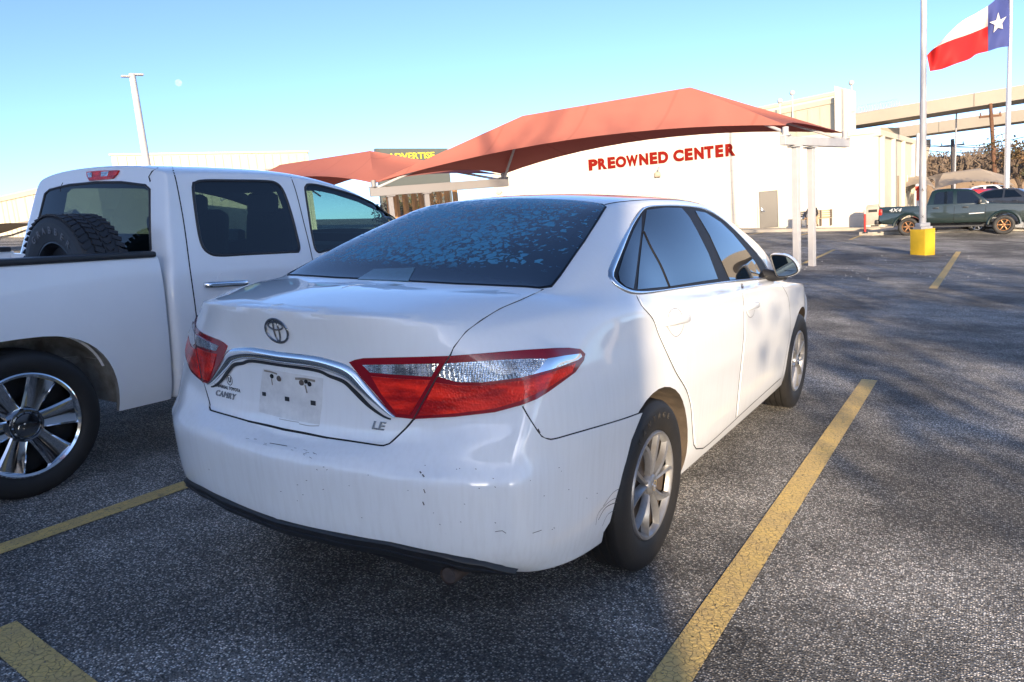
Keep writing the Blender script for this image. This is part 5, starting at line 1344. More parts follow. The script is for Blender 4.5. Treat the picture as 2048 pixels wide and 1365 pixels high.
def arch2(x0, x1):
    bm = bmesh.new(); a_, b_ = [], []
    for k in range(48):
        t = 2*math.pi*k/48; cx_, sz_ = math.cos(t), math.sin(t); y = .215+.47*math.copysign(abs(cx_)**.72, cx_); z = .37+.435*math.copysign(abs(sz_)**.80, sz_)
        a_.append(bm.verts.new((x0, y, z))); b_.append(bm.verts.new((x1, y, z)))
    bm.faces.new(a_); bm.faces.new(b_[::-1])
    for k in range(48): bm.faces.new((a_[k], b_[k], b_[(k+1) % 48], a_[(k+1) % 48]))
    return bm
M_well = mat('dirty_white_inner_fender', (.42, .42, .40), rough=.7, noise=.75, nscale=5, col2=(.10, .08, .06))
bme = bed_mesh()
BSH = Shell([v.co.copy() for v in bme.vertices], [tuple(p.vertices) for p in bme.polygons], [v.normal.copy() for v in bme.vertices])
bed = boolean_cut(bme, [arch2(TX+.60, TX+1.1), arch2(TX-1.1, TX-.60)], M_paint2, M_well, 'bed', truck, TB)
for s_ in (1, -1):
    bm = bmesh.new(); rws = []
    for k in range(33):
        t = math.pi*k/32; cx_, sz_ = math.cos(t), math.sin(t); y = .215+.482*math.copysign(abs(cx_)**.72, cx_); z = .37+.447*abs(sz_)**.80
        rws.append([bm.verts.new(V((TX+s_*xx_, .215+(y-.215)*kk, .37+(z-.37)*kk))-TB) for xx_, kk in ((.872, 1), (.80, 1.0), (.60, .97), (.56, .90), (.555, .2))])
    for A, B in zip(rws, rws[1:]):
        for q_ in range(4): bm.faces.new((A[q_], A[q_+1], B[q_+1], B[q_]))
    mesh_obj('wheel_liner', bm, M_well, truck)
bm = bmesh.new(); bm_box(bm, V((TX, .99, .87))-TB, (1.56, .03, .55)); mesh_obj('bed_bulkhead', bm, M_paint2, truck, smooth=False)
bm = bmesh.new(); bm_box(bm, V((TX, -.93, .80))-TB, (1.55, .045, .70), bevel=.012); tg = mesh_obj('tailgate', bm, M_paint2, truck)
bm = bmesh.new(); bm_box(bm, V((TX, -.965, .98))-TB, (.2, .02, .05), bevel=.008); mesh_obj('handle', bm, M_black, tg)
bm = bmesh.new(); bm_box(bm, V((TX, -1.05, .48))-TB, (1.7, .16, .16), bevel=.03); mesh_obj('rear_bumper', bm, M_chrome, truck)
for s_ in (1, -1):
    bm = bmesh.new(); bm_box(bm, V((TX+s_*.828, .02, 1.172))-TB, (.105, 1.93, .034), bevel=.012); mesh_obj('rail_cap', bm, M_black, truck)
    bm = bmesh.new(); bm_box(bm, V((TX+s_*.87, -.93, .93))-TB, (.07, .07, .40), bevel=.015); mesh_obj('tail_light', bm, M_red, truck)
    bm = bmesh.new(); bm_box(bm, V((TX+s_*.66, 4.33, .86))-TB, (.30, .10, .22), bevel=.03); mesh_obj('headlight', bm, M_clear, truck)
bm = bmesh.new(); bm_box(bm, V((TX, 4.37, .80))-TB, (1.0, .06, .34), bevel=.02); mesh_obj('grille', bm, M_black, truck)
bm = bmesh.new(); bm_box(bm, V((TX, 4.40, .50))-TB, (1.72, .18, .20), bevel=.04); mesh_obj('front_bumper', bm, M_chrome, truck)
bm = bmesh.new(); bm_box(bm, V((TX, 1.7, .42))-TB, (.9, 5.2, .14)); bm_box(bm, V((TX, 2.5, .38))-TB, (1.5, .12, .10)); bm_tube(bm, [V((TX-.6, .215, .37))-TB, V((TX+.6, .215, .37))-TB], .06, 12); mesh_obj('chassis', bm, M_black, truck, smooth=False)
for s_ in (1, -1):
    bm = bmesh.new(); bm_box(bm, V((TX+s_*.98, 2.95, 1.16))-TB, (.20, .10, .20), bevel=.035); bm_box(bm, V((TX+s_*.87, 2.98, 1.12))-TB, (.12, .05, .05), bevel=.01); mesh_obj('door_mirror', bm, M_black, truck)
# chrome wheels
def truck_wheel(pos, side, rot):
    F = Matrix.Translation(V(pos)-TB) @ Matrix.Diagonal((side, 1, 1, 1)) @ Matrix.Rotation(rot, 4, 'X'); rr, R0, w = .262, .370, .25; xo = w/2-.015
    bm = bmesh.new(); bm_lathe(bm, [(-.1, rr-.004), (xo-.10, rr-.012), (xo-.11, .08), (xo-.10, .0005)], 'X', 48); bmesh.ops.delete(bm, geom=[f for f in bm.faces if len(f.verts) > 4], context='FACES'); bm.transform(F); wh = mesh_obj('wheel', bm, M_gap, truck)
    bm = tyre_bm(R0, rr, w, ribs=5, seg=80); bm.transform(F); mesh_obj('tyre', bm, M_rubber, wh)
    bm = bmesh.new(); bm_lathe(bm, [(xo-.03, rr+.002), (xo+.004, rr+.001), (xo+.008, rr-.006), (xo+.002, rr-.018), (xo-.02, rr-.026), (xo-.09, rr-.03)], 'X', 72); bmesh.ops.delete(bm, geom=[f for f in bm.faces if len(f.verts) > 4], context='FACES')
    for k in range(6):
        a = 2*math.pi*k/6; n = 8; rws_ = []
        for i in range(n+1):
            t = i/n; r = .060+(rr-.020-.060)*t; w2 = (.085+.060*t**1.4)/2; x = xo-.030+.020*t; rad = V((0, math.cos(a), math.sin(a))); tan = V((0, -math.sin(a), math.cos(a))); c_ = rad*r
            rws_.append([bm.verts.new(c_+tan*q_*w2+V((x+dx_, 0, 0))) for q_, dx_ in ((-1.12, -.055), (-1, -.004), (-.82, .004), (-.30, -.004), (.30, -.004), (.82, .004), (1, -.004), (1.12, -.055))])
        for A, B in zip(rws_, rws_[1:]):
            for q_ in range(7): bm.faces.new((A[q_], A[q_+1], B[q_+1], B[q_]))
    bm.transform(F); mesh_obj('rim', bm, M_chrome, wh)
    bm = bmesh.new(); bm_lathe(bm, [(xo-.06, .086), (xo-.012, .084), (xo-.004, .078), (xo-.006, .070), (xo-.014, .067), (xo-.012, .060), (xo-.004, .058), (xo-.002, .045), (xo-.001, .0005)], 'X', 40)
    for k in range(12):
        a = 2*math.pi*k/12; bm_box(bm, (xo-.006, .063*math.cos(a), .063*math.sin(a)), (.012, .012, .004), rot=Matrix.Rotation(a, 3, 'X'))
    bm.transform(F); hc = mesh_obj('hub_cap', bm, mat('dark_chrome', (.30, .31, .33), rough=.12, metal=1), wh)
    bw = [(-.042, -.008), (-.016, -.008), (-.016, -.014), (.016, -.014), (.016, -.008), (.042, -.008), (.042, .008), (.016, .008), (.016, .014), (-.016, .014), (-.016, .008), (-.042, .008)]
    bm = bmesh.new(); F2 = Matrix.Translation(V(pos)-TB) @ Matrix.Diagonal((side, 1, 1, 1))
    bm_poly(bm, [F2 @ V((xo+.001, y+z*.35, z)) for y, z in bw], (side*.005, 0, 0)); mesh_obj('emblem', bm, M_chrome, hc, smooth=False)
truck_wheel((TX+.775, .215, .37), 1, R(6)); truck_wheel((TX-.775, .215, .37), -1, 0); truck_wheel((TX+.775, 3.50, .37), 1, R(30)); truck_wheel((TX-.775, 3.50, .37), -1, 0)
MIR[0] = 0.0
# spare wheel lying upright in the bed, its own thing
SPp = V((-2.52, .79, 1.035)); spare = thing('spare_tyre', 'black spare tyre on a steel rim standing in the pickup bed', 'tyre', M3 @ V((SPp.x, SPp.y, .67)), M3); SPB = V((SPp.x, SPp.y, .67))
F = Matrix.Translation(SPp-SPB) @ Matrix.Rotation(-R(90), 4, 'Z') @ Matrix.Rotation(.2, 4, 'X')
def tread_blocks(bm, R0, w, n=52):
    for k in range(n):
        for j, xo in enumerate((-.40, -.16, .10, .36)):
            a = 2*math.pi*(k+(j % 2)*.5+.15*j)/n; T_ = Matrix.Rotation(a, 4, 'X') @ Matrix.Translation((xo*w, 0, R0+.002)) @ Matrix.Rotation(.5 if j % 2 else -.4, 4, 'Z')
            bm_box(bm, (0, 0, 0), (w*.20, 2*math.pi*R0/n*.66, .010)); bmesh.ops.transform(bm, matrix=T_, verts=bm.verts[-8:])
bm = tyre_bm(.362, .212, .25, ribs=4, seg=80); bm.verts.ensure_lookup_table(); tread_blocks(bm, .360, .25); bm.transform(F); sp_t = mesh_obj('tyre', bm, mat('tread_rubber', (.022, .023, .027), rough=.6), spare, smooth=False)
bm = bmesh.new(); bm_lathe(bm, [(.11, .214), (.112, .205), (.09, .195), (.05, .19), (.04, .13), (.075, .11), (.08, .07), (.05, .06), (.05, .0005)], 'X', 48); bmesh.ops.delete(bm, geom=[f for f in bm.faces if len(f.verts) > 4], context='FACES'); bm.transform(F); mesh_obj('rim', bm, mat('black_steel_rim', (.03, .03, .033), rough=.3, metal=.5), spare)
for i, ch in enumerate('GRABBER'):
    a = R(128-i*13.5); rad = V((math.cos(a), 0, math.sin(a))); tan = V((math.sin(a), 0, -math.cos(a)))
    T_ = Matrix.Translation(SPp+rad*.275+V((0, -.1245, 0))) @ Matrix((tan, rad, V((0, -1, 0)))).transposed().to_4x4(); text_mesh('sidewall_letter', ch, .055, T_, mat('raised_letter', (.12, .12, .13), rough=.5), sp_t, SPB, .0018)

# ------------------------------------------------------------------ poles, flag, moon
def pole_thing(name, label, cat, base, group=None): return thing(name, label, cat, base, None, group)
b_ = base_at(1845, 510); pb = b_
lp = pole_thing('light_pole', 'tall white light pole on a square yellow concrete base near the green pickup', 'light pole', pb)
rz_ = math.atan2((wx).y, wx.x)+R(38)
hb_ = up_to(1845, 458, pb); ht_ = up_to(1846, 447, pb)
bm = bmesh.new(); bm_box(bm, (0, 0, hb_/2-.15), (.44, .44, hb_+.3), rz=rz_, bevel=.012); mesh_obj('base', bm, mat('yellow_painted_concrete', (.72, .46, .02), rough=.6, noise=.12, nscale=5), lp)
bm = bmesh.new(); bm_box(bm, (0, 0, hb_+.03), (.34, .34, .06), rz=rz_-R(20)); bm_box(bm, (0, 0, hb_+.11), (.30, .24, .10), rz=rz_-R(20), bevel=.02); mesh_obj('anchor_plate', bm, M_white, lp)
bm = bmesh.new(); bm_tube(bm, [(0, 0, hb_), (0, 0, 13)], .085, 20, radii=[.088, .060]); mesh_obj('pole', bm, M_white, lp)
bm = bmesh.new(); bm_box(bm, (.5, 0, 12.95), (.7, .3, .12), bevel=.04); bm_box(bm, (-.5, 0, 12.95), (.7, .3, .12), bevel=.04); mesh_obj('lamp_head', bm, M_white, lp)
tocam = (CPW-pb); tocam.z = 0; tocam.normalize(); tx_ = V((-tocam.y, tocam.x, 0))
for s_, py_ in (('6', 380), ('X', 434)):
    z_ = up_to(1844, py_, pb); T_ = Matrix.Translation(V((0, 0, z_))+tocam*.0875) @ Matrix((tx_, V((0, 0, 1)), tocam)).transposed().to_4x4(); text_mesh('painted_mark', s_, .13 if s_ == '6' else .10, T_, M_ink, lp, (0, 0, 0), .001)
b_ = W(300, 500, 36); b_.z = groundz(b_)
l2 = pole_thing('light_pole', 'tall pale double-headed light pole rising behind the white pickup cab', 'light pole', b_)
zt_ = up_to(262, 146, b_); xx_ = atw(262, 146, 36)
# the tripod saw this pole against the sky: its foot is where its vertical meets the ground
T0 = atw(264, 148, 36); l2.location = (T0.x, T0.y, groundz(T0)); zt_ = T0.z-l2.location.z
bm = bmesh.new(); bm_tube(bm, [(0, 0, 0), (0, 0, zt_)], .17, 16, radii=[.20, .15]); mesh_obj('pole', bm, M_white, l2)
rr_ = M3 @ CR; rr_.z = 0; rr_.normalize(); ang_ = math.atan2(rr_.y, rr_.x)+R(35)
for s_ in (1, -1):
    d_ = V((math.cos(ang_), math.sin(ang_), 0))*s_
    bm = bmesh.new(); bm_box(bm, d_*.30+V((0, 0, zt_-.08+.05*s_)), (.42, .26, .09), rz=ang_, bevel=.035); mesh_obj('lamp_head', bm, M_white, l2)
fp_top = atw(2022, 0, 33); fb = V((fp_top.x, fp_top.y, groundz(fp_top)))
fpole = thing('flagpole', 'slim silver flagpole at the right edge carrying the red, white and blue flag', 'flagpole', fb)
bm = bmesh.new(); bm_tube(bm, [(0, 0, 0), (0, 0, 6), (0, 0, 13)], .09, 16, radii=[.13, .10, .06]); bmesh.ops.create_uvsphere(bm, u_segments=12, v_segments=8, radius=.12, matrix=Matrix.Translation((0, 0, 13.1))); mesh_obj('pole', bm, mat('brushed_aluminium', (.6, .6, .6), rough=.35, metal=.6), fpole)
flag = thing('flag', 'waving flag with a white star on blue beside white and red bands', 'flag', atw(2017, 93, 33))
fo = flag.location.copy()
Tc = catmull([(2019, -26, 0), (1995, -4, 0), (1976, 12, 0), (1950, 28, 0), (1925, 42, 0), (1900, 64, 0), (1880, 86, 0), (1862, 102, 0), (1853, 111, 0)], n=8)
Bc = catmull([(2019, 93, 0), (1998, 96, 0), (1976, 103, 0), (1953, 109, 0), (1938, 119, 0), (1912, 128, 0), (1886, 138, 0), (1872, 141, 0), (1860, 143, 0)], n=8)
Mc = catmull([(2019, 36, 0), (1998, 46, 0), (1976, 53, 0), (1955, 62, 0), (1932, 71, 0), (1908, 79, 0), (1888, 87, 0), (1867, 98, 0), (1854, 112, 0)], n=8)
def fdep(i, v): 
    u = i/64; return 33-.35*math.sin(u*9.5+v*2.2)*min(1, u*3+.15)-.10*math.sin(u*21-v*5)-u*1.0
def flag_part(name, Ca, Cb, i0, i1, m, va, vb):
    bm = bmesh.new(); g = []
    for i in range(i0, i1+1):
        row = []
        for j in range(9):
            v = j/8; p = Ca[i].lerp(Cb[i], v); row.append(bm.verts.new(atw(p.x, p.y, fdep(i, va+(vb-va)*v))-fo))
        g.append(row)
    for A, B in zip(g, g[1:]):
        for j in range(8): bm.faces.new((A[j], B[j], B[j+1], A[j+1]))
    return mesh_obj(name, bm, m, flag, smooth='keep')
def clothm(name, col):
    def bld_(nt, b, tc):
        N = nt.nodes; L = nt.links; tr = N.new('ShaderNodeBsdfTranslucent'); tr.inputs[0].default_value = (*col, 1); ms = N.new('ShaderNodeMixShader'); ms.inputs[0].default_value = .35
        L.new(b.outputs[0], ms.inputs[1]); L.new(tr.outputs[0], ms.inputs[2]); L.new(ms.outputs[0], N['Material Output'].inputs[0])
    return mat(name, col, rough=.75, build=bld_)
flag_part('blue_field', Tc, Bc, 0, 16, clothm('blue_flag_cloth', (.06, .08, .26)), 0, 1)
flag_part('white_band', Tc, Mc, 16, 64, clothm('white_flag_cloth', (.75, .70, .62)), 0, .5); flag_part('red_band', Mc, Bc, 16, 64, clothm('red_flag_cloth', (.62, .02, .02)), .5, 1)
bm = bmesh.new(); st5 = [(1996.5, 25), (2001, 40), (2013, 33), (2004.5, 47), (2006, 58), (1996, 56), (1987, 66), (1989.5, 50), (1979, 45), (1992.5, 41)]
for dz_ in (-.10, .10):
    vs = []
    for k in range(10): 
        i_ = min(range(17), key=lambda i: abs(Tc[i].x-st5[k][0])); v = (st5[k][1]-Tc[i_].y)/(Bc[i_].y-Tc[i_].y); vs.append(bm.verts.new(atw(*st5[k], fdep(i_, v)+dz_)-fo))
    c_ = bm.verts.new(atw(1997, 46, fdep(8, .5)+dz_*1.3)-fo)
    for k in range(10): bm.faces.new((vs[k], vs[(k+1) % 10], c_))
mesh_obj('star', bm, clothm('white_star_cloth', (.80, .78, .72)), flag, smooth=False)
mo = atw(357, 166, 1200); bm = bmesh.new(); bmesh.ops.create_uvsphere(bm, u_segments=32, v_segments=16, radius=5.4)
def _moon(nt, b, tc):
    N = nt.nodes; L = nt.links; e = N.new('ShaderNodeEmission'); e.inputs[0].default_value = (.40, .46, .5, 1); e.inputs[1].default_value = .55
    n = N.new('ShaderNodeTexNoise'); n.inputs['Scale'].default_value = .25; L.new(tc.outputs['Object'], n.inputs['Vector']); r = N.new('ShaderNodeMapRange'); r.inputs[1].default_value = .35; r.inputs[2].default_value = .65; r.inputs[3].default_value = .12; r.inputs[4].default_value = .5; L.new(n.outputs['Fac'], r.inputs[0])
    t = N.new('ShaderNodeBsdfTransparent'); ms = N.new('ShaderNodeMixShader'); L.new(r.outputs[0], ms.inputs[0]); L.new(t.outputs[0], ms.inputs[1]); L.new(e.outputs[0], ms.inputs[2]); L.new(ms.outputs[0], N['Material Output'].inputs[0])
moon = mesh_obj('moon', bm, mat('pale_day_moon', (.5, .5, .5), build=_moon)); moon.location = mo; tag(moon, kind='structure'); moon.visible_shadow = True

# ------------------------------------------------------------------ elevated roads
def deck(name, label, pa, da, pb_, db, thick_px, width, ext, piers, zt=None):
    A, B = atw(*pa, da), atw(*pb_, db); x = V((B.x-A.x, B.y-A.y, 0)); L_ = x.length; x.normalize(); slope = (B.z-A.z)/L_; y = V((-x.y, x.x, 0))
    if y.dot(A-CPW) < 0: y = -y
    o = thing(name, label, 'overpass', V((A.x, A.y, -1)), None, 'elevated road decks'); o0 = o.location.copy(); th = thick_px
    P = lambda s, t, z: A+x*s+y*t+V((0, 0, z+slope*s))-o0
    bm = bmesh.new(); a0, a1 = ext
    sec = [(0, 0), (0, -th), (1.2, -th), (1.6, -th-.1), (width-1.6, -th-.1), (width-1.2, -th), (width, -th), (width, 0), (width-.3, 0), (width-.3, -.9), (.3, -.9), (.3, 0)]
    r0 = [bm.verts.new(P(a0, *q_)) for q_ in sec]; r1 = [bm.verts.new(P(a1, *q_)) for q_ in sec]
    for k in range(len(sec)): bm.faces.new((r0[k], r0[(k+1) % len(sec)], r1[(k+1) % len(sec)], r1[k]))
    bm.faces.new(r0); bm.faces.new(r1); mesh_obj('deck', bm, M_ovp, o, smooth=False)
    for s in piers:
        zg = -4
        zt_ = P(s, 0, -th-.5).z; bm = bmesh.new()
        c_ = P(s, width/2, 0); bm_poly(bm, [P(s-.9, .2, -th-.5), P(s-.9, width-.2, -th-.5), P(s-.9, width-.2, -th-1.3), P(s-.9, width/2+1.4, -th-3.0), V((P(s-.9, width/2+1.2, 0).x, P(s-.9, width/2+1.2, 0).y, zg)), V((P(s-.9, width/2-1.2, 0).x, P(s-.9, width/2-1.2, 0).y, zg)), P(s-.9, width/2-1.4, -th-3.0), P(s-.9, .2, -th-1.3)], x*1.8)
        mesh_obj('pier', bm, M_ovp, o, smooth=False)
    bm = bmesh.new()
    for s in range(int(a0), int(a1), 12): bm_box(bm, P(s, -.004, -th/2), (.06, .03, th), rz=math.atan2(x.y, x.x))
    mesh_obj('joints', bm, mat('deck_joint', (.2, .18, .15)), o, smooth=False)
    return o
deck('overpass', 'nearer elevated road crossing the upper right above the parked cars', (1715, 226), 72, (2046, 170), 62, 1.15, 5, (-2, 160), (1.2, 25, 52, 80, 110, 140))
deck('overpass', 'farther elevated road running below and behind the nearer one', (1780, 257), 96, (2046, 219), 84, 1.3, 5, (-6, 150), (2, 21.5, 52, 82, 112))
# coil of razor wire above the wing roof
cw0, cw1 = atw(1714, 222, 51), atw(1795, 207, 52); bm = bmesh.new(); n_ = 150
bm_tube(bm, [(cw0.lerp(cw1, i/n_)-cw0)+V((.0, .08*math.sin(i*.62), .26*math.cos(i*.62)+.05))+(M3 @ CR)*.26*math.sin(i*.62) for i in range(n_+1)], .014, 4)
o = mesh_obj('razor_wire', bm, mat('grey_wire', (.35, .36, .38), rough=.5, metal=.3)); o.location = cw0; tag(o, 'coil of razor wire over the wing roof next to the stair tower', 'wire')

# ------------------------------------------------------------------ utility poles, wires
def stick(name, label, cat, px0, y0, px1, y1, dep, r, m, arms=(), group=None):
    T_ = atw(px0, y0, dep); o = thing(name, label, cat, V((T_.x, T_.y, groundz(T_)-.5)), None, group); h = T_.z-o.location.z
    lean = atw(px1, y1, dep)-V((T_.x, T_.y, atw(px1, y1, dep).z))
    B_ = V((lean.x, lean.y, atw(px1, y1, dep).z-o.location.z)); d = V((0, 0, h))-B_; foot = B_-d*(B_.z/d.z)
    bm = bmesh.new(); bm_tube(bm, [foot, V((0, 0, h))], r, 10, radii=[r*1.2, r*.8]); mesh_obj('pole', bm, m, o)
    for z_, w_ in arms:
        bm = bmesh.new(); bm_box(bm, (0, 0, h-z_), (w_, .12, .14), rz=math.atan2(rr_.y, rr_.x)); 
        for q_ in (-.45, .45): bm_tube(bm, [rr_*w_*q_+V((0, 0, h-z_)), rr_*w_*q_+V((0, 0, h-z_+.3))], .05, 6)
        mesh_obj('crossarm', bm, m, o)
    return o
M_wood = mat('brown_pole_wood', (.16, .075, .04), rough=.85, noise=.5, nscale=2)
M_dpole = mat('dark_pole', (.05, .045, .05), rough=.7)
stick('utility_pole', 'leaning brown wooden utility pole under the nearer overpass', 'utility pole', 1981, 208, 1989, 340, 55, .15, M_wood, ((.9, 1.6),))
stick('utility_pole', 'short black utility pole with a small crossarm behind the tan canopy', 'utility pole', 1905, 279, 1906, 342, 75, .20, M_dpole, ((.6, 2.4),))
stick('sign_mast', 'very thin tall two-tone mast beside the short black utility pole', 'mast', 1913, 222, 1910, 342, 70, .08, mat('grey_mast', (.3, .3, .33), rough=.5))
stick('lamp_post', 'white lamp post with a bent arm just left of the yellow-based pole', 'lamp post', 1836, 268, 1834, 345, 60, .16, M_white)
for k, (y0, y1) in enumerate(((291, 262), (298, 284), (345-60, 290-10))):
    A, B = atw(1826, y0, 90), atw(2120, y1-8, 80); bm = bmesh.new(); bm_tube(bm, [A.lerp(B, t/10)-A-V((0, 0, .9*4*(t/10)*(1-t/10))) for t in range(11)], .045, 5)
    o = mesh_obj('power_line', bm, M_dpole); o.location = A; tag(o, 'thin black power line crossing the sky below the overpass decks', 'wire', 'power lines behind the overpass')

# ------------------------------------------------------------------ trees and scrub
def _leaf(c1, c2):
    def f(nt, b, tc):
        N = nt.nodes; L = nt.links; g = N.new('ShaderNodeObjectInfo'); n = N.new('ShaderNodeTexNoise'); n.inputs['Scale'].default_value = 1.3; n.inputs['Detail'].default_value = 6; L.new(tc.outputs['Object'], n.inputs['Vector'])
        r = N.new('ShaderNodeMapRange'); r.inputs[1].default_value = .35; r.inputs[2].default_value = .65; L.new(n.outputs['Fac'], r.inputs[0])
        mx = N.new('ShaderNodeMix'); mx.data_type = 'RGBA'; L.new(r.outputs[0], mx.inputs[0]); mx.inputs[6].default_value = (*c1, 1); mx.inputs[7].default_value = (*c2, 1); L.new(mx.outputs[2], b.inputs['Base Color'])
    return f
M_scrub = mat('winter_scrub', (.2, .13, .08), rough=.9, build=_leaf((.19, .135, .095), (.13, .10, .075)))
M_leafd = mat('dark_leaves', (.05, .06, .02), rough=.8, build=_leaf((.035, .04, .016), (.16, .085, .035)))
M_leafg = mat('shrub_leaves', (.08, .10, .03), rough=.8, build=_leaf((.10, .11, .03), (.03, .04, .02)))
M_bark = mat('bark', (.10, .07, .05), rough=.9, noise=.4, nscale=4, bump=.4, bscale=12)
def leaves(bm, c, r, n, s, rnd, flat=1.0):
    for _ in range(n):
        d = V((rnd.gauss(0, 1), rnd.gauss(0, 1), rnd.gauss(0, 1))).normalized()*(rnd.random()**.45); p = V(c)+V((d.x*r, d.y*r, d.z*r*flat))
        a = V((rnd.uniform(-1, 1), rnd.uniform(-1, 1), rnd.uniform(-1, 1))).normalized()*s*rnd.uniform(.5, 1.3); b = a.cross(V((rnd.uniform(-1, 1), rnd.uniform(-1, 1), rnd.uniform(-1, 1)))).normalized()*s*rnd.uniform(.3, .8)
        bm.faces.new([bm.verts.new(p-a), bm.verts.new(p+b), bm.verts.new(p+a), bm.verts.new(p-b)])
def limb(bm, p, d, L_, r, depth, rnd, tips, spread=.55, kids=(2, 3)):
    q = [V(p)]; dd = V(d).normalized()
    for k in range(3): dd = (dd+V((rnd.gauss(0, .13), rnd.gauss(0, .13), rnd.gauss(0, .08)))).normalized(); q.append(q[-1]+dd*L_/3)
    bm_tube(bm, q, r, 6 if depth > 1 else 4, radii=[r, r*.88, r*.76, r*.62], cap=False)
    if depth == 0: tips.append(q[-1]); return
    for _ in range(rnd.randint(*kids)):
        nd = (dd+V((rnd.gauss(0, spread), rnd.gauss(0, spread), rnd.gauss(.12, spread*.6)))).normalized(); limb(bm, q[-1] if rnd.random() < .6 else q[2], nd, L_*rnd.uniform(.62, .85), r*.62, depth-1, rnd, tips, spread, kids)
def tree(label, base, h, seed, m_leaf, nleaf, ls, depth=4, group=None, r=.2, clump=.7, spread=.55):
    rnd = random.Random(seed); o = thing('tree', label, 'tree', base, None, group); bm = bmesh.new(); tips = []
    limb(bm, (0, 0, -.2), (rnd.gauss(0, .05), rnd.gauss(0, .05), 1), h*.34, r, depth, rnd, tips, spread); mesh_obj('trunk', bm, M_bark, o)
    if nleaf:
        bm = bmesh.new()
        for t in tips: leaves(bm, t, clump, nleaf, ls, rnd, .8)
        mesh_obj('crown', bm, m_leaf, o, smooth=False)
    return o
rt = W(2046, 395, 40); rt.z = groundz(rt)
tree('dark leafy tree with brown leaves at the right edge under the flag', rt, 4.6, 5, M_leafd, 46, .10, depth=3, r=.16, clump=.75, spread=.8)
rnd = random.Random(11); bm = bmesh.new(); so = W(1940, 340, 130)
for k in range(340):
    px_ = rnd.uniform(1790, 2150); dp = rnd.uniform(95, 170); top = prof(px_, [(1790, 324), (1850, 320), (1900, 324), (1940, 318), (1965, 300), (1985, 296), (2005, 310), (2060, 312), (2150, 306)])
    py_ = rnd.uniform(top, 350); c_ = atw(px_, py_, dp)-so; leaves(bm, c_, rnd.uniform(1.4, 3.0), 75, .20, rnd, .7)
for k in range(150):
    px_ = rnd.uniform(1830, 2100); dp = rnd.uniform(90, 130); top = prof(px_, [(1790, 308), (1850, 303), (1900, 311), (1950, 300), (1975, 282), (2000, 295), (2060, 300), (2150, 296)])
    a_ = atw(px_, 345, dp)-so; b2_ = atw(px_+rnd.uniform(-8, 8), rnd.uniform(top-4, 330), dp)-so; bm_tube(bm, [a_, a_.lerp(b2_, .5)+V((rnd.gauss(0, .4), rnd.gauss(0, .4), 0)), b2_], .12, 4, radii=[.22, .14, .05], cap=False)
sc_ = mesh_obj('scrub_woodland', bm, M_scrub, smooth=False); sc_.location = so; tag(sc_, 'leafless brown scrub woodland on the far rise below the overpass', 'woodland', kind='stuff')
bm = bmesh.new(); hA = [atw(px_, prof(px_, [(1700, 318), (1850, 316), (1950, 310), (2048, 306), (2300, 300)]), 200) for px_ in range(1600, 2400, 40)]
for p, q_ in zip(hA, hA[1:]): bm.faces.new([bm.verts.new(v) for v in (p, q_, V((q_.x, q_.y, -12)), V((p.x, p.y, -12)))])
bmesh.ops.remove_doubles(bm, verts=bm.verts[:], dist=.01); r2_ = bmesh.ops.extrude_face_region(bm, geom=bm.faces[:]); bmesh.ops.translate(bm, verts=[v for v in r2_['geom'] if isinstance(v, bmesh.types.BMVert)], vec=(M3 @ CF)*40)
tag(mesh_obj('hill', bm, mat('brown_hill', (.24, .17, .11), rough=.95, noise=.45, nscale=.12, col2=(.13, .09, .06)), smooth=False), kind='structure')
for k, (px_, y_, dp, s_) in enumerate(((788, 412, 30, 1.0), (806, 400, 31, .8), (842, 398, 32, 1.3), (858, 392, 31.5, 1.1))):
    b_ = W(px_, 440, dp); b_.z = groundz(b_); h_ = up_to(px_, y_-22, b_); o = thing('shrub', ['dry greyish shrub behind the leftmost fence timbers', 'yellow-green shrub low between the fence timbers', 'dark evergreen shrub in the middle of the timber fence', 'dark shrub behind the fence next to the thick post'][k], 'shrub', b_, None, 'shrubs behind the timber fence')
    bm = bmesh.new(); leaves(bm, (0, 0, max(.6, h_*.5)), max(.7, h_*.48), 900, .07, random.Random(k), 1.0); mesh_obj('foliage', bm, [M_scrub, M_leafg, M_leafd, M_leafd][k], o, smooth=False); bm = bmesh.new(); bm_tube(bm, [(0, 0, -.2), (0, 0, h_*.5)], .05, 6); mesh_obj('stem', bm, M_bark, o)

# ------------------------------------------------------------------ tan canopies far right and far left
M_tan = mat('tan_shade_fabric', (.44, .36, .27), rough=.85, noise=.1, nscale=.5)
canopy('shade_canopy', 'long tan shade canopy over the far cars at the right', W(1868, 381, 46), W(2030, 372, 44), W(1850, 356, 52), W(2014, 352, 52), W(1886, 347, 49), W(1957, 337, 48.5), M_tan, None, sag=.3, n=8)
canopy('shade_canopy', 'small tan canopy tip left of the long one, against the wing corner', W(1800, 384, 47), W(1872, 378, 46), W(1800, 366, 53), W(1850, 362, 52), W(1815, 356, 50), W(1852, 351, 49), M_tan, None, sag=.3, n=8)
canopy('shade_canopy', 'grey-tan canopy in front of the warehouse wall left of the pickup', W(-160, 492, 24), W(120, 458, 22), W(-60, 478, 28), W(190, 452, 27), W(20, 462, 25.5), W(150, 418, 24.5), M_tan, None, sag=.25, n=8)
for px_, dp in ((1830, 47), (1880, 46), (2008, 45)):
    t_ = W(px_, 382, dp); b_ = V((t_.x, t_.y, groundz(t_))); bm = bmesh.new(); bm_tube(bm, [(0, 0, -.1), t_-b_], .08, 8); o = mesh_obj('canopy_post', bm, M_white); o.location = b_; tag(o, {1830: 'pale canopy post below the small tan canopy tip', 1880: 'pale canopy post in the middle under the tan canopies', 2008: 'pale canopy post at the right end of the long tan canopy'}[px_], 'post', 'posts of the tan canopies')

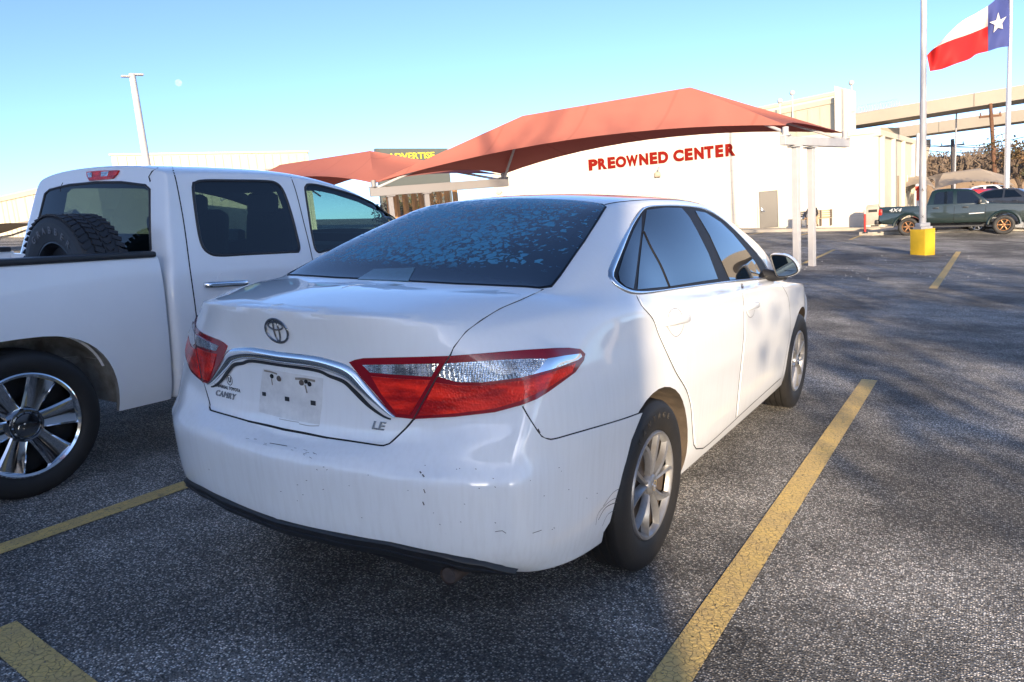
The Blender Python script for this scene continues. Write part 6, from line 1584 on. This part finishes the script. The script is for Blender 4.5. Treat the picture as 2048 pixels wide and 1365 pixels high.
# ------------------------------------------------------------------ kerb, pavement, bench, bin, bollard
def slab(name, corners, h):
    bm = bmesh.new(); pts = [gnd(*c) for c in corners]; lo = [M3 @ V((p.x, p.y, hz(p.x, p.y)-.1)) for p in pts]; hi = [M3 @ V((p.x, p.y, hz(p.x, p.y)+h)) for p in pts]; n = len(pts)
    L0_ = [bm.verts.new(p) for p in lo]; H0 = [bm.verts.new(p) for p in hi]; bm.faces.new(H0); bm.faces.new(L0_[::-1])
    for k in range(n): bm.faces.new((L0_[k], L0_[(k+1) % n], H0[(k+1) % n], H0[k]))
    return tag(mesh_obj(name, bm, M_conc, smooth=False), kind='structure')
slab('pavement', [(1380, 468), (1600, 464), (1760, 461), (1800, 456.5), (1780, 452), (1500, 455), (1380, 458)], .14)
slab('traffic_island', [(1718, 471), (1745, 471.5), (2048, 463), (2300, 458), (2200, 448), (1900, 455), (1775, 462)], .14)
def grp_on(px, py, dep): return atw(px, py, dep)
# bench: seen square-on, 65 px wide
bA, bB = grp_on(1598, 455, 38.8), grp_on(1664, 452, 38.0); bx = V((bB.x-bA.x, bB.y-bA.y, 0)); bl = bx.length; bx.normalize(); by = V((-bx.y, bx.x, 0)); bc = (bA+bB)/2; rb = Matrix((bx, by, V((0, 0, 1)))).transposed()
bench = thing('bench', 'weathered slatted bench against the cream wall between two canopy posts', 'bench', bc, rb); ks = bl/1.75
M_slat = mat('weathered_slat', (.42, .34, .22), rough=.7, noise=.2, nscale=6)
for k in range(4): bm = bmesh.new(); bm_box(bm, (0, .22+.02*k, (.50+.115*k)*ks), (bl, .03, .085*ks)); mesh_obj('back_slat', bm, M_slat, bench, smooth=False)
for k in range(4): bm = bmesh.new(); bm_box(bm, (0, -.18+.12*k, .44*ks), (bl, .10, .03)); mesh_obj('seat_slat', bm, M_slat, bench, smooth=False)
for sx2 in (-.93, -.31, .31, .93):
    bm = bmesh.new(); bm_box(bm, (sx2*bl/2, .19, .45*ks), (.07, .07, .90*ks)); bm_box(bm, (sx2*bl/2, -.16, .21*ks), (.07, .07, .42*ks)); bm_box(bm, (sx2*bl/2, .02, .40*ks), (.07, .42, .06)); mesh_obj('leg', bm, mat('dark_bench_iron', (.08, .06, .045), rough=.6), bench, smooth=False)
# person bent forward on the bench
def skin(name, pts, edges, rad, m, parent, lv=2):
    me = bpy.data.meshes.new(name); me.from_pydata([V(p) for p in pts], edges, []); o = bpy.data.objects.new(name, me); C.objects.link(o)
    md = o.modifiers.new('s', 'SKIN'); md.use_smooth_shade = True
    for i, r_ in enumerate(rad): me.skin_vertices[0].data[i].radius = (r_, r_) if not isinstance(r_, tuple) else r_
    me.skin_vertices[0].data[0].use_root = True; ss = o.modifiers.new('u', 'SUBSURF'); ss.levels = lv
    dg = bpy.context.evaluated_depsgraph_get(); m2 = bpy.data.meshes.new_from_object(o.evaluated_get(dg)); bpy.data.objects.remove(o); m2.materials.clear(); m2.materials.append(m)
    for p in m2.polygons: p.use_smooth = True
    q_ = bpy.data.objects.new(name, m2); C.objects.link(q_); q_.parent = parent; return q_
pc = bc+bx*(-.05*bl)-by*.10
per = thing('person', 'person in a dark jacket and khaki trousers sitting bent forward on the bench', 'person', pc, rb)
J = {'pel': (.02, .10, .50), 'sp1': (.02, .02, .66), 'sp2': (.0, -.10, .82), 'ch': (-.03, -.20, .92), 'nk': (-.08, -.30, .95), 'hd': (-.13, -.40, .93), 'hd2': (-.17, -.47, .88),
     'shl': (-.20, -.18, .90), 'ell': (-.32, -.30, .66), 'wrl': (-.30, -.48, .50), 'shr': (.16, -.20, .92), 'elr': (.26, -.34, .68), 'wrr': (.16, -.50, .52),
     'hl': (-.10, .08, .48), 'kl': (-.20, -.34, .50), 'al': (-.22, -.34, .09), 'fl': (-.24, -.50, .04), 'hr': (.13, .08, .48), 'kr': (.22, -.34, .50), 'ar': (.24, -.30, .09), 'fr': (.27, -.46, .04)}
K_ = list(J); E_ = [('pel', 'sp1'), ('sp1', 'sp2'), ('sp2', 'ch'), ('ch', 'nk'), ('nk', 'hd'), ('hd', 'hd2'), ('ch', 'shl'), ('shl', 'ell'), ('ell', 'wrl'), ('ch', 'shr'), ('shr', 'elr'), ('elr', 'wrr'), ('pel', 'hl'), ('hl', 'kl'), ('kl', 'al'), ('al', 'fl'), ('pel', 'hr'), ('hr', 'kr'), ('kr', 'ar'), ('ar', 'fr')]
RD = {'pel': .13, 'sp1': .12, 'sp2': .13, 'ch': .13, 'nk': .06, 'hd': .09, 'hd2': .08, 'shl': .06, 'ell': .042, 'wrl': .03, 'shr': .06, 'elr': .042, 'wrr': .03, 'hl': .09, 'kl': .06, 'al': .042, 'fl': .035, 'hr': .09, 'kr': .06, 'ar': .042, 'fr': .035}
M_skin = mat('skin', (.45, .27, .18), rough=.5); M_jack = mat('dark_jacket', (.02, .02, .025), rough=.8); M_khaki = mat('khaki_cloth', (.36, .28, .18), rough=.85)
skin('body', [J[k] for k in K_], [(K_.index(a_), K_.index(b_)) for a_, b_ in E_], [RD[k] for k in K_], M_skin, per)
def sub(name, keys, m, g):
    skin(name, [J[k] for k in keys], [(keys.index(a_), keys.index(b_)) for a_, b_ in E_ if a_ in keys and b_ in keys], [RD[k]*g+.006 for k in keys], m, per)
sub('jacket', ['sp1', 'sp2', 'ch', 'shl', 'ell', 'wrl', 'shr', 'elr', 'wrr'], M_jack, 1.22); sub('trousers', ['pel', 'hl', 'kl', 'al', 'hr', 'kr', 'ar'], M_khaki, 1.22); sub('shoe', ['al', 'fl'], M_black, 1.35); sub('shoe', ['ar', 'fr'], M_black, 1.35)
sub('hair', ['hd', 'hd2'], mat('black_hair', (.012, .01, .01), rough=.7), 1.12)
for s_, w_ in (('wrl', -1), ('wrr', 1)):
    p0 = V(J[s_]); bm = bmesh.new(); bm_box(bm, p0+V((0, -.05, -.02)), (.075, .09, .03), bevel=.012)
    for k in range(4): bm_tube(bm, [p0+V((-.028+.019*k, -.09, -.02)), p0+V((-.028+.019*k, -.13+.006*abs(k-1.4), -.035)), p0+V((-.028+.019*k, -.145, -.06))], .009, 6)
    bm_tube(bm, [p0+V((-w_*.035, -.04, -.02)), p0+V((-w_*.065, -.075, -.03)), p0+V((-w_*.06, -.10, -.045))], .010, 6); mesh_obj('hand', bm, M_skin, per)
bg_ = thing('backpack', 'grey backpack with a white cloth lying on the left half of the bench', 'backpack', bc-bx*.27*bl+V((0, 0, .46*ks)), rb); bm = bmesh.new(); bm_box(bm, (0, .0, .17), (.34, .26, .34), bevel=.08, rot=Matrix.Rotation(.5, 3, 'Y')); mesh_obj('bag', bm, mat('grey_cloth', (.16, .17, .20), rough=.8), bg_); bm = bmesh.new(); bm_box(bm, (-.18, -.1, .06), (.26, .18, .10), bevel=.04, rot=Matrix.Rotation(-.3, 3, 'Y')); mesh_obj('cloth', bm, M_white, bg_)
tb_ = grp_on(1746, 449, 38.2); tcn = thing('litter_bin', 'square concrete litter bin with a dark slot by the corner of the cream wall', 'litter bin', tb_, rb); hbn = up_to(1746, 410, tb_)
bm = bmesh.new(); bm_box(bm, (0, 0, hbn*.45), (.62, .62, hbn*.9), bevel=.03); mesh_obj('body', bm, M_conc, tcn); bm = bmesh.new(); bm_box(bm, (0, 0, hbn*.93), (.56, .56, hbn*.14), bevel=.05); mesh_obj('lid', bm, M_conc, tcn); bm = bmesh.new(); bm_box(bm, (.02, -.315, hbn*.70), (.40, .03, .13)); mesh_obj('slot', bm, M_dark, tcn, smooth=False)
rbp = grp_on(1730, 467, 30.0); bol = thing('bollard', 'slim red marker bollard with a pale reflective top near the green pickup', 'bollard', rbp); hbl = up_to(1730, 421, rbp)
bm = bmesh.new(); bm_tube(bm, [(0, 0, .03), (0, 0, hbl*.86)], .045, 12); mesh_obj('post', bm, mat('red_plastic', (.50, .03, .02), rough=.5), bol); bm = bmesh.new(); bm_tube(bm, [(0, 0, hbl*.84), (0, 0, hbl)], .048, 12); mesh_obj('reflector', bm, mat('faded_pink', (.70, .45, .40), rough=.5), bol); bm = bmesh.new(); bm_lathe(bm, [(0, .11), (.04, .10), (.06, .05)], 'Z', 16); mesh_obj('foot', bm, M_black, bol)
bs_ = W(1833, 410, 52); bs_.z = groundz(bs_); rsn = thing('road_sign', 'plain red panel sign beside the wing corner, left of the light pole', 'sign', bs_, math.atan2(rr_.y, rr_.x)); h1_, h0_ = up_to(1833, 373, bs_), up_to(1833, 402, bs_)
bm = bmesh.new(); bm_box(bm, (0, 0, (h0_+h1_)/2), (.62, .06, h1_-h0_), bevel=.01); mesh_obj('panel', bm, mat('red_panel', (.60, .04, .025), rough=.4), rsn); bm = bmesh.new(); bm_tube(bm, [(0, .05, -.2), (0, .05, h1_-.1)], .05, 8); mesh_obj('post', bm, M_white, rsn)
# pebbles and flakes of debris on the asphalt by the second canopy post
bm = bmesh.new(); rnd = random.Random(4)
for k in range(90):
    px_ = rnd.uniform(1560, 1990); py_ = rnd.uniform(508, 560); p = gnd(px_, py_); bmesh.ops.create_icosphere(bm, subdivisions=1, radius=rnd.uniform(.006, .017), matrix=Matrix.Translation(M3 @ V((p.x, p.y, p.z+.006))))
tag(mesh_obj('gravel_debris', bm, M_white, smooth=False), 'white flakes and pebbles scattered on the asphalt by the canopy posts', 'debris', kind='stuff')

# ------------------------------------------------------------------ distant vehicles
def side_car(name, label, kind, pr, pf, m, wheelm, width=1.8, group=None, flip=False, dims=None, decal=False, glass=M_glass):
    """vehicle from side outlines; pr / pf = ground points (lot frame) under rear and front wheel on the near side"""
    A, B = M3 @ pr, M3 @ pf; x = (B-A); wb = x.length; x.normalize(); up = M3 @ V((0, 0, 1)); y = up.cross(x).normalized(); up = x.cross(y)
    tocam_ = (CPW-A); side_ = 1 if y.dot(tocam_) > 0 else -1          # +y side faces the camera?
    rot = Matrix((x, y, up)).transposed(); org = A.lerp(B, .5)-y*side_*width/2*.93
    o = thing(name, label, {'truck': 'pickup truck', 'sedan': 'car'}[kind], org, rot, group); s = wb/dims['wb']
    hw = width/2
    def X(v): return (v-dims['wb']/2)*s
    def loft(outline, w0, w1=None, zref=None, name_='body', mm=m, bev=.03):
        bm = bmesh.new(); n = len(outline)
        w1 = w1 if w1 is not None else w0; zs_ = [p[1] for p in outline]; z0, z1 = min(zs_), max(zs_)
        def ww(z): return w0+(w1-w0)*((z-z0)/(z1-z0))
        a_ = [bm.verts.new((X(px_), ww(z), z*s)) for px_, z in outline]; b_ = [bm.verts.new((X(px_), -ww(z), z*s)) for px_, z in outline]
        fa = bm.faces.new(a_); fb_ = bm.faces.new(b_[::-1])
        for k in range(n): bm.faces.new((a_[k], b_[k], b_[(k+1) % n], a_[(k+1) % n]))
        es = [e for f in (fa, fb_) for e in f.edges]
        if bev: bmesh.ops.bevel(bm, geom=es, offset=bev, segments=3, affect='EDGES', profile=.5)
        return mesh_obj(name_, bm, mm, o)
    R_ = dims['r']
    def archpts(cx, r, z0, n=9): return [(cx+r*math.cos(t), max(z0, dims['r']+r*math.sin(t))) for t in [math.pi*(1-k/(n-1)) for k in range(n)]]
    bot = dims['bot']; af = archpts(dims['wb'], dims['ar'], bot); ar = archpts(0, dims['ar'], bot)
    lower = [(dims['x0'], bot+.12), (dims['x0']+.12, bot)]+[(-dims['ar'], bot)]+ar[1:-1]+[(dims['ar'], bot)]+[(dims['wb']-dims['ar'], bot)]+af[1:-1]+[(dims['wb']+dims['ar'], bot)]+dims['front']+dims['top']
    loft(lower, hw)
    gh = loft(dims['cab'], hw*.965, hw*.78, name_='cab', bev=.05)
    for wn in dims['win']:
        for sd_ in (1, -1):
            z0, z1 = min(p[1] for p in dims['cab']), max(p[1] for p in dims['cab']); bm = bmesh.new()
            def wy(z): return (hw*.965+(hw*.78-hw*.965)*((z-z0)/(z1-z0)))*sd_
            vs = [bm.verts.new((X(px_), wy(z)+sd_*.006, z*s)) for px_, z in wn]; vs2 = [bm.verts.new((X(px_), wy(z)-sd_*.02, z*s)) for px_, z in wn]; bm.faces.new(vs); n = len(vs)
            for k in range(n): bm.faces.new((vs[k], vs[(k+1) % n], vs2[(k+1) % n], vs2[k]))
            mesh_obj('window', bm, glass, o, smooth=False)
    for (pa, pb2, nm) in dims['glass']:
        bm = bmesh.new(); d_ = V((pb2[1]-pa[1], 0, -(pb2[0]-pa[0]))).normalized()*.008*(1 if nm == 'rear_window' else -1)
        z0, z1 = min(p[1] for p in dims['cab']), max(p[1] for p in dims['cab']); wy = lambda z: (hw*.965+(hw*.78-hw*.965)*((z-z0)/(z1-z0)))*.90
        q_ = [V((X(pa[0]), wy(pa[1]), pa[1]*s)), V((X(pb2[0]), wy(pb2[1]), pb2[1]*s)), V((X(pb2[0]), -wy(pb2[1]), pb2[1]*s)), V((X(pa[0]), -wy(pa[1]), pa[1]*s))]; d_ = V((d_.x, 0, d_.z)); d_ = d_ if (d_.x > 0) == (nm == 'windscreen') else -d_
        bm.faces.new([bm.verts.new(v+d_) for v in q_]); mesh_obj(nm, bm, glass, o, smooth=False)
    for sd_ in (1, -1):
        for cx in (0, dims['wb']):
            F_ = Matrix.Translation((X(cx), sd_*(hw-.13), R_*s)) @ Matrix.Rotation(R(90)*sd_, 4, 'Z')
            bm = bmesh.new(); w_ = .24; rr2 = R_*.60; bm_lathe(bm, [(-.10, rr2), (.02, rr2*.95), (.04, rr2*.5), (.07, rr2*.25), (.075, .001)], 'X', 28); bmesh.ops.delete(bm, geom=[f for f in bm.faces if len(f.verts) > 4], context='FACES'); bm.transform(F_); wh = mesh_obj('wheel', bm, M_gap, o)
            bm = tyre_bm(R_, rr2, w_, seg=40); bm.transform(F_); mesh_obj('tyre', bm, M_rubber, wh)
            bm = bmesh.new(); bm_lathe(bm, [(.085, rr2+.002), (.112, rr2), (.112, rr2*.93), (.07, rr2*.86)], 'X', 32); bmesh.ops.delete(bm, geom=[f for f in bm.faces if len(f.verts) > 4], context='FACES')
            for k in range(6): spoke(bm, .03, rr2*.92, .05, .045, .085, .095, 2*math.pi*k/6, 0, thick=.02)
            bm_lathe(bm, [(.05, .06), (.10, .055), (.105, .0005)], 'X', 16); bm.transform(F_); mesh_obj('rim', bm, wheelm, wh)
            bm = bmesh.new()
            if kind == 'truck':
                pts = [(X(cx+(dims['ar']+.02)*math.cos(t)), sd_*(hw-.02), (R_+(dims['ar']+.02)*math.sin(t))*s) for t in [math.pi*(.02+.96*k/14) for k in range(15)]]; bm_tube(bm, pts, .055, 8); mesh_obj('wheel_flare', bm, m, o)
    for cx, z, w_ in dims['handles']:
        for sd_ in (1, -1): bm = bmesh.new(); bm_box(bm, (X(cx), sd_*(hw+.02), z*s), (w_, .04, .045), bevel=.012); mesh_obj('door_handle', bm, M_black if kind == 'truck' else m, o)
    for sd_ in (1, -1):
        bm = bmesh.new(); mx_, mz_ = dims['mirror']; bm_box(bm, (X(mx_), sd_*(hw+.10), mz_*s), (.12, .22, .17), bevel=.04); mesh_obj('door_mirror', bm, M_black if kind == 'truck' else m, o)
        fx, fz = dims['head']; bm = bmesh.new(); bm_box(bm, (X(fx), sd_*(hw-.22), fz*s), (.30, .42, .16), bevel=.05); mesh_obj('headlight', bm, M_clear, o)
        rx, rz2 = dims['tail']; bm = bmesh.new(); bm_box(bm, (X(rx), sd_*(hw-.10), rz2*s), (.14, .23, .24 if kind == 'truck' else .14), bevel=.03); mesh_obj('tail_light', bm, M_red, o)
    bm = bmesh.new()
    for jx in dims['joints']: bm_box(bm, (X(jx), 0, (bot+dims['belt'])/2*s), (.012, 2*hw+.004, (dims['belt']-bot)*s*.96))
    merge_into(gh, bm, M_gap)
    return o, s, X, hw, side_
TK = dict(wb=3.24, r=.37, ar=.46, bot=.48, x0=-1.05, belt=1.06,
    front=[(4.02, .48), (4.12, .62), (4.12, .86)], top=[(4.05, 1.02), (3.85, 1.08), (2.75, 1.15), (2.55, 1.12), (.62, 1.10), (.62, 1.12), (-1.08, 1.12), (-1.10, .66)],
    cab=[(.60, 1.09), (2.80, 1.10), (2.22, 1.58), (2.0, 1.655), (1.35, 1.70), (.95, 1.685), (.78, 1.62)],
    win=[[(.86, 1.16), (1.52, 1.16), (1.50, 1.60), (.98, 1.59), (.90, 1.52)], [(1.66, 1.16), (2.52, 1.16), (2.16, 1.52), (2.02, 1.585), (1.64, 1.60)]],
    glass=[((2.76, 1.14), (2.25, 1.555), 'windscreen'), ((.62, 1.16), (.76, 1.58), 'rear_window')], handles=[(.95, 1.02, .20), (1.95, 1.02, .20)], mirror=(2.42, 1.20), head=(3.98, .98), tail=(-1.03, .93), joints=(.66, 1.58, 2.62))
def squeeze(d, k):
    e = dict(d); f = lambda L_: [(x*k, z) for x, z in L_]
    for n_ in ('front', 'top', 'cab'): e[n_] = f(d[n_])
    e['wb'] = d['wb']*k; e['x0'] = d['x0']*k; e['win'] = [f(w) for w in d['win']]; e['glass'] = [((a[0]*k, a[1]), (b[0]*k, b[1]), n) for a, b, n in d['glass']]
    e['handles'] = [(a*k, b, c) for a, b, c in d['handles']]; e['joints'] = tuple(j*k for j in d['joints'])
    for n_ in ('mirror', 'head', 'tail'): e[n_] = (d[n_][0]*k, d[n_][1])
    return e
M_green = mat('dark_green_paint', (.004, .014, .013), rough=.3, coat=1.0)
M_bronze = mat('bronze_wheel', (.30, .15, .07), rough=.35, metal=.7)
def depthpt(px, py, dep):  # lot-frame ground point under pixel column at a depth
    p = at(px, py, dep); p.z = hz(p.x, p.y); return p
g1, g2 = at(1815, 474.5, 30), at(2006, 471.5, 28.3)
o, s, X, hw, sd_ = side_car('pickup_truck', 'dark green crew cab pickup with bronze wheels behind the yellow-based pole', 'truck', g1, g2, M_green, M_bronze, width=1.85, dims=squeeze(TK, .91))
sgn_ = -1 if sd_ < 0 else 1
T_ = Matrix.Translation((X(-.46), sgn_*(hw+.002), .985*s)) @ (Matrix.Rotation(R(90), 4, 'X') if sgn_ < 0 else Matrix.Rotation(R(180), 4, 'Z') @ Matrix.Rotation(R(90), 4, 'X'))
text_mesh('decal', '4X4', .20, T_, mat('silver_decal', (.5, .5, .52), rough=.4), o, (0, 0, 0), .003, shear=.3, sx=1.3)
bm = bmesh.new(); bm_box(bm, (X(2.12), sgn_*(hw+.006), .80*s), (.5, .012, .035), rot=Matrix.Rotation(-.05, 3, 'Y')); mesh_obj('door_badge', bm, mat('silver_decal', (.5, .5, .52)), o, smooth=False)
bm = bmesh.new(); bm_box(bm, (X(-1.06), 0, .56*s), (.16, 1.7, .20), bevel=.03); bm_box(bm, (X(-1.20), 0, .42*s), (.30, .08, .06)); mesh_obj('rear_bumper', bm, M_black, o)
bm = bmesh.new(); bm_box(bm, (X(1.5), sgn_*(hw*.80), .36*s), (1.9, .10, .06)); bm_box(bm, (X(1.6), 0, .42*s), (3.9, .7, .12)); mesh_obj('chassis', bm, M_black, o, smooth=False)
CR_ = dict(wb=2.75, r=.33, ar=.39, bot=.22, x0=-1.0, belt=.92,
    front=[(3.62, .22), (3.70, .45), (3.66, .62)], top=[(3.45, .76), (2.75, .92), (2.45, .97), (0.0, 1.0), (-.85, 1.04), (-1.03, .90), (-1.05, .55)],
    cab=[(-.45, .98), (2.55, .93), (1.75, 1.36), (1.25, 1.445), (.75, 1.45), (.35, 1.40)],
    win=[[(.10, 1.04), (.82, 1.03), (.84, 1.38), (.46, 1.35)], [(.90, 1.03), (2.05, 1.0), (1.66, 1.31), (1.25, 1.39), (.92, 1.39)]],
    glass=[((2.46, .98), (1.80, 1.33), 'windscreen'), ((-.35, 1.02), (.32, 1.37), 'rear_window')], handles=[(.35, .88, .16), (1.35, .87, .16)], mirror=(1.95, 1.02), head=(3.40, .66), tail=(-.95, .86), joints=(.20, .87, 1.98))
M_alloy = mat('alloy_wheel', (.45, .45, .47), rough=.3, metal=.8)
M_dkpaint = mat('charcoal_paint', (.03, .035, .045), rough=.3, coat=1.0); M_wt = mat('plain_white_paint', (.75, .75, .75), rough=.35, coat=1); M_slv = mat('silver_paint', (.40, .41, .43), rough=.3, metal=.3, coat=1); M_rdp = mat('red_paint', (.35, .02, .02), rough=.3, coat=1)
def far_car(label, kind, px_rear, px_front, dep_r, dep_f, m, dims, width=1.8, group='cars parked behind the green pickup', name='parked_car'):
    A, B = depthpt(px_rear, 440, dep_r), depthpt(px_front, 440, dep_f)
    return side_car(name, label, kind, A, B, m, M_alloy, width=width, dims=dims, group=group)
far_car('white crew cab pickup parked under the long tan canopy at the right', 'truck', 1912, 2032, 39, 37, M_wt, TK, 1.9, name='parked_pickup', group=None)
far_car('charcoal sedan with its tail lamps at the right edge behind the green pickup', 'sedan', 2046, 1915, 31, 33, M_dkpaint, CR_)
far_car('silver sedan nosing in just behind the green pickup bonnet', 'sedan', 1955, 2085, 29.3, 28, M_slv, {**CR_})
far_car('red car mostly hidden behind the green pickup cab roof', 'sedan', 1925, 1850, 36, 38.5, M_rdp, CR_)

# ------------------------------------------------------------------ unseen block and trees added behind the tripod to throw the long shade
SQ = V((.49, -.87, 0)).normalized(); QD = V((.87, .49, 0)).normalized()
def back_block(name, label, q0, q1, D, H, depth, m, extra=True):
    A = QD*q0+SQ*D; B = QD*q1+SQ*D; A.z = B.z = 0; Aw, Bw = M3 @ A, M3 @ B; x = V((Bw.x-Aw.x, Bw.y-Aw.y, 0)); L_ = x.length; x.normalize(); y = V((x.y, -x.x, 0)); rot = Matrix((x, -y, V((0, 0, 1)))).transposed()
    zg = min(Aw.z, Bw.z)-.6; o = thing(name, label, 'building', V((Aw.x, Aw.y, zg)), rot); hh = H+max(0, -zg)
    bm = bmesh.new(); bm_box(bm, (L_/2, -depth/2, hh/2), (L_, depth, hh)); mesh_obj('wall', bm, m, o, smooth=False)
    bm = bmesh.new(); bm_box(bm, (L_/2, -depth/2, hh+.1), (L_+.1, depth+.1, .2)); mesh_obj('roof_edge', bm, M_metal, o, smooth=False)
    n = max(1, int(L_/3.2))
    for k in range(n): bm = bmesh.new(); bm_box(bm, ((k+.5)*L_/n, .03, 2.0), (1.5, .06, 1.5)); mesh_obj('window', bm, M_glass, o, smooth=False)
    return o
back_block('shade_block', 'plain pale block added behind the camera to shade the sedan side', -8.5, 1.36, 12, 5.2, 5, M_wall)  # added out of view to keep the sun off sedan rear and pickup
def back_tree(label, q, D, h, seed, nl, cl, ls=.10, depth=4):  # unseen trees, placed and sized for the dapple they cast
    p = QD*q+SQ*D; p.z = 0; b = M3 @ p; b.z -= .1; return tree(label, b, h, seed, M_leafd, nl, ls, depth=depth, r=.2, clump=cl, group='unseen trees added for shade behind the camera', spread=.6)
for i_, (lab, q_, D_, h_, nl_, cl_) in enumerate((('small dense tree added for shade right of the pale block', 4.5, 11, 5.4, 60, .75), ('round dense tree added for shade, second from the pale block', 6.6, 12, 5.8, 60, .85), ('dense tree with a low crown added for shade further right behind the camera', 9.2, 13, 6.2, 60, .9),
    ('very tall tree added for shade behind the round dense tree', 6.0, 27, 20, 24, 1.1), ('very tall spreading tree added for shade at the far right behind the camera', 11.5, 27, 17, 22, 1.1), ('very tall thin tree added for shade over the pale block roof', -1.5, 27, 18, 18, 1.1))):
    back_tree(lab, q_, D_, h_, 40+i_, nl_, cl_)
